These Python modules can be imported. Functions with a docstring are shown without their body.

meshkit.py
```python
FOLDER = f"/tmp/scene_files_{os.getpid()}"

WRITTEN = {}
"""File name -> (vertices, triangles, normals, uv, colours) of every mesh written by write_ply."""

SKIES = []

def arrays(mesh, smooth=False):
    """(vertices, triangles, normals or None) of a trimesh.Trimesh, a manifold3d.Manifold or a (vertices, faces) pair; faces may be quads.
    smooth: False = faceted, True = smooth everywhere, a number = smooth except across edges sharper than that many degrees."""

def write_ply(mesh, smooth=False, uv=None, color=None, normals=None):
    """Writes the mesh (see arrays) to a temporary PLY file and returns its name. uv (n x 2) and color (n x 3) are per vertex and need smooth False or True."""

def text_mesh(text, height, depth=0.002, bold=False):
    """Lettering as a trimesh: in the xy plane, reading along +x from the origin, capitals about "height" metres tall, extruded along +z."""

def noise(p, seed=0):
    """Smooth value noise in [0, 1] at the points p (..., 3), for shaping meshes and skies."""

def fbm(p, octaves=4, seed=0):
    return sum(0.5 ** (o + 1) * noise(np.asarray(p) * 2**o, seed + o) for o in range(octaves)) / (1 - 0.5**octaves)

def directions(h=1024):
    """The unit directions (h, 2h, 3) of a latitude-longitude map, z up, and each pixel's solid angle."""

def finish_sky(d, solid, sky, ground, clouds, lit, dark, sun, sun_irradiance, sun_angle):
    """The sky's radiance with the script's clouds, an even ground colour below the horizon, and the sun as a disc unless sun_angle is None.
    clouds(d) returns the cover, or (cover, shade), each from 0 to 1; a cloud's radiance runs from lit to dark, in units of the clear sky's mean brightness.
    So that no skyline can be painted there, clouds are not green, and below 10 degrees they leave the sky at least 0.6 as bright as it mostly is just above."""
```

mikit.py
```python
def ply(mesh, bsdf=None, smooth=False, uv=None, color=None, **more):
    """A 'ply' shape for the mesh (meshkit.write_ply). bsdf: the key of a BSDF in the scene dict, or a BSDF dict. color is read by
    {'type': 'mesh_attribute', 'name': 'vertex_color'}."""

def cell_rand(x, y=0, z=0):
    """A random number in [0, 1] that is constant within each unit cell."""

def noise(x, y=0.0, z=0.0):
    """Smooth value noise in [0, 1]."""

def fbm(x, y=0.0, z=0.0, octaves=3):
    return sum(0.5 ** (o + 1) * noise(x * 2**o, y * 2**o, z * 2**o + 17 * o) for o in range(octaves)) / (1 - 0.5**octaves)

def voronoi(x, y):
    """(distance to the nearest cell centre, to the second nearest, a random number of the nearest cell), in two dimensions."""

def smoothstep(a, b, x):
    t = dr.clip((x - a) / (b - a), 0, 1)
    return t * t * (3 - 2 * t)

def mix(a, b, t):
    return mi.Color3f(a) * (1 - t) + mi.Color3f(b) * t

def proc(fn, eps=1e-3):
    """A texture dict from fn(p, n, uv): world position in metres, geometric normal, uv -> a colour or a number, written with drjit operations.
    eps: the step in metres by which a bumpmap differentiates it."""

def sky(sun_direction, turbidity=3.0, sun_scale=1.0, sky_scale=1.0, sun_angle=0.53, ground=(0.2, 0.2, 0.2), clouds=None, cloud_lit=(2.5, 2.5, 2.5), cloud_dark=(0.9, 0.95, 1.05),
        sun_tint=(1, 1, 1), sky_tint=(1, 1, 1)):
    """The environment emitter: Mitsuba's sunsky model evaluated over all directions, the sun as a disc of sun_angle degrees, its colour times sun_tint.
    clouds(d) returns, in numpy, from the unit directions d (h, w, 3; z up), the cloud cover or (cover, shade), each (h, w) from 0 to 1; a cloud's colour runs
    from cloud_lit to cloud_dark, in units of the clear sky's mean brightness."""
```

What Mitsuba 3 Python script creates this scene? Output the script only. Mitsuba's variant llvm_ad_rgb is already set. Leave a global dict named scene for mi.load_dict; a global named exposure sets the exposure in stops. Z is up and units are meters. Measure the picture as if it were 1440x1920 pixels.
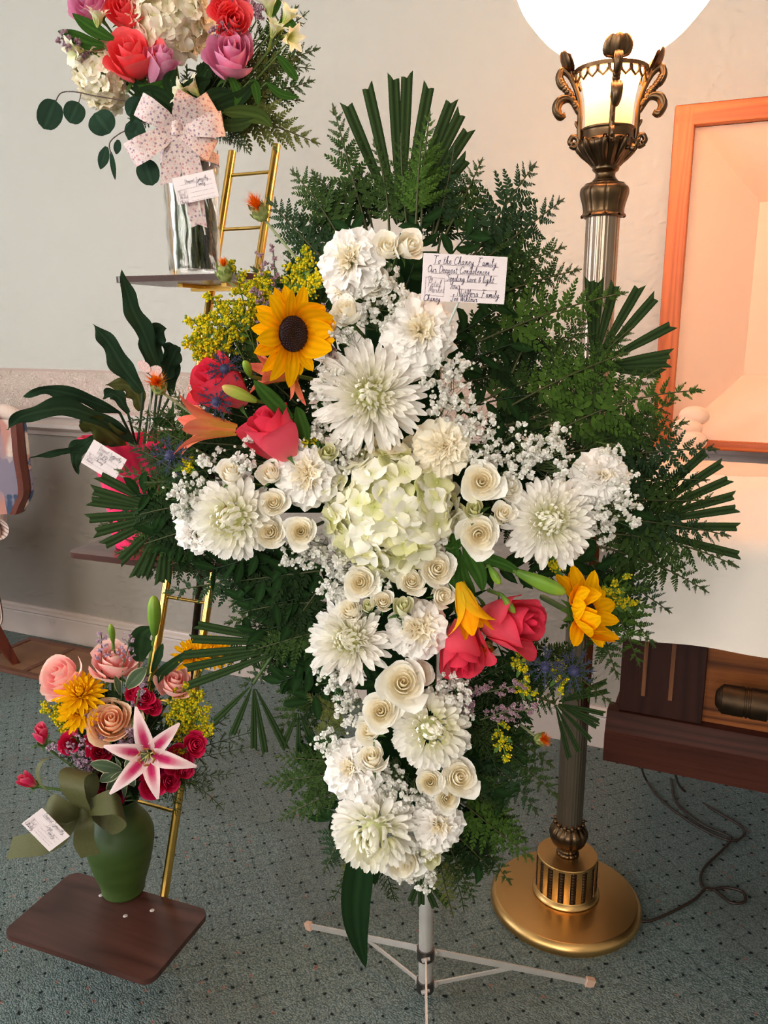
import math, numpy as np, trimesh, mitsuba as mi, drjit as dr, mikit, meshkit
from mikit import proc, noise, fbm, voronoi, cell_rand, smoothstep
A = np.array
PI = math.pi
# ---------------------------------------------------------------- camera
W, HH, FPX = 1440, 1920, 1520.0
CAMH, PITCH = 1.12, math.radians(12.6)
CP, SP = math.cos(PITCH), math.sin(PITCH)
CAM = A([0, 0, CAMH]); RIGHT = A([1., 0, 0]); UP = A([0, SP, CP]); FWD = A([0, CP, -SP])
T = mi.ScalarTransform4f
scene, labels = {}, {}
scene['camera'] = {'type': 'perspective', 'fov': math.degrees(2 * math.atan(W / 2 / FPX)), 'fov_axis': 'x', 'near_clip': 0.05,
                   'to_world': T().look_at(origin=CAM.tolist(), target=(CAM + FWD).tolist(), up=[0, 0, 1])}
exposure = 0.22
DAY_SIDE = (8.3, 8.8, 9.9)      # the cooler sky seen by the side window
DAY = (7.7, 7.3, 6.7)          # the daylight in the windows behind the viewer
CEIL_LIGHT = (4.4, 3.7, 2.9)    # the ceiling fixtures
LAMP = (21.0, 10.0, 4.6)         # the torchiere's frosted bowl
BULB = (60.0, 29.0, 10.0)
# ---------------------------------------------------------------- helpers
rng = np.random.default_rng(7)
def ray(x, y):
    xc, yc = (x - 720) / FPX, -(y - 960) / FPX
    return FWD + xc * RIGHT + yc * UP
def at(x, y, Y): d = ray(x, y); return CAM + d * (Y / d[1])
def atz(x, y, z): d = ray(x, y); return CAM + d * ((z - CAMH) / d[2])
def pxm(p): return float((A(p) - CAM) @ FWD) / FPX       # metres per pixel at p
def nrm(v): v = A(v, float); return v / max(np.linalg.norm(v), 1e-12)
def col(r, g=None, b=None):
    if g is None: r, g, b = r
    c = A([r, g, b], float) / 255
    return np.where(c < .04045, c / 12.92, ((c + .055) / 1.055) ** 2.4)
def rgb(*c): return {'type': 'rgb', 'value': col(*c).tolist()}
def sstep(a, b, x): t = np.clip((x - a) / (b - a), 0, 1); return t * t * (3 - 2 * t)
def _c3(a): return a if isinstance(a, mi.Color3f) else mi.Color3f(*[float(x) for x in a])
def mix(a, b, t): return _c3(a) * (1 - t) + _c3(b) * t
_used = {}
def numbered(name):
    n = _used.get(name, 0); _used[name] = n + 1
    return name if n == 0 else f'{name}_{n:03d}'
def say(key, label=None, cat=None, group=None, kind=None):
    d = labels.setdefault(key, {})
    for a, b in (('label', label), ('category', cat), ('group', group), ('kind', kind)):
        if b: d[a] = b
def thing(name, label, cat, group=None):
    key = numbered(name); say(key, label, cat, group); return key
def put(name, shape, M=None, parent=None, label=None, kind=None):
    key = numbered((parent + '__' if parent else '') + name)
    d = dict(shape)
    if M is not None: d['to_world'] = T(np.asarray(M, float).tolist())
    scene[key] = d
    if label or kind: say(key, label, None, None, kind)
    return key
def frame(p, Z, roll=0., s=1.):
    Z = nrm(Z); X = np.cross(UP if abs(Z @ UP) < .95 else FWD, Z); X = nrm(X); Y = np.cross(Z, X)
    c, q = math.cos(roll), math.sin(roll)
    M = np.eye(4); s = np.broadcast_to(s, 3)
    M[:3, 0] = (X * c + Y * q) * s[0]; M[:3, 1] = (Y * c - X * q) * s[1]; M[:3, 2] = Z * s[2]; M[:3, 3] = p
    return M
def axes(p, X, Y, Z, s=1.):
    M = np.eye(4); M[:3, 0], M[:3, 1], M[:3, 2], M[:3, 3] = A(X) * s, A(Y) * s, A(Z) * s, p
    return M
def facing(p, tx=0., ty=0.): return nrm(nrm(CAM - A(p)) + tx * RIGHT + ty * UP)
class G:                                                     # collects pieces of ONE mesh
    def __init__(s): s.v, s.f, s.c, s.u, s.n = [], [], [], [], 0
    def add(s, V, F, C=None, U=None):
        V = np.asarray(V, float).reshape(-1, 3); F = np.asarray(F, int)
        if F.shape[1] == 4: F = np.vstack([F[:, [0, 1, 2]], F[:, [0, 2, 3]]])
        s.v.append(V); s.f.append(F + s.n); s.n += len(V)
        s.c.append(np.broadcast_to(A([.5, .5, .5]) if C is None else C, V.shape).reshape(-1, 3))
        s.u.append(np.zeros((len(V), 2)) if U is None else np.asarray(U).reshape(-1, 2)); return s
    def tm(s, m, C=None, M=None):
        V = np.array(m.vertices)
        if M is not None: V = V @ M[:3, :3].T + M[:3, 3]
        return s.add(V, m.faces, C)
    def sheet(s, P, C=None, close=False, U=None):
        nu, nv = P.shape[:2]
        i, j = np.meshgrid(np.arange(nu - 1), np.arange(nv if close else nv - 1), indexing='ij')
        k = (j + 1) % nv
        F = np.stack([i * nv + j, i * nv + k, (i + 1) * nv + k, (i + 1) * nv + j], -1).reshape(-1, 4)
        if C is not None: C = np.broadcast_to(C, P.shape).reshape(-1, 3)
        return s.add(P.reshape(-1, 3), F, C, U)
    def tube(s, pts, r, C=None, k=6, caps=True):
        pts = A(pts, float); n = len(pts); r = np.broadcast_to(r, n)
        tg = np.gradient(pts, axis=0); tg /= np.linalg.norm(tg, axis=1, keepdims=True) + 1e-12
        x = np.cross(tg[0], [0, 0, 1] if abs(tg[0][2]) < .9 else [1, 0, 0]); rings = []
        a = np.arange(k) * 2 * PI / k
        for q in range(n):
            x = nrm(x - tg[q] * (x @ tg[q])); y = np.cross(tg[q], x)
            rings.append(pts[q] + r[q] * (np.cos(a)[:, None] * x + np.sin(a)[:, None] * y))
        P = np.stack(rings)
        if caps: P = np.concatenate([np.repeat(pts[:1, None], k, 1), P, np.repeat(pts[-1:, None], k, 1)])
        if C is not None and np.ndim(C) == 2: C = (np.concatenate([C[:1], C, C[-1:]]) if caps else C)[:, None, :]
        return s.sheet(P, C, close=True)
    def lathe(s, prof, k=48, C=None, wob=None):
        prof = A(prof, float); a = np.arange(k) * 2 * PI / k
        r = prof[:, :1] * np.ones(k)
        if wob is not None: r = r * wob(a, prof[:, 1:2])
        P = np.stack([r * np.cos(a), r * np.sin(a), np.broadcast_to(prof[:, 1:2], r.shape)], -1)
        return s.sheet(P[:, ::-1] if False else P, C, close=True)
    def box(s, lo, hi, C=None, bev=0.):
        lo, hi = A(lo, float), A(hi, float)
        m = trimesh.creation.box(hi - lo) if not bev else rbox(hi - lo, bev)
        return s.tm(m.apply_translation((lo + hi) / 2), C)
    def mesh(s): return np.vstack(s.v), np.vstack(s.f)
    def ply(s, bsdf, smooth=True, color=True, uv=False, M=None, **kw):
        V, F = s.mesh()
        if M is not None: V = V @ M[:3, :3].T + M[:3, 3]
        if smooth is True or smooth is False:
            return mikit.ply((V, F), bsdf, smooth, uv=rowcode(np.vstack(s.c)) if color else np.vstack(s.u) if uv else None, **kw)
        return mikit.ply((V, F), bsdf, smooth, **kw)
def rbox(e, b):
    import manifold3d as m3
    e = A(e) / 2 - b
    pts = [A([x, y, z]) * e + d * b for x in (-1, 1) for y in (-1, 1) for z in (-1, 1) for d in
           [A([x, 0, 0.]), A([0, y, 0.]), A([0, 0, z * 1.]), A([x, y, 0]) * .7071, A([x, 0, z]) * .7071, A([0, y, z]) * .7071, A([x, y, z]) * .5774]]
    m = m3.Manifold.hull_points(np.array(pts)).to_mesh()
    return trimesh.Trimesh(m.vert_properties[:, :3], m.tri_verts, process=False)
def sheetfn(nu, nv, fn, cf, g=None):
    u, v = np.meshgrid(np.linspace(0, 1, nu), np.linspace(-1, 1, nv), indexing='ij')
    P = np.stack(np.broadcast_arrays(*fn(u, v)), -1); C = cf(u[..., None], v[..., None]) * np.ones(3)
    return (g or G()).sheet(P, C)
def lerp(a, b, t): return A(a) * (1 - t) + A(b) * t
def bez(p0, p1, p2, n=8):
    t = np.linspace(0, 1, n)[:, None]; return (1 - t) ** 2 * A(p0) + 2 * t * (1 - t) * A(p1) + t * t * A(p2)
def catmull(P, n=8):
    P = A(P, float); Q = np.vstack([2 * P[0] - P[1], P, 2 * P[-1] - P[-2]]); out = []
    t = np.linspace(0, 1, n, endpoint=False)[:, None]
    for i in range(1, len(Q) - 2):
        a, b, c, d = Q[i - 1:i + 3]
        out.append(.5 * (2 * b + (c - a) * t + (2 * a - 5 * b + 4 * c - d) * t ** 2 + (3 * b - a - 3 * c + d) * t ** 3))
    return np.vstack(out + [P[-1:]])
# ---------------------------------------------------------------- materials
# a mesh's own colours: its vertices' colours lie in a plane of colour space, kept as one row (origin and two directions); uv says where in it a point is
ROWS, _rowid, _tab = [], {}, []
def rowcode(C):
    C = np.asarray(C, float); c0 = C.mean(0); D = C - c0
    w, E = np.linalg.eigh(D.T @ D); e1, e2 = E[:, 2], E[:, 1]
    t1, t2 = D @ e1, D @ e2; a1, b1, a2, b2 = t1.min(), np.ptp(t1), t2.min(), np.ptp(t2)
    row = np.concatenate([c0 + a1 * e1 + a2 * e2, e1 * b1, e2 * b2]).round(5); k = row.tobytes()
    if k not in _rowid: _rowid[k] = len(ROWS); ROWS.append(row)
    return np.stack([t1 * 0 if b1 < 1e-6 else (t1 - a1) / b1, _rowid[k] + .1 + .8 * (t2 * 0 if b2 < 1e-6 else (t2 - a2) / b2)], 1)
def own_colour(p, n, uv):
    if len(_tab) != 1 + len(ROWS): _tab[:] = [mi.Float(np.concatenate(ROWS).astype(np.float32))] + [0] * len(ROWS)
    r = dr.clip(dr.floor(uv.y), 0, len(ROWS) - 1); t2 = dr.clip((uv.y - r - .1) / .8, 0, 1); t1 = dr.clip(uv.x, 0, 1); i = mi.UInt32(r) * 9
    g = lambda j: dr.gather(mi.Float, _tab[0], i + j)
    return mi.Color3f(*[dr.clip(g(j) + t1 * g(j + 3) + t2 * g(j + 6), 0, 1) for j in range(3)])
VC = proc(own_colour)
def two(d): return {'type': 'twosided', 'b': d}
scene['mat_petal'] = {'type': 'principledthin', 'base_color': VC, 'roughness': .6, 'diff_trans': .32, 'spec_trans': 0., 'eta': 1.3}
scene['mat_leaf'] = {'type': 'principledthin', 'base_color': VC, 'roughness': .42, 'diff_trans': .30, 'spec_trans': 0., 'eta': 1.4}
scene['mat_stem'] = two({'type': 'principled', 'base_color': VC, 'roughness': .55, 'specular': .3})
scene['mat_paint'] = two({'type': 'principled', 'base_color': VC, 'roughness': .5, 'specular': .4})
# ---------------------------------------------------------------- the room (a along the wall, b out from it)
WU, WN, W0 = A([.916, -.402, 0]), A([.402, .916, 0]), A([.578, 2.06, 0])
WU, WN = nrm(WU), nrm(WN)
def room(a, b, z): return W0 + a * WU - b * WN + A([0, 0, z])
RM = np.eye(4); RM[:3, 0], RM[:3, 1], RM[:3, 2], RM[:3, 3] = WU, -WN, [0, 0, 1], W0     # left-handed: a, b, z
def rbx(lo, hi, bev=0.):                                     # a box in room coordinates, winding repaired
    g = G().box(lo, hi, None, bev); V, F = g.mesh()
    return V @ RM[:3, :3].T + RM[:3, 3], F[:, ::-1]
def strip(prof, a0, a1):                                     # a profile (b, z) drawn along the wall
    P = np.stack([[[a0, b, z], [a1, b, z]] for b, z in prof]); V = P.reshape(-1, 3); n = len(prof)
    F = A([[2 * i, 2 * i + 1, 2 * i + 3, 2 * i + 2] for i in range(n - 1)])
    return V @ RM[:3, :3].T + RM[:3, 3], F
def roomab(p):
    dx, dy = p.x - float(W0[0]), p.y - float(W0[1])
    return dx * float(WU[0]) + dy * float(WU[1]), -(dx * float(WN[0]) + dy * float(WN[1]))
def plaster_bump(p, n, uv):
    a, b = roomab(p)
    return 0.0013 * smoothstep(.42, .75, fbm(a * 42 + 3 * noise(a * 14, b, p.z * 14), b * 36, p.z * 56, 3)) + .0012 * noise(a * 150, b * 150, p.z * 150)
def plaster(c, d):
    t = proc(lambda p, n, uv: mix((c), (d), fbm(p.x * 2.2, p.y * 2.2, p.z * 3, 3)))
    return two({'type': 'bumpmap', 'arbitrary': proc(plaster_bump, eps=.0012), 'scale': 1.0, 'bsdf': {'type': 'principled', 'base_color': t, 'roughness': .62, 'specular': .35}})
scene['mat_wall'] = plaster(col(186, 184, 175), col(193, 191, 182))
scene['mat_wainscot'] = plaster(col(146, 138, 129), col(156, 148, 138))
scene['mat_trim'] = two({'type': 'principled', 'base_color': rgb(186, 172, 164), 'roughness': .4, 'specular': .5})
scene['mat_white'] = two({'type': 'diffuse', 'reflectance': rgb(225, 222, 215)})
def border_col(p, n, uv):
    a, b = roomab(p); z = p.z
    v1 = fbm(a * 40 + 4 * noise(a * 30, z * 30), z * 46 + 4 * noise(a * 33, z * 33, 5.), 0., 3)
    curl = dr.abs(dr.sin(40 * v1)); leaf = smoothstep(.35, .95, curl)
    c = mix(mix(col(152, 130, 116), col(206, 190, 176), leaf), col(150, 136, 114), smoothstep(.52, .62, noise(a * 36, z * 36, 9.)) * .15)
    pink = smoothstep(.42, .6, noise(a * 14, z * 18, 2.))
    c = mix(c, col(200, 170, 162), .25 * pink)
    edge = dr.maximum(smoothstep(.982, .986, z), 1 - smoothstep(.855, .861, z))
    return mix(c, (col(176, 152, 140)), edge)
scene['mat_border'] = two({'type': 'principled', 'base_color': proc(border_col), 'roughness': .6})
RZ = .80       # chair rail height
ZB0, ZB1 = RZ + .045, .992
def struct(name, VF, m, smooth=False):
    k = put(name, mikit.ply(VF, m, smooth)); say(k, kind='structure'); return k
def carpet(p, n, uv):
    a, b = roomab(p)
    s, t = (a + b) * .7071 / .038, (a - b) * .7071 / .038
    s = s + .30 * (noise(a * 30, b * 30) - .5); t = t + .30 * (noise(a * 40, b * 40, 4.) - .5)
    fs, ft = dr.abs(s - dr.round(s)), dr.abs(t - dr.round(t))
    dot = 1 - smoothstep(.04, .12, dr.sqrt(fs * fs + ft * ft) + .06 * (noise(a * 300, b * 300) - .5))
    line = (1 - smoothstep(.02, .09, dr.minimum(fs, ft))) * .26 * smoothstep(.2, .7, noise(a * 60, b * 60, 7.))
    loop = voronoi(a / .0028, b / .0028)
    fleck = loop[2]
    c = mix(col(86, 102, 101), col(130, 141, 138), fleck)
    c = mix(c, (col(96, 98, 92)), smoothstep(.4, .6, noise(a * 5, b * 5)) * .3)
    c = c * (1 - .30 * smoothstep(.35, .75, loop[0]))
    c = mix(c, (col(150, 96, 80)), smoothstep(.994, .996, cell_rand(dr.floor(a / .006), dr.floor(b / .006))) * .6)
    c = mix(c, (col(40, 52, 52)), line)
    return mix(c, (col(16, 22, 24)), dot * .9)
def carpet_h(p, n, uv):
    a, b = roomab(p)
    return -.003 * voronoi(a / .0028, b / .0028)[0] + .003 * noise(a * 90, b * 90)
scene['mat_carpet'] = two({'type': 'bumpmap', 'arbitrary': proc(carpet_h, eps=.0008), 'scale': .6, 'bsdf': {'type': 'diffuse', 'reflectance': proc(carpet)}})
AL, AR, BB, CZ = -3.4, 3.2, 5.2, 2.6
struct('floor', rbx([AL - .1, -.1, -.1], [AR + .1, BB + .1, 0]), 'mat_carpet')
struct('ceiling', rbx([AL - .1, -.1, CZ], [AR + .1, BB + .1, CZ + .1]), 'mat_white')
struct('wall_back', rbx([AL - .1, -.12, RZ], [AR + .1, 0, CZ]), 'mat_wall')
struct('wall_back_wainscot', rbx([AL - .1, -.12, 0], [AR + .1, 0, RZ]), 'mat_wainscot')
struct('wall_left', rbx([AL - .12, 0, 0], [AL, BB, CZ]), 'mat_wall')
struct('wall_right', rbx([AR, 0, 0], [AR + .12, BB, CZ]), 'mat_wall')
struct('wall_front', rbx([AL, BB, 0], [AR, BB + .12, CZ]), 'mat_wall')
struct('trim_1', strip([(.0, ZB1), (.0035, ZB1), (.0035, ZB0 - .03), (0, ZB0 - .03)], AL, AR), 'mat_border')
struct('trim_2', strip([(0, RZ + .05), (.012, RZ + .048), (.018, RZ + .03), (.011, RZ + .022), (.012, RZ + .01), (.03, RZ + .006), (.034, RZ - .006), (.026, RZ - .014), (.012, RZ - .02), (.009, RZ - .034), (0, RZ - .036)], AL, AR), 'mat_trim', 50)
struct('baseboard_back', strip([(0, .116), (.007, .115), (.010, .108), (.019, .105), (.021, .096), (.014, .089), (.017, .082), (.015, .0)], AL, AR), 'mat_trim', 50)
struct('baseboard_left', rbx([AL, 0, 0], [AL + .016, BB, .14]), 'mat_trim')
struct('baseboard_right', rbx([AR - .016, 0, 0], [AR, BB, .14]), 'mat_trim')
# windows in the walls behind the viewer, glowing with overcast daylight
wn = 0
def window(axis, c, half, z0, z1, light):
    global wn; wn += 1
    k = f'window_{wn}'; say(k, kind='structure'); t = .05
    def bx(lo, hi): return rbx(lo, hi)
    def span(x0, x1, z0, z1, d0, d1):
        return bx([AL + d0, x0, z0], [AL + d1, x1, z1]) if axis == 'l' else bx([x0, BB - d1, z0], [x1, BB - d0, z1])
    g = G()
    for q in (span(c - half - t, c + half + t, z0 - t, z0, 0, .06), span(c - half - t, c + half + t, z1, z1 + t, 0, .06),
              span(c - half - t, c - half, z0, z1, 0, .06), span(c + half, c + half + t, z0, z1, 0, .06),
              span(c - .015, c + .015, z0, z1, .01, .05), span(c - half, c + half, (z0 + z1) / 2 - .015, (z0 + z1) / 2 + .015, .01, .05)): g.add(*q)
    put('frame', mikit.ply(g.mesh(), 'mat_white'), None, k)
    for i in (0, 1):
        for j in (0, 1):
            x0 = c - half if i == 0 else c + .015; x1 = c - .015 if i == 0 else c + half; zm = (z0 + z1) / 2
            V, F = span(x0, x1, z0 if j == 0 else zm + .015, zm - .015 if j == 0 else z1, .004, .006)
            put('pane', mikit.ply((V, F), {'type': 'diffuse', 'reflectance': .1}, emitter={'type': 'area', 'radiance': {'type': 'rgb', 'value': list(light)}}), None, k)
window('l', 2.6, .75, .75, 2.3, DAY_SIDE)
window('f', -1.7, .8, .75, 2.3, DAY)
window('f', .6, .8, .75, 2.3, DAY)
for i, (a, b) in enumerate([(-1.2, 2.3), (1.3, 3.2)]):
    k = thing('ceiling_light', ('white square ceiling light above the viewer, nearer the windows on the side', 'white square ceiling light above the viewer, farther from the side window')[i], 'ceiling light')
    g = G()
    for lo, hi in (([a - .33, b - .33, CZ - .05], [a + .33, b - .3, CZ]), ([a - .33, b + .3, CZ - .05], [a + .33, b + .33, CZ]), ([a - .33, b - .3, CZ - .05], [a - .3, b + .3, CZ]), ([a + .3, b - .3, CZ - .05], [a + .33, b + .3, CZ])): g.add(*rbx(lo, hi))
    put('frame', mikit.ply(g.mesh(), 'mat_white'), None, k)
    put('diffuser', mikit.ply(rbx([a - .3, b - .3, CZ - .03], [a + .3, b + .3, CZ - .01]), {'type': 'diffuse', 'reflectance': .3}, emitter={'type': 'area', 'radiance': {'type': 'rgb', 'value': list(CEIL_LIGHT)}}), None, k)
# ---------------------------------------------------------------- torchiere
def wood(c0, c1, sc, ax, rough=.35, coat=0., seed=0., fine=1., spec=.4):
    """Grain running along the unit vector ax."""
    ax = nrm(ax); o1 = nrm(np.cross(ax, [0, 0, 1] if abs(ax[2]) < .9 else [1, 0, 0])); o2 = np.cross(ax, o1)
    d = [tuple(float(q) for q in v) for v in (ax, o1, o2)]
    def f(p, n, uv):
        a, b, c = (p.x * v[0] + p.y * v[1] + p.z * v[2] for v in d)
        b, c = b + .02 * noise(a * 3, b * 8, c * 8 + seed), c + .012 * noise(a * 4, b * 9, seed)
        rings = noise(b * sc, c * sc, a * 1.5 + seed)
        band = dr.abs(dr.sin(14 * rings))
        pore = noise(a * 18, b * 900, c * 900)
        return mix(mix(c0, c1, band * .75 + .25 * noise(a * 6, b * 160, c * 160)), c0, smoothstep(.62, .8, pore) * .35 * fine)
    return two({'type': 'principled', 'base_color': proc(f), 'roughness': rough, 'specular': spec, 'clearcoat': coat, 'clearcoat_gloss': .8})
def metal(c0, c1, rough, sc=60., m=1.):
    return two({'type': 'principled', 'base_color': proc(lambda p, n, uv: mix(c0, c1, fbm(p.x * sc, p.y * sc, p.z * sc, 2))), 'metallic': m, 'roughness': rough})
scene['mat_bronze'] = metal(col(76, 60, 46), col(124, 98, 70), .36)
scene['mat_brass'] = metal(col(206, 162, 100), col(222, 180, 118), .34, 8)
scene['mat_dark_bronze'] = metal(col(52, 42, 34), col(80, 62, 46), .5)
scene['mat_pole'] = metal(col(158, 138, 120), col(168, 148, 130), .32, 10, 1.)
scene['mat_gold_tube'] = metal(col(214, 170, 84), col(232, 190, 104), .22, 10)
scene['mat_alum'] = metal(col(196, 190, 186), col(210, 205, 200), .48, 30, .55)
LP = atz(1060, 1672, .03); LP[2] = 0
def lm(p, Z=(0, 0, 1.)): return axes(LP, [1, 0, 0], [0, 1, 0], [0, 0, 1])
lamp = thing('torchiere_lamp', 'tall bronze torchiere lamp with glowing frosted bowl and round brass base', 'floor lamp')
def lpart(name, g, mat, smooth=40, parent=None, **kw): return put(name, g.ply(mat, smooth, False, M=lm(0), **kw), None, parent or lamp)
def prof_smooth(P, n=5): return catmull(P, n)
# heights on the lamp from the photograph
def lz(y):                                                       # height on the lamp's axis that shows at pixel row y
    d = ray(1130, y); return CAMH + d[2] / d[1] * LP[1]
zs = {k: lz(v) for k, v in dict(pole=405, tulip_b=405, tulip_t=345, neck_b=338, cup_b=308, cup_m=268, cup_t=245, ring=139, bowl0=110).items()}
R0 = .147
lpart('base', G().lathe(np.vstack([[(0.0005, .0), (R0 - .006, 0)], catmull([(R0 - .006, .001), (R0, .008), (R0 - .001, .018), (R0 - .008, .026), (R0 - .016, .0275), (.09, .031), (.06, .033), (.0005, .034)], 4)]), 96), 'mat_brass', 35)
flute = lambda n, d: (lambda a, z: 1 - d * np.abs(np.cos(a * n / 2)) ** 6)
def fl(a, z): return 1 - .075 * (np.cos(a * 16) > .15) * ((z > .046) & (z < .112))
lpart('drum', G().lathe([(.0005, .034), (.0640, .034), (.0655, .037), (.064, .041), (.060, .044), (.0585, .046), (.0585, .047), (.0585, .111), (.0585, .112), (.0585, .1155), (.057, .117), (.0005, .1175)], 256, None, fl), 'mat_brass', 35)
dk = G()
for i in range(16):                                            # dark antiqued grooves, beaded
    a = (i + .5) * 2 * PI / 16 + PI / 16 * 1
    a = i * 2 * PI / 16
    for j in range(11):
        m = trimesh.creation.icosphere(1, .0056); dk.tm(m, None, axes([.0545 * math.cos(a), .0545 * math.sin(a), .050 + j * .006], [1, 0, 0], [0, 1, 0], [0, 0, 1]))
lpart('groove_bead', dk, 'mat_dark_bronze', True)
def petaled(n, d): return lambda a, z: 1 - d * np.abs(np.cos(a * n / 2)) ** 8
lpart('bulb_ornament', G().lathe(catmull([(.0005, .117), (.020, .118), (.021, .123), (.0165, .126), (.0165, .131), (.022, .134), (.033, .146), (.037, .160), (.036, .170), (.031, .178), (.026, .183), (.0255, .186)], 4), 96, None, petaled(12, .07)), 'mat_bronze', 35)
lpart('pole', G().lathe([(.0235, .178), (.0248, .18), (.0275, zs['pole'] + .005), (.024, zs['pole'] + .012)], 192, None, lambda a, z: 1 - .022 * np.abs(np.cos(a * 14))), 'mat_pole', 30)
pt = G()
for i in range(12):
    a = i * 2 * PI / 12; pt.tm(trimesh.creation.icosphere(1, .0045), None, axes([.027 * math.cos(a), .027 * math.sin(a), .187], [1, 0, 0], [0, 1, 0], [0, 0, 1]))
lpart('collar_bead', pt, 'mat_bronze', True)
def tul(a, z):
    t = (z - zs['tulip_b']) / (zs['tulip_t'] - zs['tulip_b']); return 1 - .10 * np.abs(np.cos(a * 4.5)) ** 5 * (t < .95)
zt = lambda t: zs['tulip_b'] + t * (zs['tulip_t'] - zs['tulip_b'])
tp = catmull([(.024, zt(.06)), (.0325, zt(-.05)), (.0352, zt(-.02)), (.0318, zt(.10)), (.0335, zt(.35)), (.0378, zt(.68)), (.0368, zt(.86)), (.031, zt(.97)), (.030, zt(1.02)), (.012, zt(1.06))], 5)
lpart('tulip', G().lathe(tp * A([.93, 1]), 72), 'mat_bronze', 35)
for i in range(9):                                             # its petals, with raised edges and scalloped tips
    v = np.linspace(-1, 1, 11); pr_ = tp[6:38]; aa = i * 2 * PI / 9 + v * PI / 9 * .97
    rr = pr_[:, :1] * (1 + .035 * np.cos(v * PI * .5) ** .5 + .035 * sstep(.72, .9, np.abs(v)) * sstep(1.02, .9, np.abs(v))); zz = pr_[:, 1:2] + (np.linspace(1, 0, len(pr_)) ** 6)[:, None] * .006 * v ** 4
    lpart('tulip_petal', G().sheet(np.stack([rr * np.cos(aa), rr * np.sin(aa), zz + 0 * aa], -1)), 'mat_bronze', 50)
zc = lambda t: zs['tulip_t'] + t * (zs['cup_t'] - zs['tulip_t'])
def cupw(a, z): t = (z - zs['tulip_t']) / (zs['cup_t'] - zs['tulip_t']); return 1 + .05 * np.cos(a * 12) ** 3 * ((t > .34) & (t < .8))
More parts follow.
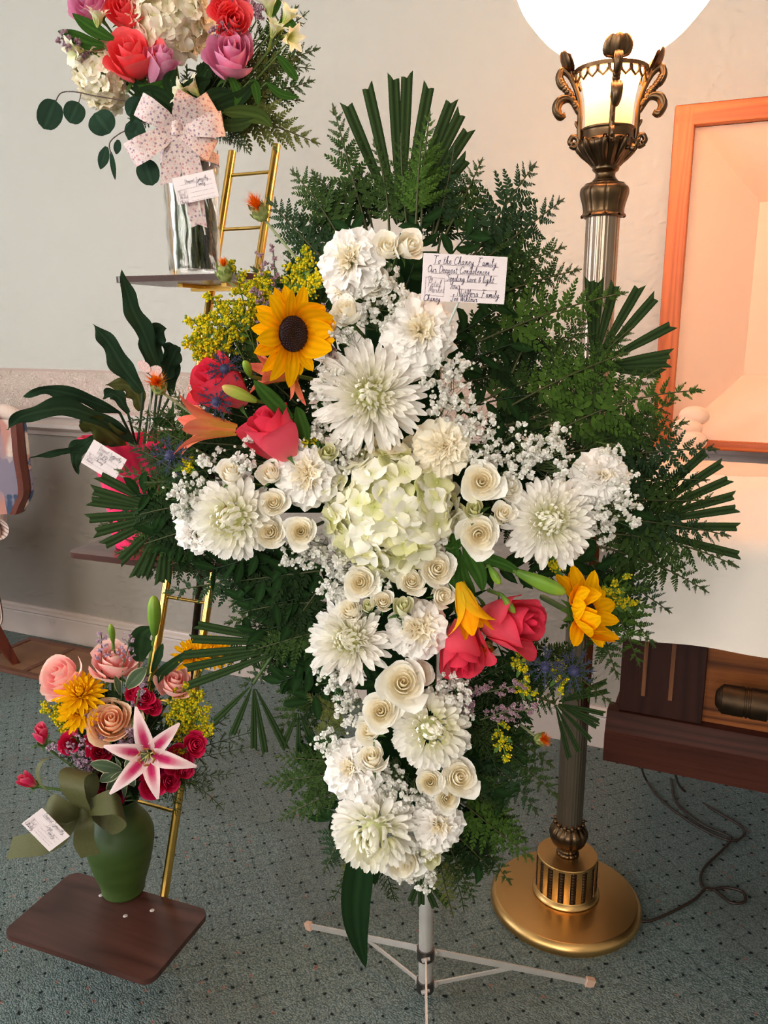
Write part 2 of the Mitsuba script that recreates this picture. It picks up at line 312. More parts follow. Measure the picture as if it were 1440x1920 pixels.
lpart('cup', G().lathe(np.vstack([catmull([(.012, zc(.0)), (.021, zc(.04)), (.0165, zc(.12)), (.016, zc(.2)), (.021, zc(.26)), (.022, zc(.32)), (.029, zc(.42)), (.038, zc(.56)), (.0445, zc(.70)), (.043, zc(.80)), (.0415, zc(.83)), (.0405, zc(.96)), (.042, zc(1.0)), (.042, zc(1.03)), (.040, zc(1.04))], 4), [(.037, zc(1.03)), (.036, zc(.7)), (.001, zc(.45))]]), 144, None, cupw), 'mat_bronze', 35)
for i in range(9):                                             # leaves in relief on the cup
    a = i * 2 * PI / 9 + .2; ca, sa = math.cos(a), math.sin(a)
    pr = [(.025, .40), (.0365, .54), (.0445, .66), (.047, .74), (.052, .78), (.0505, .74)]
    g = G().tube([[r * ca, r * sa, zc(t)] for r, t in pr], [.003, .005, .006, .005, .0035, .002], k=8)
    lpart('cup_leaf', g, 'mat_bronze', True)
zring = zs['ring']
RR = .0545                                                        # crown ring
h = .014
cr = G().lathe([(RR - .002, zring), (RR + .0035, zring), (RR + .0035, zring + .006), (RR - .002, zring + .006), (RR - .002, zring)], 96)
nh = 20
for i in range(nh):                                              # zig-zag of little hearts below the ring
    a0 = i * 2 * PI / nh; a1 = (i + .5) * 2 * PI / nh; a2 = (i + 1) * 2 * PI / nh
    P = lambda a, z: [RR * math.cos(a), RR * math.sin(a), z]
    cr.tube([P(a0, zring + .001), P(lerp(a0, a1, .25), zring - .008), P(a1, zring - h), P(lerp(a1, a2, .75), zring - .008), P(a2, zring + .001)], .0019, k=6)
    cr.tube([P(a0, zring - .001), P(a0, zring - .006)], .003, k=6)
lpart('crown_ring', cr, 'mat_bronze', 40)
camang = math.atan2(CAM[1] - LP[1], CAM[0] - LP[0])
for i in range(4):                                               # four scrolled arms with acanthus leaves
    a = camang + .12 + i * PI / 2; ca, sa = math.cos(a), math.sin(a)
    ez = zc(.86); H_ = zring - ez
    pos = lambda r, t: A([(r - .016) * ca, (r - .016) * sa, ez + t * H_])
    arm = G().tube(catmull([pos(.0700, -.10), pos(.0755, -.05), pos(.071, .04), pos(.063, .0), pos(.062, -.08), pos(.067, -.14), pos(.0745, -.10)], 4), .0042, k=8)
    arm.tube(catmull([pos(.060, -.05), pos(.061, .2), pos(.0615, .42), pos(.0645, .62), pos(.071, .82), pos(.077, .98), pos(.079, 1.06)], 4), lerp(.0045, .0036, np.linspace(0, 1, 25)), k=8)
    arm.tube(catmull([pos(.063, .16), pos(.067, .24), pos(.0665, .28)], 4), .0022, k=6)
    ak = lpart('arm', arm, 'mat_bronze', True)
    for (rb, tb, ro, to, w) in ((.064, .40, .099, .52, .019), (.070, .76, .097, .98, .015)):      # curled leaves
        pth = catmull([pos(rb, tb), pos(lerp(rb, ro, .35), tb + .22), pos(lerp(rb, ro, .8), to + .10), pos(ro, to - .02), pos(ro - .006, to - .16), pos(ro - .014, to - .13)], 5)
        n = len(pth); u = np.linspace(0, 1, n); rad = w * .40 * (.30 + .70 * np.sin(PI * np.clip(.05 + u * .85, 0, 1)))
        lf = G().tube(pth, rad, k=12)
        for q in (-1, 0, 1): lf.tube(pth + rad[:, None] * .80 * (A([-sa, ca, 0]) * q * .9 + A([ca * .3, sa * .3, .5])), rad * .42, k=6)
        put('leaf', lf.ply('mat_bronze', True, False, M=lm(0)), None, ak)
    rope = G().tube(catmull([pos(.068, .52), pos(.078, .70), pos(.088, .82), pos(.094, .93)], 5), .0046, k=8)
    for q in np.linspace(0, 1, 9): pp = catmull([pos(.068, .52), pos(.078, .70), pos(.088, .82), pos(.094, .93)], 5)[int(q * 15)]; rope.tm(trimesh.creation.icosphere(1, .0062), None, axes(pp, [1, 0, 0], [0, 1, 0], [0, 0, 1]))
    put('rope', rope.ply('mat_bronze', True, False, M=lm(0)), None, ak)
    up = catmull([pos(.078, 1.02), pos(.080, 1.10), pos(.086, 1.26), pos(.092, 1.40)], 6); n = len(up)     # shell finial
    v = np.linspace(-1, 1, 11); u = np.linspace(0, 1, n); tang = A([-sa, ca, 0]); out = A([ca, sa, 0])
    ww = .0055 + .0165 * np.sqrt(np.clip(np.sin(PI * np.clip((u - .22) / .78, 0, 1) ** .8), 0, 1))
    P = up[:, None] + (ww[:, None] * v)[..., None] * tang + ((.006 * np.cos(v * PI * 2.5) * .4 + .009 * (1 - v ** 2)) * np.sqrt(np.sin(PI * np.clip(u, .02, .98)))[:, None])[..., None] * out
    put('shell', G().sheet(P).sheet(P[:, ::-1] - .005 * out).ply('mat_bronze', True, False, M=lm(0)), None, ak)
# frosted glass neck with the bulb inside it, and the bowl above
scene['mat_frost'] = {'type': 'principledthin', 'base_color': rgb(252, 232, 205), 'roughness': .5, 'diff_trans': 1.3, 'spec_trans': 0., 'eta': 1.45}
zn0, zn1 = zc(.95), zring - .002
lpart('glass_neck', G().lathe(catmull([(.0365, zn0), (.037, lerp(zn0, zn1, .3)), (.0400, lerp(zn0, zn1, .65)), (.0480, zn1)], 6), 64), 'mat_frost', True)
zb = lambda y: lz(y)
bowl = catmull([(.0480, zn1), (.060, zb(118)), (.082, zb(90)), (.107, zb(64)), (.130, zb(30)), (.146, zb(0)), (.160, zb(-48)), (.165, zb(-95)), (.158, zb(-112))], 6)
lpart('glass_bowl', G().lathe(bowl, 96), {'type': 'diffuse', 'reflectance': .5}, True, emitter={'type': 'area', 'radiance': {'type': 'rgb', 'value': list(LAMP)}})
pb = LP + A([0, 0, lerp(zn0, zn1, .93)])
put('bulb', {'type': 'sphere', 'center': [float(x) for x in pb], 'radius': .022, 'emitter': {'type': 'area', 'radiance': {'type': 'rgb', 'value': list(BULB)}}}, None, lamp)
sw = G().tube([[.036 * math.cos(camang + .75), .036 * math.sin(camang + .75), zc(.6)], [.055 * math.cos(camang + .75), .055 * math.sin(camang + .75), zc(.58)]], .0035, k=8)
sw.tube(A([[.055 * math.cos(camang + .75), .055 * math.sin(camang + .75), zc(.58)], [.062 * math.cos(camang + .75), .062 * math.sin(camang + .75), zc(.53)]]), [.006, .005], k=8)
lpart('switch', sw, 'mat_bronze', True)
cordp = [atz(x, y, .004) for x, y in [(1182, 1722), (1215, 1727), (1255, 1712), (1300, 1688), (1330, 1665), (1370, 1692), (1396, 1690), (1392, 1672), (1360, 1664), (1325, 1668), (1313, 1650), (1322, 1625), (1352, 1596), (1370, 1575), (1360, 1565), (1315, 1545), (1268, 1505), (1258, 1460)]]
cd = thing('power_cord', 'thin dark power cord looping over the carpet from the brass lamp base', 'cord')
scene['mat_cord'] = {'type': 'principled', 'base_color': rgb(44, 32, 26), 'roughness': .5}
put('cable', G().tube(catmull(cordp, 8), .0028, k=8).ply('mat_cord', True, False), None, cd)
cd2 = thing('power_cord', 'dark cord hanging in a loop below the casket', 'cord')
def under(x, y, b=.0): return at(x, y, 1.62 - b)
c2 = [at(1203, 1420, 1.5), atz(1208, 1455, .03), atz(1240, 1500, .004), atz(1300, 1545, .004), atz(1360, 1574, .004), atz(1388, 1572, .004), atz(1392, 1552, .004), atz(1340, 1520, .004), atz(1280, 1480, .01), at(1262, 1440, 1.5)]
put('cable', G().tube(catmull(c2, 8), .0028, k=8).ply('mat_cord', True, False), None, cd2)
# ---------------------------------------------------------------- casket
CO = atz(1130, 1425, .38)
CU, CN = WU, WN
CM = np.eye(4); CM[:3, 0], CM[:3, 1], CM[:3, 2], CM[:3, 3] = CU, CN, [0, 0, 1], [CO[0], CO[1], 0]
scene['mat_casket'] = wood(col(60, 26, 12), col(148, 84, 40), 22., CU, .42, .0, 3., 1., .3)
scene['mat_casket_dark'] = wood(col(44, 20, 14), col(70, 34, 24), 26., CU, .55, .0, 7., 1., .15)
scene['mat_post'] = wood(col(36, 16, 12), col(54, 26, 20), 26., [0, 0, 1], .5, .0, 1., 1., .2)
scene['mat_oak'] = wood(col(160, 74, 34), col(196, 104, 52), 44., [0, 0, 1], .45, .0, 2.)
scene['mat_oak_h'] = wood(col(160, 74, 34), col(196, 104, 52), 44., CU, .45, .0, 5.)
scene['mat_crepe'] = two({'type': 'principled', 'base_color': rgb(232, 200, 178), 'roughness': .7, 'sheen': .4})
scene['mat_drape'] = two({'type': 'bumpmap', 'arbitrary': proc(lambda p, n, uv: .0006 * fbm(p.x * 160, p.y * 160, p.z * 160, 2)), 'scale': 1., 'bsdf': {'type': 'principled', 'base_color': rgb(226, 216, 206), 'roughness': .75, 'sheen': .3}})
casket = thing('casket', 'dark oak casket with open lid and pale lining under a white drape', 'casket')
def cput(name, g, mat, smooth=30, parent=None, label=None): return put(name, g.ply(mat, smooth, False, M=CM), None, parent or casket, label)
CL, CWD = 2.0, .60
z0, z1, z2 = .38, .470, .80
g = G(); pr = [(.0, z0), (-.0, z0 + .002), (.0, z0 + .052), (.004, z0 + .056), (.014, z1 - .006), (.017, z1 - .001), (.05, z1)]
P = np.stack([[[0, y, z], [CL, y, z]] for y, z in pr]); g.sheet(P[:, ::-1])
Pl = np.stack([[[0 + max(y - 0, 0) * .6, CWD, z], [max(y, 0) * .6, y, z]] for y, z in pr]); g.sheet(Pl[:, ::-1])
g.add([[0, 0, z0], [CL, 0, z0], [CL, CWD, z0], [0, CWD, z0]], [[0, 3, 2, 1]])
cput('base_molding', g, 'mat_casket_dark', 20)
g = G().box([.03, .036, z1], [CL, .056, z2]).box([.03, CWD - .05, z1], [CL, CWD - .03, z2]).box([.03, .05, z1], [.05, CWD - .05, z2]).box([.03, .05, z1], [CL, CWD - .05, z1 + .02]); cput('body', g, 'mat_casket')
post = G().box([.018, .020, z1], [.155, .040, z2], None, .003); pk = cput('corner_post', post, 'mat_post')
scene['mat_inlay'] = wood(col(92, 54, 34), col(128, 80, 50), 40., [0, 0, 1], .35)
for x in (.058, .102): put('inlay', G().box([x - .0035, .017, z1 + .035], [x + .0035, .022, z2 - .03], None, .001).ply('mat_inlay', 30, False, M=CM), None, pk, 'pale wood strip')
cput('post', G().box([CL - .1, .020, z1], [CL, .040, z2], None, .003), 'mat_post')
# bar handle: bronze end cap and an oak bar
def hz(y): d = ray(1380, y); return CAMH + d[2] * 1.25 / d[1]
hc = at(1382, 1306, 1.195)
hl = np.linalg.inv(CM) @ np.append(hc, 1); hs, hb, hz_ = hl[0], -.045, hl[2]
def rod(prof): return A([[hs + x, hb, hz_] for x, r in prof]), [r for x, r in prof]
hk = put('handle', G().tube(A([[hs + .04, hb, hz_], [hs + 1.2, hb, hz_]]), [.0215, .0215], k=24).ply('mat_casket', 40, False, M=CM), None, casket)
cap = [(-.032, .002), (-.0315, .010), (-.029, .015), (-.026, .017), (-.0255, .0195), (-.022, .0215), (-.0215, .0235), (.010, .0240), (.0105, .0225), (.013, .0225), (.0135, .0243), (.016, .0243), (.0165, .0228), (.019, .0228), (.0195, .0243), (.044, .0243), (.0445, .0215)]
Pc, rc = rod(cap); put('end_cap', G().tube(Pc, rc, k=40).ply('mat_dark_bronze', 35, False, M=CM), None, hk, 'dark bronze end cap')
for sx in (.10, .95): put('bracket', G().tube(A([[hs + sx, hb, hz_], [hs + sx, .04, hz_ + .004]]), [.012, .018], k=16).ply('mat_dark_bronze', 35, False, M=CM), None, hk)
# lid: a rimmed tray standing open
LZ0, LZ1, LB = .862, 1.578, .575
LS0, LS1 = -.012, 1.3
rim = .042
lid = put('lid', (lambda g: g.ply('mat_oak', 30, False, M=CM))(G().box([LS0, LB, LZ0], [LS0 + rim, LB + .03, LZ1], None, .004)), None, casket, 'orange oak lid frame')
put('rail', G().box([LS0, LB, LZ1 - rim + .001], [LS1, LB + .030, LZ1 + .001], None, .004).ply('mat_oak_h', 30, False, M=CM), None, lid)
put('rail', G().box([LS0 + rim, LB, LZ0], [LS1, LB + .030, LZ0 + .02], None, .004).ply('mat_oak_h', 30, False, M=CM), None, lid)
put('shell', G().add([[LS0, LB + .03, LZ0], [LS0, LB + .03, LZ1], [LS0 + .1, LB + .2, LZ1 - .12], [LS0 + .1, LB + .2, LZ0 + .12], [LS1, LB + .03, LZ0], [LS1, LB + .03, LZ1], [LS1, LB + .2, LZ1 - .12], [LS1, LB + .2, LZ0 + .12]],
    [[0, 1, 2, 3], [1, 5, 6, 2], [2, 6, 7, 3], [3, 7, 4, 0]]).ply('mat_oak_h', False, False, M=CM), None, lid)
d0, ins, dep = rim, .138, .155
def linq(s0, s1): return None
a0, a1, b0, b1 = LS0 + rim, LS1, LZ0 + .02, LZ1 - rim
yb = LB + .022; yi = LB + dep
g = G(); n = 9; t = np.linspace(0, 1, n)
def bev(p, q, p2, q2, bulge=.0):                                  # a padded bevel from the rim edge p-q to the inner edge p2-q2
    P = np.stack([[lerp(lerp(p, p2, i), lerp(q, q2, i), j) + A([0, -bulge * math.sin(PI * i), 0]) for j in t] for i in t]); return P
rimc = [A([a0, yb, b0]), A([a0, yb, b1]), A([a1, yb, b1]), A([a1, yb, b0])]
inn = [A([a0 + ins, yi, b0 + ins]), A([a0 + ins, yi, b1 - ins]), A([a1 - ins, yi, b1 - ins]), A([a1 - ins, yi, b0 + ins])]
for i, nm in enumerate(('lining_side', 'lining_top', 'lining_side', 'lining_bottom')):
    put(nm, G().sheet(bev(rimc[i], rimc[(i + 1) % 4], inn[i], inn[(i + 1) % 4], .006)).ply('mat_crepe', True, False, M=CM), None, lid, 'pale pink crepe lining')
put('lining_panel', G().sheet(np.stack([np.stack([inn[0], inn[1]]), np.stack([inn[3], inn[2]])])).ply('mat_crepe', True, False, M=CM), None, lid, 'pale pink crepe lining')
for p, q in zip(rimc, inn):
    put('seam', G().tube([p, lerp(p, q, .5) + A([0, -.004, 0]), q], .0016, k=6).ply('mat_crepe', True, False, M=CM), None, lid)
def puff(name, lo, hi, nx, amp, seed, pw=.45):
    s, q = np.meshgrid(np.linspace(0, 1, 60), np.linspace(0, 1, 24), indexing='ij')
    N = meshkit.fbm(np.stack([s * nx, q * 3, s * 0 + seed], -1), 3, seed)
    X = lerp(lo[0], hi[0], s[..., None][..., 0]); th = PI * q
    Y = (lo[1] + hi[1]) / 2 - (hi[1] - lo[1]) / 2 * np.sign(np.cos(th)) * np.abs(np.cos(th)) ** .8; Z = lo[2] + (hi[2] - lo[2]) * np.abs(np.sin(th)) ** pw + amp * (N - .5) * np.sin(th)
    return G().sheet(np.stack([X, Y, Z], -1))
cput('bolster', puff('b', [.0, CWD - .14, z2 - .06], [CL, CWD - .015, z2 + .045], 14, .012, 3), 'mat_crepe', True, label='pale pink padded edge')
ruf = G()
for i in range(4): ruf.tm(trimesh.creation.icosphere(3, 1.), None, axes([.065 + .012 * (i % 2), CWD - .075 + .01 * i, z2 + .06 + .026 * i], [.032, 0, 0], [0, .02, 0], [0, 0, .022]))
cput('lining_ruffle', ruf, 'mat_crepe', True, label='pale pink gathered lining')
# white drape over the front edge and the bed
def drape():
    ns, nq = 150, 90
    s = np.linspace(-.0, 1.6, ns)[:, None]; q = np.linspace(0, 1, nq)[None]
    arc = [(-.028, .620), (-.022, .675), (-.018, .735), (-.012, .782), (.008, .803), (.05, .812), (.12, .822), (.22, .838), (.34, .846), (.43, .838), (.475, .800)]
    C = catmull(arc, 10); L = np.linspace(0, 1, len(C)); Y = np.interp(q, L, C[:, 0]) + 0 * s; Z = np.interp(q, L, C[:, 1]) + 0 * s
    N = meshkit.fbm(np.stack(np.broadcast_arrays(s * 7, Z * 6, Y * 9), -1), 3, 4) - .5
    N2 = meshkit.fbm(np.stack(np.broadcast_arrays(s * 3.2 + 2 * Y, Y * 5, Z * 2), -1), 2, 9) - .5
    front = sstep(.30, .05, q)
    Y = Y - front * (.004 * np.sin(s * 34 + 3 * N2) + .010 * N) * 1.0
    top = sstep(.42, .6, q)
    Z = Z + top * (.022 * N + .045 * N2 * np.sin(PI * np.clip((q - .4) / .6, 0, 1))) + (q < .02) * .004 * np.sin(s * 9)
    Z = Z - (1 - q) * front * (.035 * (s - .5) * .15)
    return G().sheet(np.stack([s + 0 * q, Y, Z], -1)[:, ::-1])
dk_ = thing('white_drape', 'white cloth draped over the front edge of the dark casket', 'cloth')
put('cloth', drape().ply('mat_drape', True, False, M=CM), None, dk_)
# bier the casket stands on (hidden under it but for its legs' place)
bier = thing('casket_bier', 'dark metal bier carrying the casket from underneath', 'bier')
scene['mat_bier'] = {'type': 'principled', 'base_color': rgb(40, 36, 34), 'roughness': .5}
put('frame', G().box([.55, .1, z0 - .03], [1.9, CWD - .1, z0 - .001], None, .004).ply('mat_bier', 30, False, M=CM), None, bier)
for x in (.75, 1.8):
    for y in (.14, CWD - .14): put('leg', G().tube(A([[x, y, 0], [x, y, z0 - .03]]), [.015, .015], k=12).ply('mat_bier', 40, False, M=CM), None, bier)
# ---------------------------------------------------------------- tiered gold plant rack
scene['mat_shelf'] = wood(col(50, 28, 24), col(74, 46, 40), 18., WU, .28, .0, 4., .4)
scene['mat_shelf_edge'] = {'type': 'principled', 'base_color': rgb(40, 24, 20), 'roughness': .45}
rack = thing('plant_rack', 'gold ladder plant rack with three dark brown shelves in front of the wall', 'plant rack')
LRb = at(310, 1665, 1.278); LRt = at(519, 272, 1.633)
dl = (LRt - LRb) / (LRt[2] - LRb[2])
def lad(z, off=0.): return LRb + dl * (z - LRb[2]) - off * WU
RW = .098
for o in (0, RW):
    zt_ = LRt[2] - (0 if o == 0 else .004)
    put('upright', G().tube(A([lad(.012, o), lad(.6, o), lad(zt_, o)]), .0078, k=16).ply('mat_gold_tube', 40, False), None, rack)
    put('foot', G().tube(A([lad(.0, o), lad(.02, o)]), .0095, k=12).ply('mat_cord', 40, False), None, rack, 'dark rubber foot')
for y in (318, 427, 560, 700, 1128, 1300, 1520):
    zz = at(450 if y < 600 else 330, y, 1.6 if y < 500 else 1.42)[2] if y < 1400 else None
    if y == 1520: zz = .27
    put('rung', G().tube(A([lad(zz), lad(zz, RW)]), .0032, k=10).ply('mat_gold_tube', 40, False), None, rack)
put('back_leg', G().tube(A([lad(1.12, RW / 2), A([-.55, 2.02, .0])]), .0085, k=12).ply('mat_dark_bronze', 40, False), None, rack, 'dark rear leg')  # leg in shadow: the shade is put into its dark colour
def shelf(z, p, hw, d0, d1, yaw=0.):
    from shapely.geometry import box as sbox
    poly = sbox(-hw + .02, d0 + .02, hw - .02, d1 - .02).buffer(.02, quad_segs=6)
    m = trimesh.creation.extrude_polygon(poly, .010, engine='earcut'); m.apply_translation([0, 0, -.010])
    c, s = math.cos(yaw), math.sin(yaw)
    X, Y = WU * c + WN * s, WN * c - WU * s
    M = axes([p[0], p[1], z], X, Y, [0, 0, 1.])
    k = put('shelf', mikit.ply((np.array(m.vertices) @ M[:3, :3].T + M[:3, 3], m.faces), 'mat_shelf', 20), None, rack, 'dark brown shelf')
    put('bracket', G().box([-.07, d1 - .03, -.02], [.07, d1 - .004, -.0101]).box([-.05, d1 - .10, -.016], [-.04, d1 - .02, -.0101]).box([.04, d1 - .10, -.016], [.05, d1 - .02, -.0101]).ply('mat_gold_tube', 30, False, M=M), None, rack)
    for sx, sy in ((-.055, .35), (.055, .35), (.02, .62)):
        put('screw_cap', G().lathe([(.0004, .0012), (.003, .001), (.0042, 0)], 12).ply('mat_alum', True, False, M=M @ axes([sx, d0 + (d1 - d0) * (1 - sy * .6), .0002], [1, 0, 0], [0, 1, 0], [0, 0, 1])), None, k)
    return M
SH = []
for z, hw in ((.13, .150), (.75, .142), (1.212, .136)):
    p = lad(z, RW / 2) - WN * .010; SH.append(shelf(z, p, hw, -.172, 0, math.radians(3)))
def onshelf(i, s, d): return (SH[i] @ A([s, d, 0, 1]))[:3]
# ---------------------------------------------------------------- tripod stand of the cross
TP = atz(797, 1872, 0.); TP = A([TP[0], TP[1], 0])
stand = thing('easel_stand', 'silver metal tripod stand under the big white cross of flowers', 'stand')
put('pole', G().tube(A([TP + [0, 0, .035], TP + [0, 0, .60], TP + [0, -.01, 1.12]]), .0118, k=24).ply('mat_alum', 40, False), None, stand)
zc1 = at(797, 1786, TP[1])[2]; zc2 = at(797, 1845, TP[1])[2]
for z in (zc1, zc2):
    ck = put('collar', G().lathe([(.0118, z - .010), (.0150, z - .010), (.0150, z + .010), (.0118, z + .010)], 24).ply('mat_dark_alum', 40, False, M=axes([TP[0], TP[1], 0], [1, 0, 0], [0, 1, 0], [0, 0, 1])), None, stand)
scene['mat_dark_alum'] = metal(col(104, 98, 96), col(120, 114, 110), .42, 30)
scene['mat_tan_rubber'] = {'type': 'principled', 'base_color': rgb(196, 160, 140), 'roughness': .5}
def bar(p, q, w, t, up=(0, 0, 1.)):
    p, q = A(p), A(q); d = nrm(q - p); side = nrm(np.cross(d, up)); u = np.cross(side, d)
    L = np.linalg.norm(q - p); m = rbox([w, L, t] if False else [t, L, w], .0007)
    M = axes((p + q) / 2, side, d, u); return np.array(m.vertices) @ M[:3, :3].T + M[:3, 3], m.faces
feet = [atz(578, 1736, .006), atz(1108, 1842, .006), None]
feet[2] = A([TP[0] - .012, TP[1] - .36, .006])
for i, f in enumerate(feet):
    d = nrm(A([f[0] - TP[0], f[1] - TP[1], 0])); top = A([TP[0], TP[1], zc1]) + d * .017
    put('leg', mikit.ply(bar(top, f, .011, .0035), 'mat_alum', 25), None, stand)
    put('rubber_foot', mikit.ply(bar(lerp(top, f, .965), lerp(top, f, 1.02), .015, .010), 'mat_tan_rubber', 25), None, stand, 'tan rubber foot')
    c2 = A([TP[0], TP[1], zc2]) + d * .017
    put('brace', mikit.ply(bar(c2, lerp(top, f, .46 if i != 1 else .5), .0075, .003), 'mat_alum', 25), None, stand)
    for z in (zc1, zc2): put('rivet', G().tube(A([A([TP[0], TP[1], z]) + d * .013 - np.cross(d, [0, 0, 1]) * .006, A([TP[0], TP[1], z]) + d * .019 + np.cross(d, [0, 0, 1]) * .006]), .0035, k=10).ply('mat_alum', 40, False), None, stand)
# ---------------------------------------------------------------- upholstered armchair at the left edge
scene['mat_mahog'] = wood(col(70, 26, 16), col(104, 44, 28), 20., [0, 0, 1], .3, .5, 6.)
def ikat(p, n, uv):
    s = p.x * .9 + p.y * .45
    w = .05 * (noise(s * 14, p.z * 60) - .5) + .02 * (noise(s * 150, p.z * 10) - .5)
    f = noise(s * 24, (p.z + w) * 11, 3.)
    g = noise(s * 28 + 7, (p.z + w) * 12, 8.)
    c = mix(col(212, 190, 178), col(222, 204, 192), noise(s * 200, p.z * 20))
    c = mix(c, col(186, 120, 108), smoothstep(.48, .60, f) * .85)
    c = mix(c, col(62, 80, 110), smoothstep(.50, .58, g))
    return mix(c, col(150, 136, 150), smoothstep(.60, .70, noise(s * 22, (p.z + w) * 9, 14.)) * .7)
scene['mat_ikat'] = two({'type': 'principled', 'base_color': proc(ikat), 'roughness': .8, 'sheen': .3})
def stripes(p, n, uv):
    t = uv.x
    return mix(col(188, 170, 158), mix(col(96, 76, 78), col(150, 112, 104), smoothstep(.4, .6, noise(t * 3.1, 2.))), smoothstep(.35, .75, dr.abs(dr.sin(t * 22.) * .7 + .3 * dr.sin(t * 61.))))
scene['mat_stripe'] = two({'type': 'principled', 'base_color': proc(stripes), 'roughness': .85, 'sheen': .3})
chair = thing('armchair', 'upholstered armchair with mahogany frame and patterned fabric at the picture edge', 'chair')
CY = 2.50
def cp(x, y, Y=CY): return at(x, y, Y)
stile = catmull([cp(30, 786), cp(33, 800), cp(37, 850), cp(45, 900), cp(46, 925), cp(38, 945), cp(31, 962)], 6)
n = len(stile)
put('back_stile', G().sheet(np.stack([np.stack([p + A([-.016, 0, 0]), p + A([-.012, -.022, 0]), p + A([.006, -.024, 0]), p + A([.013, -.010, 0]), p + A([.013, .03, 0]), p + A([-.014, .03, 0])]) for p in stile])[::-1], close=True).ply('mat_mahog', 60, False), None, chair)
xs = np.linspace(0, 1, 12)
Lf = lambda p: A([p[0] - .58, p[1] + .05, p[2]])
back = np.stack([[lerp(Lf(p), p + A([-.012, 0, 0]), t) + A([0, -.05 * math.sin(PI * min(1, t * 1.0)) - .012, .0]) for t in xs] for p in stile])
put('back_cushion', G().sheet(back).ply('mat_ikat', True, False), None, chair)
rimp = catmull([stile[0] + A([.012, .02, .0]), stile[6] + A([.014, .02, 0]), stile[15] + A([.015, .02, 0]), stile[24] + A([.015, .02, 0]), stile[-1] + A([.006, .02, 0])], 6)
put('welt', G().tube(rimp, .005, k=10).ply('mat_ikat', True, False), None, chair, 'fabric edge behind the wood stile')
topr = catmull([Lf(stile[0]) + A([0, 0, .02]), cp(-60, 775), cp(5, 772), cp(32, 780), cp(40, 788)], 8)
put('top_roll', G().tube(topr, lerp(.030, .016, np.linspace(0, 1, len(topr))), k=16).ply('mat_ikat', True, False), None, chair)
seat = G(); prof = [(x, y) for x, y in [(30, 962), (33, 985), (26, 1002), (12, 1010)]]
th = np.linspace(0, 1, 20)
sc = cp(8, 985)
BD = nrm([-.62, .78, 0])
P = np.stack([[A([sc[0] + .034 * math.cos(a) * 1.1, CY - .05, sc[2] + .036 * math.sin(a)]) + BD * dy for a in np.linspace(-PI / 2, PI / 2 + .5, 14)] for dy in (0., .15, .3)])
U = np.stack([np.linspace(0, 1.6, 14)[None].repeat(3, 0), np.zeros((3, 14))], -1)
seat.sheet(P, None, U=U); put('arm_roll', seat.ply('mat_stripe', True, False, True), None, chair)
cush = G(); nx = 20
hem = catmull([cp(12, 1008), cp(14, 1040), cp(11, 1080), cp(17, 1120), cp(20, 1150), cp(12, 1168)], 5)
P = np.stack([[A([p[0] - .5 * (1 - t) + .004 * math.sin(t * 60 + i * .1), CY - .05 - .006 * math.sin(t * 95), p[2]]) for t in np.linspace(0, 1, 60)] for i, p in enumerate(hem)])
U = np.stack([np.linspace(0, 9, 60)[None].repeat(len(hem), 0), np.zeros((len(hem), 60))], -1)
P2 = np.stack([[A([p[0] - .001, CY - .05, p[2]]) + BD * .3 * t for t in np.linspace(0, 1, 10)] for p in hem])
cush.sheet(P, None, U=U).sheet(P2, None, U=np.stack([np.linspace(9, 13, 10)[None].repeat(len(hem), 0), np.zeros((len(hem), 10))], -1))
put('skirt', cush.ply('mat_stripe', True, False, True), None, chair, 'striped fabric skirt')
sx = hem[0]; sm = rbox([.50, .34, .07], .025); put('seat_cushion', mikit.ply((np.array(sm.vertices) @ A([[1, 0, 0], [-.35, .94, 0], [0, 0, 1.]]) + A([sx[0] - .31, CY + .12, sx[2] + .012]), sm.faces), 'mat_ikat', 30), None, chair)
lt = cp(0, 1163, CY); lb = atz(33, 1247, .0)
for dx, dyy in ((0, 0), (-.5, 0)):
    q = A([dx, 0, 0])
    put('leg', G().tube(A([A([lb[0] - .10, lb[1] - .02, lt[2] + .03]) + q, A([lb[0] - .055, lb[1] - .015, lt[2] * .6]) + q, A([lb[0] - .003, lb[1], .0]) + q]), [.034, .028, .015], k=4).ply('mat_mahog', 20, False), None, chair)
# brown panel on the carpet by the wall
fp = thing('floor_panel', 'flat brown wooden panel lying on the carpet at the foot of the wall', 'panel')
F0, F1, F3 = atz(58, 1199, .0), atz(168, 1222, .0), atz(30, 1248, .0)
ex, ey = F1 - F0, F3 - F0; ex = WU * .46; ey = -WN * .26; F0 = F0 + A([0, 0, 0])
FM = np.eye(4); FM[:3, 0], FM[:3, 1], FM[:3, 2], FM[:3, 3] = WU, -WN, [0, 0, 1], F0
scene['mat_panel'] = wood(col(116, 82, 60), col(132, 96, 70), 12., WU, .5, 0., 8., .3)
scene['mat_panel_edge'] = wood(col(92, 60, 46), col(108, 72, 56), 12., WU, .5, 0., 9., .3)
def fbx(lo, hi): g = G().box(lo, hi, None, .002); V, F = g.mesh(); return mikit.ply((V @ FM[:3, :3].T + FM[:3, 3], F[:, ::-1]), 'mat_panel_edge', 30)
g = G()
for lo, hi in (([0, 0, 0], [.46, .022, .012]), ([0, .238, 0], [.46, .26, .012]), ([0, .022, 0], [.022, .238, .012]), ([.438, .022, 0], [.46, .238, .012]), ([.215, .022, 0], [.235, .238, .012])): g.box(lo, hi, None, .002)
V, F = g.mesh(); put('border', mikit.ply((V @ FM[:3, :3].T + FM[:3, 3], F[:, ::-1]), 'mat_panel_edge', 30), None, fp)
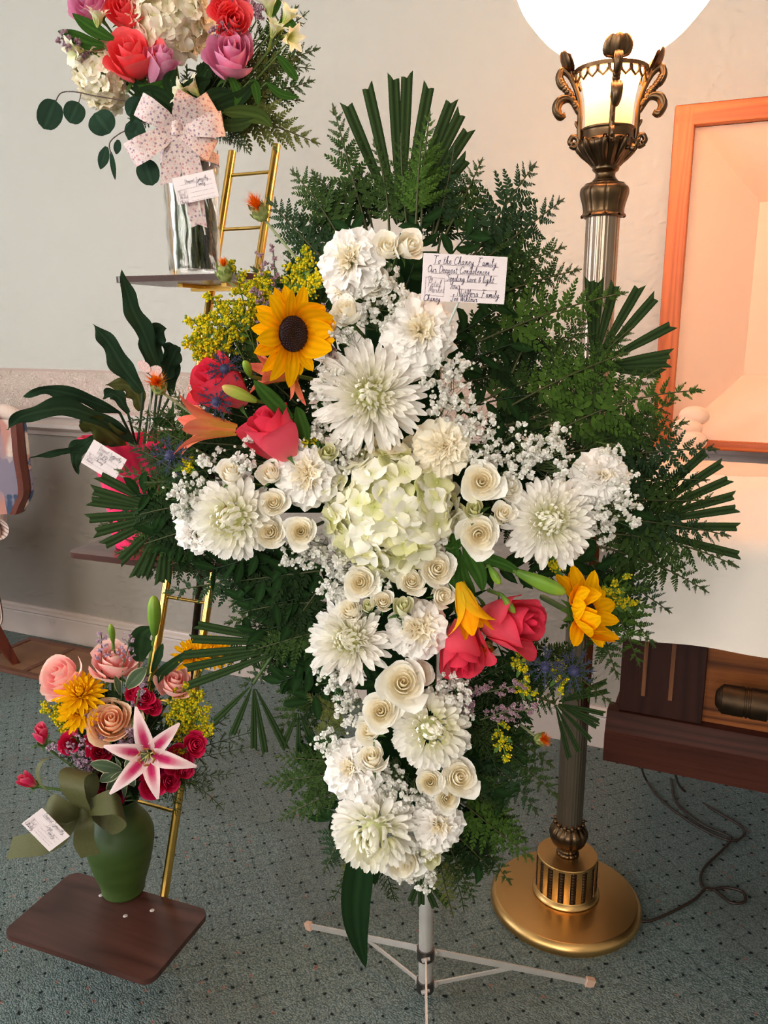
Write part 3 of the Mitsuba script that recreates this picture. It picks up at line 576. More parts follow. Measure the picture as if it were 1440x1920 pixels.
for lo, hi in (([.022, .022, 0], [.215, .238, .008]), ([.235, .022, 0], [.438, .238, .008])):
    V, F = G().box(lo, hi).mesh(); put('board', mikit.ply((V @ FM[:3, :3].T + FM[:3, 3], F[:, ::-1]), 'mat_panel'), None, fp)
# ---------------------------------------------------------------- flowers: one prototype each, its petals shared by all copies
WHITE, CREAM, GREENISH = col(250, 248, 243), col(250, 238, 206), col(226, 230, 178)
def rose_proto(N, op, cin, cout, cedge, cbase, seed, k=7, full=.22, pt=1.6, bulge=.13):
    """Petals of one bloom of radius 1 around +z. op: 0 a bud, 1 wide open."""
    r = np.random.default_rng(seed); out = []
    for i in range(N):
        t = i / (N - 1); R = .035 + (.35 + .50 * op) * t ** .85; top = .46 - (.06 + .42 * op) * t ** 1.8; zb = -.85
        phi = 1.70 - .88 * t ** .7; flare = (.03 + .30 * op) * t ** 1.6; a0 = i * 2.4 + r.uniform(-.25, .25); tw = r.uniform(-.08, .08); sg = 1
        def fn(u, v):
            uu = u * (1 - (.10 + .16 * t) * np.abs(v) ** pt)
            rr = R * (full + (1 - full) * np.sin(np.minimum(1, uu * 1.35) * PI / 2)) * (1 + .10 * v * sg) * (1 - .30 * (1 - t) * uu ** 4) * (1 + bulge * t * np.abs(v) ** 2.2 * uu ** 2) + flare * uu ** 5 * (1 + .35 * np.cos(v * 2.6 + i))
            z = zb + (top - zb) * uu - flare * .9 * np.clip((uu - .86) / .14, 0, 1) ** 2 * .35 + .03 * np.sin(3.1 * v + i * 1.7) * u
            w = phi * (.34 + .66 * np.sin(PI * np.minimum(1, .10 + uu * .62))); a = a0 + v * w + tw * u
            return rr * np.cos(a), rr * np.sin(a), z
        def cf(u, v):
            c = lerp(cin, cout, np.clip(t * 1.15, 0, 1)) * np.ones_like(u)
            e = sstep(.78, 1., u) * .75; b = sstep(.45, .0, u)
            return (c * (1 - e) + cedge * e) * (1 - b) + cbase * b
        out.append(('petal', sheetfn(k, k, fn, cf).ply('mat_petal')))
    def cal(u, v): a = v * PI; rr = .26 * np.sin(u * PI / 2) + .03; return rr * np.cos(a), rr * np.sin(a), -1.05 + .3 * u
    g = sheetfn(4, 13, cal, lambda u, v: col(86, 118, 60))
    for q in range(5):
        a = q * 1.257; ca, sa = math.cos(a), math.sin(a)
        P = np.stack([[A([(.24 + .42 * u + .05) * ca - v * .09 * (1 - u) * sa, (.24 + .42 * u + .05) * sa + v * .09 * (1 - u) * ca, -.80 + .25 * u - .35 * u * u]) for v in (-1, 0, 1)] for u in np.linspace(0, 1, 5)])
        g.sheet(P, col(78, 112, 56))
    out.append(('calyx', g.ply('mat_leaf')))
    return out
WR = dict(cin=col(253, 243, 216), cout=col(255, 252, 245), cedge=col(255, 255, 252), cbase=col(250, 244, 220))
PROTO = {}
def proto(name):
    if name in PROTO: return PROTO[name]
    p = {'white_open': lambda: rose_proto(19, .95, seed=1, **WR), 'white_open2': lambda: rose_proto(18, .78, seed=2, **WR), 'white_half': lambda: rose_proto(15, .5, seed=3, **WR),
         'white_bud': lambda: rose_proto(9, .08, cin=col(226, 226, 170), cout=col(236, 234, 200), cedge=col(248, 244, 222), cbase=col(190, 206, 130), seed=4),
         'coral_cup': lambda: rose_proto(13, .42, cin=col(218, 34, 70), cout=col(246, 94, 114), cedge=col(238, 62, 92), cbase=col(244, 128, 130), seed=5, k=9, full=.62, pt=3.5, bulge=-.03),
         'coral_open': lambda: rose_proto(16, .75, cin=col(214, 34, 70), cout=col(240, 82, 104), cedge=col(244, 120, 130), cbase=col(246, 150, 140), seed=6, k=8),
         'red_coral': lambda: rose_proto(14, .65, cin=col(238, 62, 76), cout=col(252, 100, 106), cedge=col(252, 122, 122), cbase=col(250, 150, 130), seed=7, k=8),
         'lavender': lambda: rose_proto(15, .6, cin=col(222, 110, 160), cout=col(236, 160, 196), cedge=col(240, 176, 206), cbase=col(240, 190, 200), seed=8, k=8),
         'pink': lambda: rose_proto(16, .85, cin=col(249, 168, 170), cout=col(253, 208, 204), cedge=col(253, 226, 208), cbase=col(250, 216, 196), seed=9, k=8),
         'peach': lambda: rose_proto(20, .95, cin=col(254, 204, 176), cout=col(254, 226, 194), cedge=col(254, 240, 208), cbase=col(240, 224, 170), seed=10, k=8),
         'magenta': lambda: rose_proto(16, .85, cin=col(200, 12, 66), cout=col(226, 34, 92), cedge=col(236, 70, 116), cbase=col(210, 60, 90), seed=11),
         'crimson': lambda: rose_proto(16, .7, cin=col(140, 6, 56), cout=col(176, 14, 78), cedge=col(190, 30, 90), cbase=col(150, 20, 70), seed=12),
         'pink_bud': lambda: rose_proto(8, .05, cin=col(214, 30, 76), cout=col(226, 60, 104), cedge=col(240, 130, 150), cbase=col(240, 150, 140), seed=13)}[name]()
    PROTO[name] = p; return p
STEM = col(84, 112, 58)
def stem_to(key, p, q, r=.0022, c=None, sag=.0):
    g = G().tube(bez(p, lerp(p, q, .5) + A([0, 0, -sag]), q, 6), r, STEM if c is None else c, k=6); put('stem', g.ply('mat_stem'), None, key)
FOAM_Y = 1.07
def foam(p, back=.10): return A(p) + nrm(A(p) - CAM) * back * 0 + A([(.055 - p[0]) * .12, min(back, .16), -.01])
def rose(kind, x, y, r, Y, tx, ty, label, group=None, roll=0., name='white_rose', cat='flower', fit=1., stem=.10, anchor=None, sc=(1, 1, 1)):
    p = at(x, y, Y); R = r * pxm(p) * fit; Z = facing(p, tx, ty); M = frame(p, Z, roll, R * A(sc)); k = thing(name, label, cat, group)
    for nm, sh in proto(kind): put(nm, sh, M, k)
    b = p - Z * R * 1.02 * sc[2]; stem_to(k, b, anchor if anchor is not None else b - Z * .02 + foam(b, stem) - b); return k
# chrysanthemum petals
def mum_petal(L, w, curl, cup, c0, c1, tipw=.75):
    def fn(u, v):
        ww = w * np.sin(PI * np.clip(.10 + u * tipw, 0, 1)) ** .6 * (1 - sstep(.86, 1.05, u) * .55 * 1)
        th = curl * u ** 1.6
        y = L * (u - .18 * abs(curl) * u ** 3); z = L * curl * .5 * u ** 2 + cup * w * v ** 2 * 1.6
        return ww * v, y, z
    return sheetfn(7, 3, fn, lambda u, v: lerp(c0, c1, sstep(.0, .6, u)) * (1 - .06 * (v == 0))).ply('mat_petal')
MP = [mum_petal(1, .125, .85, .55, col(234, 232, 186), col(252, 249, 236)), mum_petal(1, .125, .65, .55, col(236, 234, 206), col(252, 249, 242)), mum_petal(1, .118, .40, .6, col(240, 238, 222), col(253, 250, 246)),
      mum_petal(1, .105, -.2, .65, col(240, 237, 224), col(253, 250, 246), .7)]
def mum(x, y, r, Y, tx, ty, label, form=0., n=235, seed=0, flat=1.):
    """form 0: incurved ball, 1: open with long strap petals."""
    p = at(x, y, Y); R = r * pxm(p); Z = facing(p, tx, ty); F = frame(p - nrm(CAM - p) * R * .40, Z, seed, R); k = thing('white_chrysanthemum', label, 'flower', 'white chrysanthemums of the cross')
    q = np.random.default_rng(seed + 50)
    for i in range(n):
        t = (i + .5) / n; th = (.05 + 1.73 * t ** .56) * (1 + .03 * q.standard_normal()); ph = i * 2.39996 + .1 * q.standard_normal()
        d = A([math.sin(th) * math.cos(ph), math.sin(th) * math.sin(ph), math.cos(th)])
        e = A([math.cos(th) * math.cos(ph), math.cos(th) * math.sin(ph), -math.sin(th)])
        bl = max(0, 1 - form / .5); base = d * lerp(A([.30, .30, .24]), A([.50, .50, .46]), bl); L = lerp(lerp(.46, .74, t ** .6), lerp(.36, .88, t ** .8), form) * (1 + .08 * q.standard_normal())
        th = lerp(th, .04 + 1.75 * t ** .52, bl); d = A([math.sin(th) * math.cos(ph), math.sin(th) * math.sin(ph), math.cos(th)]); e = A([math.cos(th) * math.cos(ph), math.cos(th) * math.sin(ph), -math.sin(th)]); base = d * lerp(A([.30, .30, .24]), A([.46, .46, .44]), bl); L = lerp(L, lerp(.48, .60, t ** .7), bl); yy = nrm(d + A([0, 0, lerp(.55, .05, form) * (1 - bl)]) + bl * e * lerp(-.25, .55, t ** .6) + .06 * q.standard_normal(3)); zz = nrm(-e - yy * (-e @ yy)); xx = np.cross(yy, zz)
        j = 0 if t < .22 else 1 if t < .5 else 2 if t < (.85 if form < .5 else .7) else 3
        w = lerp(.62, 1.08, t) * lerp(1, .85, form) * (1 + bl * lerp(.75, .45, t))
        put('petal', MP[j], F @ axes(base, xx * w * max(L, .5), yy * L, zz * L), k)
    put('receptacle', MUMCORE, F, k)
    b = p - Z * R * .6; stem_to(k, b, foam(b, .08), .003); return k
MUMCORE = G().tm(trimesh.creation.icosphere(2, .30), col(226, 232, 176)).ply('mat_petal')
# carnation
def carn_petal(seed, c0, c1):
    q = np.random.default_rng(seed); ph = q.uniform(0, 6, 4)
    def fn(u, v):
        w = .08 + .40 * u ** 1.2; a = v * w * 1.25
        tooth = .085 * (np.abs(((v * 5.5 + seed) % 1.) - .5) * 2 - .5) * sstep(.9, 1, u)
        L = u * (1 - .10 * v ** 2) + tooth
        z = (.13 * np.sin(5.6 * v + ph[0]) + .07 * np.sin(12 * v + ph[1])) * u ** 1.7 + .25 * u ** 2 * (1 - u * .75) - .10 * u ** 3
        return L * np.sin(a), L * np.cos(a), z
    return sheetfn(8, 15, fn, lambda u, v: lerp(c0, c1, sstep(.1, .75, u))).ply('mat_petal')
CPW = [carn_petal(s, col(240, 230, 206), col(252, 249, 246)) for s in range(4)]
CPC = [carn_petal(s + 5, col(246, 232, 194), col(252, 245, 228)) for s in range(3)]
def carnation(x, y, r, Y, tx, ty, label, seed=0, cream=.25, n=58, name='white_carnation'):
    p = at(x, y, Y); R = r * pxm(p); Z = facing(p, tx, ty); F = frame(p - nrm(CAM - p) * R * .45 - Z * R * .1, Z, seed, R); k = thing(name, label, 'flower', 'carnations of the cross')
    q = np.random.default_rng(seed + 90)
    for i in range(n):
        t = (i + .5) / n; el = lerp(1.5, -.15, t ** .8) + .14 * q.standard_normal(); ph = i * 2.39996 + .2 * q.standard_normal()
        d = A([math.cos(el) * math.cos(ph), math.cos(el) * math.sin(ph), math.sin(el)]); e = A([-math.sin(el) * math.cos(ph), -math.sin(el) * math.sin(ph), math.cos(el)])
        L = lerp(.66, 1.02, t) * (1 + .08 * q.standard_normal()); c, s = math.cos(.5 * q.standard_normal() * (1 - t)), math.sin(.5 * q.standard_normal() * (1 - t))
        zz = e; xx = np.cross(d, zz)
        sh = (CPC if t < cream else CPW); put('petal', sh[i % len(sh)], F @ axes([0, 0, 0], xx * L * lerp(.62, 1., t), d * L, zz * L), k)
    g = G().tube(A([[0, 0, -.55], [0, 0, -.1], [0, 0, .12]]), [.10, .22, .24], col(120, 142, 92), k=10); put('calyx', g.ply('mat_stem'), F, k)
    b = p - Z * R * 1.0; stem_to(k, b, foam(b, .08), .0025); return k
# hydrangea
def floret(seed, c0, c1):
    q = np.random.default_rng(seed); g = G()
    for i in range(4):
        a0 = i * PI / 2 + .12 * q.standard_normal(); s = 1 + .1 * q.standard_normal(); tl = .18 + .22 * q.random()
        def fn(u, v):
            w = .56 * np.sin(PI * np.clip(.08 + u * .80, 0, 1)) ** .75 * (1 - .3 * sstep(.85, 1, u)); x = w * v; y = u * s; z = tl * u ** 2 - .22 * v ** 2 * u * (1 - .5 * u) + .04 * np.sin(6 * v + i) * u
            ca, sa = math.cos(a0), math.sin(a0); return x * ca - y * sa, x * sa + y * ca, z
        sheetfn(5, 5, fn, lambda u, v: lerp(c0, c1, sstep(.05, .55, u)), g)
    g.tm(trimesh.creation.icosphere(1, .10), c0)
    return g.ply('mat_petal')
FLG = [floret(s, col(214, 214, 140), col(244, 240, 214)) for s in range(3)] + [floret(s + 5, col(204, 208, 126), col(232, 230, 180)) for s in range(2)]
FLW = [floret(s + 9, col(226, 226, 180), col(251, 248, 236)) for s in range(3)]
def hydrangea(x, y, rx, ry, Y, tx, ty, label, n=85, seed=0, white=.45, fl=.24, group=None, anchor=None):
    p = at(x, y, Y); R = rx * pxm(p); Z = facing(p, tx, ty); F = frame(p - nrm(CAM - p) * R * .45, Z, 0, A([R, R * ry / rx, R * .85])); k = thing('hydrangea', label, 'flower', group)
    q = np.random.default_rng(seed + 30); Ri = np.linalg.inv(F)
    for i in range(n):
        t = (i + .5) / n; th = math.acos(1 - 1.18 * t) + .05 * q.standard_normal(); ph = i * 2.39996
        d = A([math.sin(th) * math.cos(ph), math.sin(th) * math.sin(ph), math.cos(th)]); rad = 1 - .10 * q.random() - .06 * (i % 3 == 0)
        c = (F @ np.append(d * (rad - .07), 1))[:3]; z = nrm(F[:3, :3] @ d + R * .28 * q.standard_normal(3))
        sh = (FLW if q.random() < white else FLG); put('floret', sh[i % len(sh)], frame(c, z, q.uniform(0, 6), R * fl * (1 + .12 * q.standard_normal())), k)
    g = G().tm(trimesh.creation.icosphere(2, .72), col(120, 140, 70)); put('flower_stalks', g.ply('mat_stem'), F, k)
    b = p - Z * R * .7; stem_to(k, b, anchor if anchor is not None else foam(b, .06), .004); return k
# sunflower
def sun_petal(seed, bend, tw, wide=.205):
    def fn(u, v):
        w = wide * np.sin(PI * np.clip(.16 + u * .84, 0, 1)) ** .62; x = w * v; z = bend * u ** 2 + .30 * w * np.abs(v) ** 1.3 - .03 * np.cos(v * 7) * u * (1 - u)
        a = tw * u; return x * np.cos(a) - (z - bend * u ** 2) * np.sin(a) * .5, u * (1 - .25 * abs(bend) * u), z + x * np.sin(a)
    return sheetfn(9, 7, fn, lambda u, v: lerp(col(226, 128, 6), col(252, 184, 12), sstep(.0, .45, u)) * (1 - .12 * np.cos(v * 9))).ply('mat_petal')
SPT = [sun_petal(0, -.10, .1), sun_petal(1, .18, -.3), sun_petal(2, -.25, .4), sun_petal(3, .7, .2, .30), sun_petal(4, .95, -.5, .32)]
def sunflower(x, y, r, Y, tx, ty, label, disc=.34, seed=0, roll=0., fold=()):
    p = at(x, y, Y); R = r * pxm(p); Z = facing(p, tx, ty); F = frame(p, Z, roll, R); k = thing('sunflower', label, 'flower'); q = np.random.default_rng(seed)
    n = 26
    for i in range(n):
        a = i * 2 * PI / 13 + (PI / 13 if i >= 13 else 0) + .07 * q.standard_normal(); d = A([math.cos(a), math.sin(a), 0]); back = i >= 13
        fo = any(abs((a - f0 + PI) % (2 * PI) - PI) < w for f0, w in fold)
        sh = SPT[3 + i % 2] if fo else SPT[q.integers(0, 3)]
        el = (.35 if fo else (.16 if not back else -.05)) + .12 * q.standard_normal(); dd = nrm(d + A([0, 0, el])); zz = nrm(A([0, 0, 1]) - dd * dd[2]); xx = np.cross(dd, zz)
        L = (1 - disc * .85) * (1 + .08 * q.standard_normal()) * (.95 if back else 1)
        put('petal', sh, F @ axes(d * disc * .85 - A([0, 0, .05 + .03 * back]), xx * L * 1.25, dd * L, zz * L), k)
    put('disc', SUND, F @ np.diag([disc, disc, disc * .8, 1]), k, 'dark brown seed disc')
    g = G()
    for i in range(16):
        a = i * 2 * PI / 16; ca, sa = math.cos(a), math.sin(a)
        g.sheet(np.stack([[A([(.2 + .42 * u) * ca - v * .10 * (1 - u) * sa, (.2 + .42 * u) * sa + v * .10 * (1 - u) * ca, -.14 + .02 * u]) for v in (-1, 0, 1)] for u in np.linspace(0, 1, 4)]), col(84, 116, 52))
    g.lathe([(.05, -.32), (.22, -.2), (.38, -.12), (.38, -.09)], 16, col(84, 116, 52)); put('bract', g.ply('mat_leaf'), F, k)
    b = p - Z * R * .3; stem_to(k, b, foam(b, .1), .004); return k
def sund():
    g = G().lathe(catmull([(1.0, -.12), (1.0, .05), (.86, .22), (.6, .30), (.35, .22), (.12, .14), (.0005, .12)], 4)[::-1], 32, col(34, 16, 18))
    for i in range(170):
        t = (i + .5) / 170; r = math.sqrt(t) * .97; a = i * 2.39996; z = np.interp(r, [0, .35, .6, .86, 1], [.12, .22, .30, .22, .05])
        s = .05 + .025 * t; c = lerp(col(58, 30, 26), col(50, 20, 22), t) if r > .45 else col(70, 44, 30)
        g.sheet(np.stack([[A([r * math.cos(a) + s * math.cos(b) * (1 - u), r * math.sin(a) + s * math.sin(b) * (1 - u), z + .13 * u]) for b in (0, 1.57, 3.14, 4.71)] for u in (0., 1.)]), c, close=True)
    return g.ply('mat_stem')
SUND = sund()
# lilies and buds
def tepal(open_, c0, c1, cm, w=.19, spot=False):
    def fn(u, v):
        ww = w * np.sin(PI * np.clip(.07 + u * .90, 0, 1)) ** .85; rec = open_ * u ** (2 if open_ > .5 else 3.2)
        r = .07 + .10 * np.sin(u * PI * .5) + rec * .75; z = u * (1 - .42 * open_ * u) ; x = ww * v
        return x, r - .55 * ww * v ** 2 * (1 - .6 * u), z - .25 * open_ * u ** 4
    def cf(u, v):
        e = sstep(.55, 1., np.abs(v)); m = sstep(.22, .0, np.abs(v)); c = lerp(c0, c1, sstep(.1, .9, u)); 
        return c * (1 - m * .6) + cm * m * .6 if not spot else lerp(lerp(cm, c1, sstep(.25, .75, np.abs(v))), c1, sstep(.55, .95, u))
    return sheetfn(10, 7, fn, cf).ply('mat_petal')
def lily(sh, x, y, L, Y, Z, label, name='lily', n=6, roll=0., stamens=False, spread=1., anchor=None, group=None):
    """p is the throat end of the stem; Z the way it opens; L its length in pixels."""
    p = at(x, y, Y); S = L * pxm(p); F = frame(p, Z, roll, S); k = thing(name, label, 'flower', group)
    for i in range(n):
        a = i * 2 * PI / n; s = sh[i % len(sh)]; off = .0 if i % 2 else .02
        Rz = np.eye(4); Rz[0, 0], Rz[0, 1], Rz[1, 0], Rz[1, 1] = math.cos(a), -math.sin(a), math.sin(a), math.cos(a)
        sc = np.diag([spread * (1.0 if i % 2 else .78), spread, 1, 1.]); sc[2, 3] = off
        put('petal', s, F @ Rz @ sc, k)
    if stamens:
        for i in range(6):
            a = i * PI / 3 + .3; g = G().tube(A([[.03 * math.cos(a), .03 * math.sin(a), .1], [.07 * math.cos(a), .07 * math.sin(a), .4], [.16 * math.cos(a), .16 * math.sin(a), .62]]), .012, col(206, 214, 150), k=5)
            g.tube(A([[.16 * math.cos(a) - .05 * math.sin(a), .16 * math.sin(a) + .05 * math.cos(a), .62], [.16 * math.cos(a) + .05 * math.sin(a), .16 * math.sin(a) - .05 * math.cos(a), .63]]), .02, col(150, 84, 40), k=6); put('stamen', g.ply('mat_stem'), F, k)
        put('pistil', G().tube(A([[0, 0, .1], [0, 0, .75]]), [.016, .022], col(190, 200, 120), k=6).ply('mat_stem'), F, k)
    b = p; stem_to(k, b + Z * S * .05, anchor if anchor is not None else foam(b - Z * .01, .06), .0028, col(110, 130, 60)); return k
def bud_mesh(c0, c1, c2):
    def wob(a, z): return 1 + .07 * np.cos(3 * a)
    pr = catmull([(.002, 0), (.055, .02), (.095, .2), (.135, .5), (.125, .75), (.07, .93), (.002, 1.0)], 4)
    a = np.arange(24) * 2 * PI / 24; g = G(); n = len(pr); t = pr[:, 1:2]
    C = lerp(lerp(c0, c1, sstep(.0, .5, t)), c2, sstep(.6, 1., t)) [:, None, :] * (1 - .16 * (np.abs(np.cos(1.5 * a)) > .93))[None, :, None]
    R = pr[:, :1] * (1 + .10 * np.cos(3 * a)) * (1 - .10 * (np.abs(np.cos(1.5 * a)) > .93)); P = np.stack([R * np.cos(a), R * np.sin(a), np.broadcast_to(t, R.shape)], -1)
    return g.sheet(P, C, close=True).ply('mat_paint')
def bud(sh, p0, p1, Y0, Y1, label, wide=1., name='lily_bud', anchor=None, curve=0):
    a, b = at(*p0, Y0), at(*p1, Y1); L = np.linalg.norm(b - a); F = frame(a, b - a, .4, A([wide, wide, 1]) * L); k = thing(name, label, 'flower bud'); put('bud', sh, F, k)
    stem_to(k, a, anchor if anchor is not None else foam(a, .05), .0025, col(96, 126, 54)); return k
BUDG = bud_mesh(col(130, 160, 60), col(170, 184, 76), col(196, 170, 90)); BUDG2 = bud_mesh(col(84, 122, 36), col(112, 150, 46), col(140, 170, 58))
# leaves
def blade(pts, w, nr, c=(col(40, 78, 44), col(58, 100, 56)), fold=.25, wave=0., nv=7, shape=None, seed=0, tipc=None, edge=None):
    """A leaf along pts (n x 3): half width w, facing nr."""
    pts = A(pts); n = len(pts); u = np.linspace(0, 1, n); tg = np.gradient(pts, axis=0); tg /= np.linalg.norm(tg, axis=1, keepdims=True)
    s = np.cross(tg, nr); s /= np.linalg.norm(s, axis=1, keepdims=True) + 1e-9; z = np.cross(s, tg)
    ww = w * (np.sin(PI * np.clip(.06 + u * .94, 0, 1)) ** .8 if shape is None else shape(u)); v = np.linspace(-1, 1, nv)
    h = ww[:, None] * fold * np.abs(v) + wave * w * np.sin(u[:, None] * 17 + seed + 2.0 * (v > 0)) * v ** 2
    sw = 1 + (wave > .2) * .20 * np.sin(u[:, None] * 15 + seed + 2.4 * (v > 0)) * np.ones(nv)
    P = pts[:, None] + (ww[:, None] * sw * v)[..., None] * s[:, None] + h[..., None] * z[:, None]
    C = lerp(c[0], c[1], (.5 + .5 * np.cos(v * 10) * .4)[None, :, None] * np.ones((n, 1, 1)))
    C = C * (1 + .25 * (np.abs(v) < .1))[None, :, None]
    if edge is not None: C = lerp(C, edge * np.ones(3), (np.abs(v) > .8)[None, :, None] * np.ones((n, 1, 1)) * .9)
    return G().sheet(P, C)
# leatherleaf fern
GREENS = [(col(44, 62, 32), col(64, 86, 44)), (col(42, 60, 40), col(58, 80, 54)), (col(54, 78, 34), col(76, 104, 44)), (col(30, 44, 26), col(42, 58, 34)), (col(84, 92, 48), col(104, 110, 60))]  # third pair is for lit fronds: the light is put into the colour
def pinna(seed, cc, n=8):
    q = np.random.default_rng(seed); g = G()
    g.tube(A([[0, 0, 0], [0, .5, .01], [0, .97, -.03]]), [.011, .008, .003], cc[0] * .9, k=3)
    for i in range(n):
        for s in (-1, 1):
            t = (i + .35 + .25 * (s > 0)) / n; L = (.25 * (1 - t) ** .7 + .05) * (1 + .10 * q.standard_normal()); an = lerp(.98, .45, t) + .06 * q.standard_normal(); w = L * .235
            d = A([s * math.sin(an), math.cos(an), .12 * q.standard_normal()]); e = A([math.cos(an), -s * math.sin(an), 0.]); o = A([0, t, .01 - .03 * t]); c = lerp(cc[0], cc[1], np.clip(.5 + .35 * q.standard_normal(), 0, 1))
            P = np.stack([[o + d * L * u + e * w * ww * v + A([0, 0, .25 * w * abs(v) - .25 * L * u * u]) for v in (-1, 0, 1)] for u, ww in ((0, .3), (.3, 1.), (.6, .92), (.83, .5), (1., .02))])
            g.sheet(P, c)
    P = np.stack([[A([w * v, .9 + .14 * u, -.03]) for v in (-1, 0, 1)] for u, w in ((0, .03), (.4, .035), (1, .002))]); g.sheet(P, cc[1])
    return g.ply('mat_leaf')
PINNA = [[pinna(10 * j + s, c) for s in range(3)] for j, c in enumerate(GREENS)]
def fern(x0, y0, Y0, x1, y1, Y1, w=.42, v=0, label=None, sag=.03, lean=(0, 0), n=9, bare=.14, name='fern_frond', group='leatherleaf fern fronds of the cross', roll=0., A0=None):
    """A frond from its stem end to its tip; w: longest pinna as a share of its length."""
    a, b = at(x0, y0, Y0) if A0 is None else A0, at(x1, y1, Y1); L = np.linalg.norm(b - a); seed = int(abs(x0 * 7 + y0 * 13 + x1 * 3 + y1)) % 10007; q = np.random.default_rng(seed)
    nr = nrm(nrm(CAM - (a + b) / 2) + lean[0] * RIGHT + lean[1] * UP + .18 * q.standard_normal(3)); d = nrm(b - a); side0 = nrm(np.cross(d, nr))
    mid = (a + b) / 2 + nr * sag * L + side0 * L * .05 * q.standard_normal() + A([0, 0, .03 * L])
    C = bez(a, mid, b, 12); k = thing(name, label, 'fern frond', group)
    put('stem', G().tube(C, lerp(.0016, .0007, np.linspace(0, 1, 12)), col(70, 74, 44), k=4).ply('mat_stem'), None, k)
    t = np.linspace(0, 1, 12); tg = np.gradient(C, axis=0)
    for i in range(n):
        for s in (-1, 1):
            f = bare + (1 - bare) * ((i + .25 + .4 * (s > 0)) / (n + .1)) ** .92; p = A([np.interp(f, t, C[:, j]) for j in range(3)]); g = nrm(A([np.interp(f, t, tg[:, j]) for j in range(3)]))
            z0 = nrm(nr - g * (nr @ g)); sd = np.cross(g, z0) * s; an = lerp(1.15, .62, f) + .10 * q.standard_normal()
            yy = nrm(g * math.cos(an) + sd * math.sin(an) + z0 * (.10 * q.standard_normal() - .10)); zz = nrm(z0 - yy * (z0 @ yy) + .15 * q.standard_normal(3)); zz = nrm(zz - yy * (zz @ yy)); xx = np.cross(yy, zz)
            l = L * w * ((1 - f) ** .85 * 1.0 + .05) * (1 + .07 * q.standard_normal()) * min(1, .72 + 3 * (f - bare))
            put('leaflet', PINNA[v][(i + (s > 0)) % 3], axes(p, xx, yy, zz, l), k)
    put('leaflet', PINNA[v][0], axes(C[-2], np.cross(nrm(C[-1] - C[-2]), nr), nrm(C[-1] - C[-2]), nr, L * .10), k)
    return k
# cut palm fan
def palm(cx, cy, Yc, tips, label, hw=.011, Yt=None, stem=None, c=(col(38, 54, 32), col(58, 78, 46)), inner=.08):
    k = thing('palm_fan', label, 'palm leaf', 'cut palm fans of the cross'); o = at(cx, cy, Yc)
    for i, tp in enumerate(tips):
        Yq = tp[2] if len(tp) > 2 else (Yt or Yc); b = at(tp[0], tp[1], Yq); sc = tp[3] if len(tp) > 3 else 1.
        d = nrm(b - o); nr = nrm(CAM - (o + b) / 2 + .12 * RIGHT * ((i % 3) - 1)); pts = np.stack([lerp(lerp(o, b, inner), b, t) for t in np.linspace(0, 1, 9)])
        s = nrm(np.cross(d, nr)); z = np.cross(s, d); u = np.linspace(0, 1, 9); ww = hw * sc * .62 * (.16 + .84 * np.sin(np.clip(u * 1.15, 0, 1) * PI / 2) ** .9)
        v = np.linspace(-1, 1, 9); pleat = A([.0, .2, .45, .2, .0, .2, .45, .2, 0.])
        P = pts[:, None] + (ww[:, None] * v)[..., None] * s + (ww[:, None] * pleat * .8)[..., None] * z
        P[-1] += d * (hw * .22 * np.abs(v) * 2)[:, None] + d * (v * hw * .3 * (1 if i % 2 else -1))[:, None]
        C = lerp(c[0], c[1], A([.2, .5, 1, .5, 0, .5, 1, .5, .2])[None, :, None] * np.ones((9, 1, 1)))
        put('blade', G().sheet(P, C).ply('mat_leaf'), None, k)
    e = at(*stem) if stem else foam(o, .05)
    put('stem', G().tube(bez(o, lerp(o, e, .5), e, 5), .0022, col(70, 90, 50), k=6).ply('mat_stem'), None, k); return k
# small-flowered sprigs
def blossom(seed, c0, c1, n=9, r=1.):
    q = np.random.default_rng(seed); g = G()
    for i in range(n):
        d = nrm(q.standard_normal(3) + A([0, 0, .6])); e = nrm(np.cross(d, q.standard_normal(3))); f = np.cross(d, e); s = .55 * r
        P = np.stack([[d * (.35 + .55 * u) * r + e * s * w * v + f * .25 * s * v * v * u for v in (-1, 0, 1)] for u, w in ((0, .5), (.6, .8), (1., .35))]); g.sheet(P, lerp(c0, c1, .5 + .5 * q.random()))
    g.tm(trimesh.creation.icosphere(1, .5 * r), c0); return g.ply('mat_petal')
BB = [blossom(s, col(226, 224, 214), col(250, 248, 246)) for s in range(3)]
BBUD = G().tm(trimesh.creation.icosphere(1, .8), col(226, 226, 210)).ply('mat_petal')
def breath(x, y, r, Y, label, n=18, seed=0, s=8.2):
    """A spray of baby's breath spread over r pixels around (x, y)."""
    q = np.random.default_rng(seed + 300); c = at(x, y, Y); S = pxm(c); k = thing('babys_breath', label, 'flower sprig', "baby's breath of the cross"); root = foam(c + A([0, .03, -.01]), .06); g = G(); nodes = [root]
    for i in range(n):
        a, rr = q.uniform(0, 2 * PI), r * math.sqrt(q.random()); p = c + (rr * math.cos(a) * RIGHT + rr * math.sin(a) * UP) * S - FWD * (q.uniform(-.012, .016)); j = lerp(root, p, .6) + .006 * q.standard_normal(3)
        g.tube(A([root, j, p]), .00035, col(110, 130, 84), k=3, caps=False)
        sz = s * S * q.uniform(.75, 1.2); put('blossom', BB[i % 3], frame(p, facing(p, .8 * q.standard_normal(), .8 * q.standard_normal()), q.uniform(0, 6), sz), k)
        if i % 2 == 0:
            p2 = p + (q.standard_normal() * 11 * RIGHT + q.standard_normal() * 11 * UP) * S; g.tube(A([j, p2]), .0003, col(110, 130, 84), k=3, caps=False); put('blossom', BBUD, frame(p2, facing(p2), 0, s * S * .42), k)
    put('stem', g.ply('mat_stem', False), None, k); return k
GRB = []
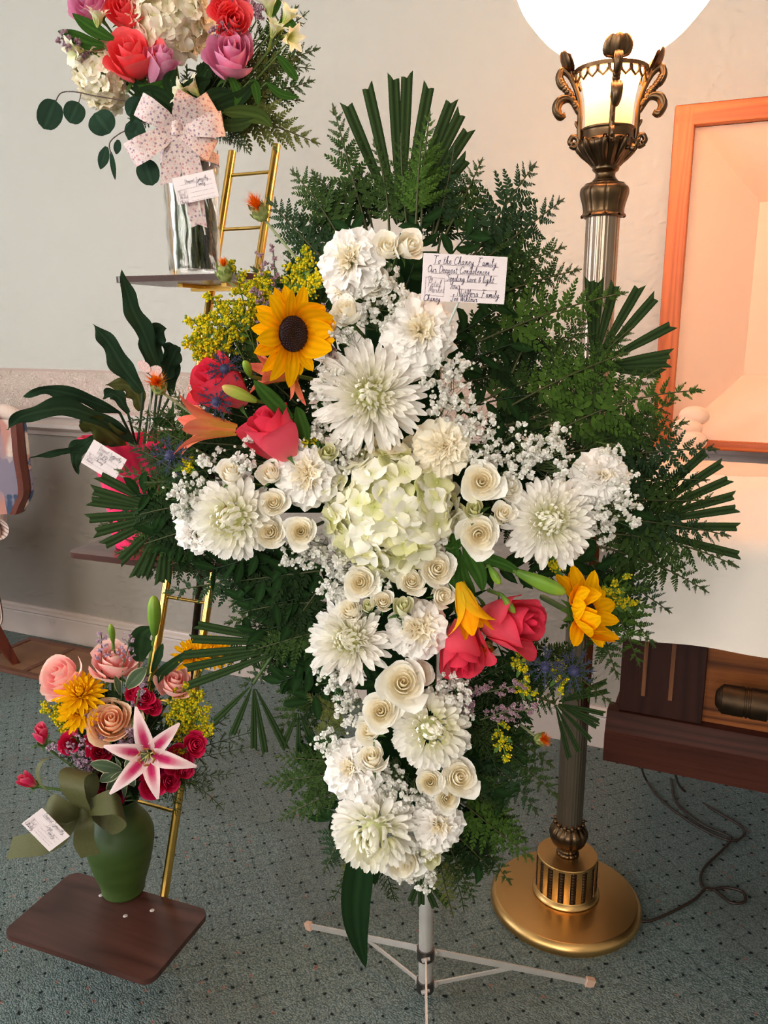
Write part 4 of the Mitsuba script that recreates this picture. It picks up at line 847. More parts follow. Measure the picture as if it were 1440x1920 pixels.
for s in range(3):
    q = np.random.default_rng(s); g = G()
    for i in range(7): g.tm(trimesh.creation.icosphere(1, .34 + .12 * q.random()), lerp(col(186, 176, 30), col(244, 218, 44), q.random()) if q.random() < .8 else col(140, 156, 50), axes(q.standard_normal(3) * .42, [1, 0, 0], [0, 1, 0], [0, 0, 1]))
    GRB.append(g.ply('mat_petal'))
STB = [blossom(s + 40, col(146, 112, 128), col(208, 178, 188), 8) for s in range(2)]
STP = [blossom(s + 50, col(170, 140, 170), col(224, 200, 214), 6) for s in range(2)]
def sprig(x0, y0, x1, y1, Y, label, kind='goldenrod', n=8, m=8, s=6.0, width=30, seed=0, Y0=None, group=None, anchor=None):
    """A branched stem from (x0,y0) to (x1,y1) with n side branches of m clusters."""
    q = np.random.default_rng(seed + 700); a, b = at(x0, y0, (Y0 or Y) + .02), at(x1, y1, Y); S = pxm(b); sh = {'goldenrod': GRB, 'statice': STB, 'limonium': STP}[kind]
    k = thing(kind, label, 'flower sprig', group); g = G(); main = bez(a, lerp(a, b, .5) + .004 * q.standard_normal(3), b, 8); sc = col(92, 120, 50) if kind == 'goldenrod' else col(96, 104, 76); g.tube(main, .0009, sc, k=4)
    d = nrm(b - a)
    for i in range(n):
        f = .25 + .75 * i / max(1, n - 1); p = main[int(f * 7)]; s_ = (-1) ** i; e = nrm(np.cross(d, FWD)) * s_; L = width * S * (1.05 - .75 * f) * q.uniform(.8, 1.25)
        tip = p + e * L + d * L * .8 + .12 * L * q.standard_normal(3); br = bez(p, lerp(p, tip, .5) + d * L * -.1, tip, 5); g.tube(br, .0006, sc, k=3)
        for j in range(m):
            o = br[0] * (1 - (.3 + .7 * j / m)) + br[-1] * (.3 + .7 * j / m) + S * s * .55 * q.standard_normal(3); put('blossom', sh[j % len(sh)], frame(o, facing(o, q.standard_normal(), q.standard_normal()), q.uniform(0, 6), S * s * q.uniform(.6, 1.1)), k)
    if kind == 'goldenrod':
        for j in range(5):
            p = main[1 + j % 4]; e = nrm(np.cross(d, FWD)) * (-1) ** j; tip = p + (e * .8 + d * .7) * .018; g.add(*blade(bez(p, lerp(p, tip, .5), tip, 5), .0028, nrm(CAM - p)).mesh(), np.broadcast_to(col(70, 104, 44), (35, 3)))
    put('stem', g.ply('mat_stem', False), None, k)
    if anchor is not None: stem_to(k, a, anchor, .0011)
    return k
def wisp(x0, y0, Y0, x1, y1, Y1, label, w=22, n=34, c=(col(62, 88, 44), col(96, 116, 60)), seed=0, group='wispy fine-needled fern sprigs'):
    """Fine asparagus fern."""
    a, b = at(x0, y0, Y0), at(x1, y1, Y1); S = pxm(b); q = np.random.default_rng(seed + 900); k = thing('asparagus_fern', label, 'fern sprig', group); g = G(); C = bez(a, lerp(a, b, .5) + .01 * q.standard_normal(3), b, 10); put('stem', G().tube(C, .0008, c[0], k=4).ply('mat_stem'), None, k); d = nrm(b - a)
    for i in range(n):
        f = (i + .5) / n; p = C[int(f * 9)]; e = nrm(np.cross(d, FWD)) * (-1) ** i + .35 * q.standard_normal(3); L = w * S * (1.1 - .8 * f) * q.uniform(.7, 1.2); tip = p + nrm(e + d * .9) * L; g.tube(A([p, tip]), .0004, c[0], k=3, caps=False)
        for j in range(7):
            o = lerp(p, tip, .2 + .8 * j / 6); nd = nrm(nrm(tip - p) + .9 * nrm(q.standard_normal(3))) * L * .30; sd = nrm(np.cross(nd, FWD)) * .0007
            g.add([o - sd, o + sd, o + nd], [[0, 1, 2]], lerp(c[0], c[1], q.random()))
    key = put('needles', g.ply('mat_leaf', False), None, k, kind='stuff'); return k
def thistle(x, y, r, Y, tx, ty, label, seed=0, anchor=None):
    p = at(x, y, Y); R = r * pxm(p); Z = facing(p, tx, ty); F = frame(p, Z, seed, R); k = thing('sea_holly', label, 'flower', 'blue sea holly thistles of the cross'); q = np.random.default_rng(seed + 20)
    g = G().lathe(catmull([(.001, .40), (.14, .34), (.22, .16), (.22, .0), (.12, -.12), (.001, -.14)], 3)[::-1], 14, col(60, 62, 96))
    for i in range(60):
        t = (i + .5) / 60; th = 1.5 * math.sqrt(t); ph = i * 2.4; d = A([math.sin(th) * math.cos(ph), math.sin(th) * math.sin(ph), math.cos(th)]); o = d * .21 + A([0, 0, .12]); e = nrm(np.cross(d, [.3, .5, .8])) * .03; g.add([o - e, o + e, o + d * .12], [[0, 1, 2]], lerp(col(58, 64, 96), col(92, 98, 128), q.random()))
    put('cone', g.ply('mat_stem', False), F, k)
    for i in range(11):
        a = i * 2 * PI / 11 + .1 * q.standard_normal(); ca, sa = math.cos(a), math.sin(a); L = q.uniform(.8, 1.1)
        pts = [A([ca * (.15 + L * u), sa * (.15 + L * u), .0 + .25 * u - .15 * u * u]) for u in np.linspace(0, 1, 7)]; g2 = blade(pts, .036, A([0, 0, 1.]), (col(44, 50, 60), col(72, 78, 94)), nv=5)
        for u in (.25, .45, .62):
            for s in (-1, 1): o = A([ca * (.15 + L * u), sa * (.15 + L * u), .2 * u]); sd = A([-sa, ca, 0]) * s; g2.add([o - A([ca, sa, 0]) * .05, o + A([ca, sa, 0]) * .05, o + sd * .17 + A([ca, sa, 0]) * .16], [[0, 1, 2]], col(66, 70, 92))
        put('bract', g2.ply('mat_leaf', False), F, k)
    stem_to(k, p - Z * R * .12, anchor if anchor is not None else foam(p, .05), .0015, col(90, 104, 96)); return k
def safflower(x, y, r, Y, tx, ty, label, open_=1., seed=0, anchor=None, stemc=None):
    p = at(x, y, Y); R = r * pxm(p); Z = facing(p, tx, ty); F = frame(p, Z, seed, R); k = thing('safflower', label, 'flower', 'orange safflowers of the cross'); q = np.random.default_rng(seed + 60)
    g = G()
    for i in range(150):
        th = q.uniform(0, 1.15) * open_ + .05; ph = q.uniform(0, 6.3); d = A([math.sin(th) * math.cos(ph), math.sin(th) * math.sin(ph), math.cos(th)]); o = A([0, 0, .15]) + d * .2; e = nrm(np.cross(d, [.3, .5, .8])) * .045; L = .95 * open_ ** .5
        g.add([o - e, o + e, o + d * L + .12 * q.standard_normal(3)], [[0, 1, 2]], lerp(col(214, 70, 6), col(255, 150, 20), q.random()))
    put('florets', g.ply('mat_petal', False), F, k, kind='stuff')
    g = G().lathe(catmull([(.001, -.95), (.4, -.85), (.58, -.45), (.48, .0), (.3, .22), (.001, .25)], 3), 14, col(150, 160, 96)); put('seed_head', g.ply('mat_stem'), F, k)
    for i in range(16):
        a = i * 2.39996; z = -.8 + .06 * i; rr = .52; ca, sa = math.cos(a), math.sin(a)
        P = np.stack([[A([(rr * (1 - .15 * u) + .10 * u * (1 + (i < 6) * 2)) * ca - v * .17 * w * sa, (rr * (1 - .15 * u) + .10 * u * (1 + (i < 6) * 2)) * sa + v * .17 * w * ca, z + .55 * u]) for v in (-1, 0, 1)] for u, w in ((0, .8), (.5, 1), (1, .05))]); put('bract', G().sheet(P, lerp(col(120, 140, 70), col(176, 184, 120), q.random())).ply('mat_leaf'), F, k)
    stem_to(k, p - Z * R * .9, anchor if anchor is not None else foam(p, .06), .0018, stemc if stemc is not None else col(150, 160, 120)); return k
# ---------------------------------------------------------------- the cross: landmarks for the labels
MARKS = []
_said = set()
def mark(x, y, s): MARKS.append((x, y, s))
def where(x, y, head, tail=''):
    """A label that says where: by its nearest landmark and the side of it."""
    best = sorted(MARKS, key=lambda m: (m[0] - x) ** 2 + (m[1] - y) ** 2)
    for m in best[:8]:
        dx, dy = x - m[0], y - m[1]
        if abs(dx) < .4 * abs(dy): w = ['above' if dy < 0 else 'below']
        elif abs(dy) < .4 * abs(dx): w = ['left of' if dx < 0 else 'right of']
        else: w = [('above left of' if dy < 0 else 'below left of') if dx < 0 else ('above right of' if dy < 0 else 'below right of')]
        for q in w:
            s = f'{head} {q} {m[2]}{tail}'
            if s not in _said and len(s.split()) <= 16: _said.add(s); return s
    for m in best[:7]:
        for n in best[:7]:
            s = f"{head.replace(' with its tip', '')} between {m[2]} and {n[2]}"
            if m[2] < n[2] and s not in _said and len(s.split()) <= 16: _said.add(s); return s
    return f'{head}{tail}'
for m in [(555, 625, 'the upper sunflower'), (1098, 1145, 'the lower sunflower'), (735, 945, 'the big cream hydrangea'), (695, 742, 'the topmost big chrysanthemum'), (787, 622, 'the carnation under the condolence card'),
          (870, 523, 'the condolence card'), (1030, 980, 'the right arm chrysanthemum'), (440, 970, 'the left arm chrysanthemum'), (507, 805, 'the largest coral rose'), (400, 705, 'the coral rose beside the goldenrod'),
          (375, 795, 'the salmon trumpet lily'), (655, 1200, 'the chrysanthemum below the hydrangea'), (808, 1365, 'the chrysanthemum below the coral roses'), (700, 1550, 'the lowest chrysanthemum'),
          (865, 1235, 'the downward facing coral rose'), (975, 1160, 'the coral rose by the orange lily'), (890, 1140, 'the orange lily'), (1130, 893, 'the carnation ending the right arm'), (365, 995, 'the carnation ending the left arm'),
          (575, 890, 'the left arm carnation'), (832, 838, 'the cream carnation'), (658, 490, 'the topmost carnation'), (660, 1440, 'the lowest left carnation'), (820, 1545, 'the lowest right carnation'), (447, 742, 'the fat green lily bud'),
          (755, 290, 'the top palm fan'), (1180, 620, 'the upper right palm fan'), (1340, 950, 'the far right palm fan'), (230, 960, 'the left palm fan'), (430, 1290, 'the lower left palm fan'), (1090, 1340, 'the small palm fan by the lamp pole'), (482, 385, 'the topmost orange safflower'), (785, 1180, 'the carnation below the hydrangea'), (680, 1700, 'the long hanging leaf')]: mark(*m)
GW = 'white roses of the cross'
roses = [  # kind, x, y, r, tx, ty, Y, label
 ('white_half', 727, 463, 40, .1, .45, .955, 'creamy white rose at the cross top beside the topmost carnation'),
 ('white_half', 768, 460, 42, .55, .35, .955, 'white rose at the very upper right end of the cross top'),
 ('white_open2', 700, 528, 36, .1, -.1, .965, "pale white rose half hidden under baby's breath below the topmost carnation"),
 ('white_half', 648, 582, 42, -.35, .65, .955, 'closed white rose right beside the upper sunflower'),
 ('white_bud', 613, 848, 42, .1, .25, .945, 'green tinged white rosebud between left arm carnation and topmost big chrysanthemum'),
 ('white_half', 432, 884, 36, -.1, .7, .955, 'small white rose above the left arm chrysanthemum'),
 ('white_half', 506, 886, 34, -.2, .5, .953, 'greenish white rose above left of the left arm carnation'),
 ('white_open2', 512, 942, 31, -.1, .2, .945, 'small white rose between left arm chrysanthemum and left arm carnation'),
 ('white_open', 505, 998, 33, -.1, .1, .940, 'open white rose below right of the left arm chrysanthemum'),
 ('white_open', 563, 996, 31, -.05, .05, .940, 'open white rose under the left arm carnation'),
 ('white_open', 903, 902, 40, .05, .1, .940, 'large open white rose right of the hydrangea, uppermost of its cluster'),
 ('white_open2', 955, 914, 30, .5, .3, .955, 'cream rose tucked behind the large open rose on the right arm'),
 ('white_bud', 890, 954, 44, -.1, .3, .942, 'small greenish rosebud right of the hydrangea between two open roses'),
 ('white_half', 944, 962, 33, .2, .3, .945, 'half open white rose touching the right arm chrysanthemum'),
 ('white_open', 898, 1002, 40, .05, -.1, .940, 'open white rose at the lower right of the hydrangea above the lily leaves'),
 ('white_open', 674, 1092, 33, -.15, .1, .945, 'open white rose below left of the hydrangea'),
 ('white_open2', 772, 1090, 30, .05, .25, .945, 'white rose directly under the hydrangea, middle of three'),
 ('white_open', 820, 1066, 36, .2, .15, .942, 'open white rose at the bottom right edge of the hydrangea'),
 ('white_half', 830, 1117, 33, .35, .0, .952, 'white rose above left of the orange lily'),
 ('white_bud', 689, 1136, 28, -.1, .4, .945, 'tiny greenish rosebud below the open rose under the hydrangea'),
 ('white_half', 718, 1127, 30, .0, .25, .942, 'half open white rose between two rosebuds under the hydrangea'),
 ('white_bud', 757, 1137, 42, .1, .5, .942, 'greenish rosebud above the carnation below the hydrangea'),
 ('white_half', 655, 1143, 34, -.3, .4, .950, 'pale green rose over the chrysanthemum below the hydrangea'),
 ('white_open2', 790, 1262, 30, .55, .25, .962, 'cream rose peeking out behind the biggest open rose of the lower stem'),
 ('white_open', 756, 1280, 46, .05, .15, .938, 'biggest open white rose of the lower stem'),
 ('white_open', 713, 1333, 37, -.1, .1, .942, 'open white rose just below left of the biggest lower rose'),
 ('white_half', 690, 1370, 36, -.4, .2, .950, 'small closed white rose on the left of the lower stem'),
 ('white_half', 697, 1420, 41, -.1, .5, .945, 'white rose beside the lowest left carnation'),
 ('white_open2', 806, 1466, 30, -.05, .1, .945, 'smaller white rose left of the low right open rose'),
 ('white_open', 862, 1457, 37, .25, .1, .945, 'low right open white rose standing out over the fern'),
 ('white_open2', 838, 1497, 28, .1, -.05, .944, 'small white rose below the low right open rose'),
 ('white_open2', 752, 1618, 46, -.1, -.75, .955, 'flattened white rose at the bottom end of the cross'),
 ('white_bud', 808, 1604, 42, .2, -.6, .952, 'greenish white rosebud at the bottom right end of the cross')]
for i, (kd, x, y, r, tx, ty, Y, lb) in enumerate(roses): rose(kd, x, y, r * 1.06, Y, tx, ty, lb, GW, roll=i * 1.3)
for i, (x, y, r, tx, ty, f, n, lb) in enumerate([
 (695, 742, 106, -.05, .12, .75, 180, 'topmost and largest white chrysanthemum with loose strap petals'), (440, 970, 84, -.28, -.12, .15, 170, 'dense white chrysanthemum near the end of the left arm'),
 (1030, 978, 90, .2, .05, .35, 175, 'white chrysanthemum on the right arm of the cross'), (657, 1200, 82, -.25, .05, .45, 175, 'white chrysanthemum with greenish centre below the hydrangea'),
 (808, 1365, 78, .2, -.12, .0, 165, 'ball shaped white chrysanthemum on the lower stem under the coral roses'), (703, 1552, 84, -.1, -.6, .0, 165, 'lowest white chrysanthemum drooping at the foot of the cross')]):
    mum(x, y, r, .942, tx, ty, lb, f, n, i)
carnation(658, 490, 66, .950, -.35, .25, 'topmost white carnation at the upper left end of the cross', 1)
carnation(787, 622, 74, .942, .1, .2, 'large white carnation directly under the condolence card', 2)
carnation(832, 838, 56, .945, .2, .1, 'cream carnation above right of the hydrangea', 3, cream=1.)
carnation(577, 890, 64, .945, -.05, .12, 'white carnation with cream centre on the left arm', 4, cream=.3)
carnation(364, 997, 46, .965, -1.3, -.25, 'white carnation seen from the side at the end of the left arm', 5, cream=.0)
carnation(1128, 892, 58, .958, .45, .1, 'white carnation at the end of the right arm', 6, cream=.1)
carnation(783, 1180, 64, .945, .25, -.05, 'white carnation between the hydrangea and the biggest lower rose', 7, cream=.3)
carnation(660, 1438, 60, .950, -.35, -.1, 'white carnation on the left of the lower stem', 8, cream=.1)
carnation(820, 1545, 54, .950, .35, -.3, 'white carnation at the lower right beside the lowest chrysanthemum', 9, cream=.15)
carnation(640, 545, 34, .962, -.4, -.2, 'small white carnation tucked under the topmost carnation', 12, cream=.1, n=26)
hydrangea(735, 950, 140, 134, .945, .02, .05, 'big cream and green hydrangea at the centre of the cross', 105, 1, .5, .22)
# coloured flowers, left
sunflower(550, 626, 92, .945, .92, -.02, 'upper sunflower facing forward beside the cross top', .36, 1, .5, fold=((-.6, .5), (.3, .4)))
sunflower(1097, 1148, 88, .955, .85, .22, 'lower sunflower turned to the side with folded petals', .30, 5, .2, fold=((PI - .3, .9), (4.4, .5)))
GC = 'coral pink roses of the cross'
rose('coral_cup', 404, 710, 84, .985, -.9, .75, 'coral pink rose under the goldenrod with a sea holly against it', GC, .4, 'coral_rose')
rose('coral_cup', 504, 800, 86, .960, -1.0, 1.5, 'largest coral pink rose seen from the side over the left arm', GC, 1.9, 'coral_rose', sc=(1, 1, .9))
rose('coral_cup', 975, 1165, 92, .965, 1.1, -.05, 'coral pink rose between the orange lily and the lower sunflower', GC, .9, 'coral_rose')
rose('coral_cup', 866, 1232, 80, .958, .1, -1.35, 'coral pink rose facing down beside the lower stem of the cross', GC, 2.6, 'coral_rose')
rose('coral_cup', 508, 640, 22, .99, -.4, .6, 'small pink bud peeking out left of the upper sunflower', None, .2, 'pink_rosebud')
SAL = [tepal(.42, col(216, 150, 66), col(240, 134, 108), col(232, 96, 82), .125), tepal(.26, col(206, 146, 60), col(236, 120, 100), col(226, 90, 80), .105)]
ORL = [tepal(.34, col(214, 176, 40), col(252, 176, 22), col(248, 150, 14), .19), tepal(.12, col(220, 176, 36), col(250, 160, 14), col(240, 132, 10), .17)]
dirn = lambda dx, dy, dz: nrm(dx * RIGHT - dy * UP - dz * FWD)
lily(SAL, 444, 806, 132, .975, dirn(-1, -.10, .25), 'salmon trumpet lily opening towards the left side', roll=.3, spread=1.3)
lily(SAL, 560, 705, 110, .985, dirn(-.9, -.05, .35), 'salmon lily half hidden behind the upper sunflower', roll=.1, spread=1.1)
lily(SAL[1:], 545, 692, 84, .975, dirn(.25, 1, .3), 'narrow coral lily petal hanging under the upper sunflower', n=2, roll=1.2, spread=.8)
lily(ORL, 862, 1092, 112, .955, dirn(.32, 1, .25), 'yellow orange lily hanging below the right arm', roll=.2, spread=1.15)
bud(BUDG, (482, 752), (416, 724), .965, .945, 'fat green lily bud lying over the largest coral rose', 1.15)
bud(BUDG2, (968, 1072), (1062, 1112), .955, .945, 'long green lily bud pointing at the lower sunflower', 1.05)
bud(BUDG2, (918, 1062), (938, 1096), .955, .945, 'small bright green lily bud above the coral rose', 1.5)
bud(BUDG2, (942, 1116), (966, 1150), .955, .945, 'small bright green lily bud lying on the coral rose', 1.25)
bud(BUDG2, (470, 706), (458, 676), .965, .950, 'tiny green lily bud left of the salmon lily', 1.5)
LEAFC = (col(38, 68, 30), col(66, 102, 40))
def leaf(name, label, pts, hw, Ys, c=LEAFC, group=None, cat='leaf', wave=.1, fold=.25, shape=None, lean=(0, 0), key=None, edge=None, n=7, part='blade'):
    Ys = np.broadcast_to(Ys, len(pts)) if np.ndim(Ys) == 0 else Ys
    P = catmull([at(x, y, Y) for (x, y), Y in zip(pts, Ys)], n); m = P[len(P) // 2]; k = key or thing(name, label, cat, group)
    put(part, blade(P, hw * pxm(m), nrm(nrm(CAM - m) + lean[0] * RIGHT + lean[1] * UP), c, fold, wave, seed=len(scene) % 9, shape=shape, edge=edge).ply('mat_leaf'), None, k); return k
leaf('lily_leaf', 'pointed green lily leaf across the largest coral rose', [(548, 785), (520, 760), (495, 735), (475, 712)], 15, [.96, .955, .95, .95])
leaf('lily_leaf', 'broad green leaf standing right of the largest coral rose', [(578, 840), (570, 805), (562, 780), (556, 762)], 17, [.97, .965, .965, .97], lean=(-.6, 0))
for i, (pts, hw) in enumerate([([(850, 1000), (848, 1040), (850, 1085), (858, 1120)], 15), ([(870, 1020), (885, 1050), (900, 1080), (905, 1110)], 16), ([(880, 1025), (910, 1045), (950, 1060), (985, 1080)], 11), ([(830, 1015), (845, 1020), (862, 1012), (870, 1000)], 13), ([(860, 1030), (868, 1080), (880, 1110), (884, 1130)], 13)]):
    leaf('lily_leaf', ('green lily leaf left of the orange lily', 'broad dark lily leaf behind the orange lily', 'slim lily leaf under the right arm roses', 'short lily leaf tucked below the hydrangea', 'inner lily leaf just above the orange lily')[i], pts, hw, .962)
leaf('ti_leaf', 'long dark green leaf hanging from the foot of the cross', [(682, 1585), (674, 1640), (668, 1700), (672, 1755), (686, 1815)], 29, [.985, .975, .97, .97, .975], (col(22, 40, 22), col(34, 56, 32)), wave=.03, shape=lambda u: np.sin(PI * np.clip(.22 + u * .78, 0, 1)) ** .8, lean=(-.2, 0))
for i, a in enumerate([(420, 690, 38, .965, .2, -.3, 'dark blue sea holly lying on the coral rose by the goldenrod'), (407, 752, 38, .965, -.3, -.2, 'dark blue sea holly above the salmon trumpet lily'), (322, 852, 42, .985, -.5, -.3, 'bluish sea holly at the far left below the salmon lily'), (1022, 1248, 42, .975, .1, -.4, 'grey blue sea holly below the coral rose by the orange lily'), (1074, 1256, 46, .985, .3, -.3, 'grey blue sea holly under the lower sunflower')]): thistle(*a, seed=i)
safflower(484, 392, 27, .985, -.4, .7, 'orange safflower standing highest at the upper left', seed=1, anchor=at(572, 505, 1.0))
safflower(296, 722, 24, .99, -.3, .6, 'orange safflower at the far left by the butterfly', seed=2, anchor=at(380, 790, 1.03))
safflower(420, 505, 26, 1.0, -.15, .9, 'closed green safflower bud with an orange tip by the glass vase', .25, 3, anchor=at(470, 560, 1.03))
safflower(1016, 1386, 20, .985, .4, -.1, 'small orange safflower low beside the lamp pole', .8, 4)
safflower(914, 1216, 20, .975, .1, -.4, 'small red orange safflower between the two lower coral roses', .8, 5)
for i, (a, b, Y, w) in enumerate([((460, 680), (398, 560), 1.0, 40), ((480, 670), (440, 505), 1.01, 36), ((440, 690), (362, 600), 1.0, 34), ((420, 690), (356, 640), 1.0, 24), ((500, 640), (482, 540), 1.0, 34), ((470, 640), (430, 575), .99, 40), ((540, 560), (575, 475), .99, 26), ((560, 570), (600, 520), .985, 20), ((430, 680), (395, 620), .99, 36), ((480, 600), (500, 520), 1.0, 26)]):
    sprig(*a, *b, Y, where(*b, 'yellow goldenrod sprig with its tip'), 'goldenrod', 9, 9, 6.6, w, i, group='goldenrod sprigs of the cross')
for i, (a, b, Y, w) in enumerate([((1120, 1140), (1172, 1080), 1.0, 20), ((1130, 1130), (1186, 1128), 1.0, 14), ((960, 1215), (988, 1268), .975, 18), ((1040, 1230), (1052, 1290), .985, 14), ((1030, 1060), (1050, 1058), .99, 10), ((930, 1340), (950, 1420), .985, 18), ((360, 850), (350, 880), .98, 8), ((600, 815), (575, 828), .97, 8), ((960, 1290), (1000, 1300), .99, 14)]):
    sprig(*a, *b, Y, where(*b, 'small yellow goldenrod sprig with its tip'), 'goldenrod', 6, 6, 5.6, w, 20 + i, group='goldenrod sprigs of the cross')
for i, (a, b, Y, w) in enumerate([((500, 600), (490, 480), .995, 14), ((520, 580), (512, 470), 1.0, 12), ((500, 620), (478, 545), .985, 12), ((612, 640), (607, 575), .965, 10), ((618, 700), (620, 625), .97, 10), ((870, 1310), (910, 1290), .965, 12), ((900, 1350), (960, 1330), .97, 22), ((920, 1340), (1000, 1330), .975, 26), ((900, 1300), (985, 1280), .98, 22), ((870, 1350), (880, 1320), .96, 10)]):
    sprig(*a, *b, Y, where(*b, 'mauve statice sprig with its tip'), 'statice', 7, 7, 4.8, w, 40 + i, group='mauve statice sprigs of the cross')
# baby's breath
bbl = [(620, 690, 26), (610, 740, 30), (600, 800, 26), (640, 620, 22), (700, 545, 30), (725, 520, 26), (745, 560, 24), (690, 585, 22), (730, 605, 20), (820, 700, 34), (850, 740, 40), (870, 790, 36), (835, 770, 30), (900, 800, 34), (930, 845, 30), (900, 850, 26), (980, 830, 36), (1010, 850, 30), (1060, 870, 32), (1040, 820, 26), (1090, 930, 26), (1170, 910, 28), (1180, 960, 30), (1140, 990, 30), (1120, 960, 22), (980, 880, 24), (860, 690, 22),
       (640, 840, 26), (660, 870, 20), (360, 905, 30), (340, 940, 28), (350, 960, 22), (395, 860, 26), (460, 860, 22), (470, 830, 14), (560, 840, 18), (580, 1030, 34), (610, 1050, 34), (640, 1080, 26), (620, 1110, 22), (650, 1060, 24), (550, 1045, 24), (720, 1085, 20), (610, 1250, 28), (640, 1300, 32), (630, 1270, 24), (655, 1340, 26), (610, 1390, 22), (850, 1290, 30), (870, 1330, 24), (740, 1460, 30), (750, 1490, 30), (720, 1470, 22), (780, 1500, 22), (790, 1590, 24), (770, 1640, 26), (800, 1640, 22), (860, 1400, 18), (940, 900, 20), (1150, 850, 20), (820, 1010, 14)]
for i, (x, y, r) in enumerate(bbl): breath(x, y, r, .957 + .008 * (i % 3), where(x, y, "white baby's breath sprig"), n=int(7 + r * .42), seed=i)
# ---------------------------------------------------------------- greenery of the cross
PC = 'cut palm fan with straight trimmed blades '
palm(752, 440, 1.09, [(652, 200), (690, 167), (738, 150), (763, 146), (803, 166), (845, 194), (862, 216), (876, 248), (872, 300)], PC + 'rising at the very top of the cross', .0115, 1.09)
palm(1112, 688, 1.10, [(1106, 528), (1122, 530), (1152, 537), (1197, 541), (1226, 560), (1256, 612), (1254, 664), (1249, 680), (1238, 700)], PC + 'at the upper right before the lid', .0105, 1.09)
palm(1170, 985, 1.08, [(1351, 870), (1364, 900), (1373, 930), (1378, 954), (1380, 988), (1383, 1040), (1320, 850)], PC + 'reaching far right over the white drape', .0095, 1.09)
palm(318, 960, 1.05, [(190, 894), (177, 920), (173, 940), (169, 972), (182, 998), (198, 1020), (228, 1050), (254, 1079), (272, 1078), (300, 1090), (312, 1086)], PC + 'spreading left above the middle shelf', .0105, 1.05)
palm(560, 1208, 1.04, [(372, 1172), (362, 1198), (346, 1228), (352, 1252), (356, 1284)], PC + 'pointing left over the small bouquet', .0095, 1.05)
palm(475, 1282, 1.04, [(402, 1352), (436, 1376), (476, 1402), (497, 1410), (535, 1402)], PC + 'hanging down at the lower left', .0075, 1.05, stem=(530, 1200, 1.05))
palm(1040, 1318, 1.10, [(1136, 1278), (1138, 1296), (1131, 1338), (1122, 1352), (1118, 1362), (1107, 1386), (1085, 1408), (1067, 1420)], PC + 'in front of the lamp pole', .0060, 1.10)
palm(560, 1330, 1.06, [(530, 1400), (560, 1420), (590, 1410), (615, 1430)], PC + 'behind the lower stem on the left side', .007, 1.05)
palm(790, 1640, 1.05, [(770, 1690), (790, 1695), (815, 1700), (838, 1695)], PC + 'short at the foot of the cross', .008, 1.05)
def fl(x, y): return where(x, y, 'green leatherleaf fern frond with its tip')
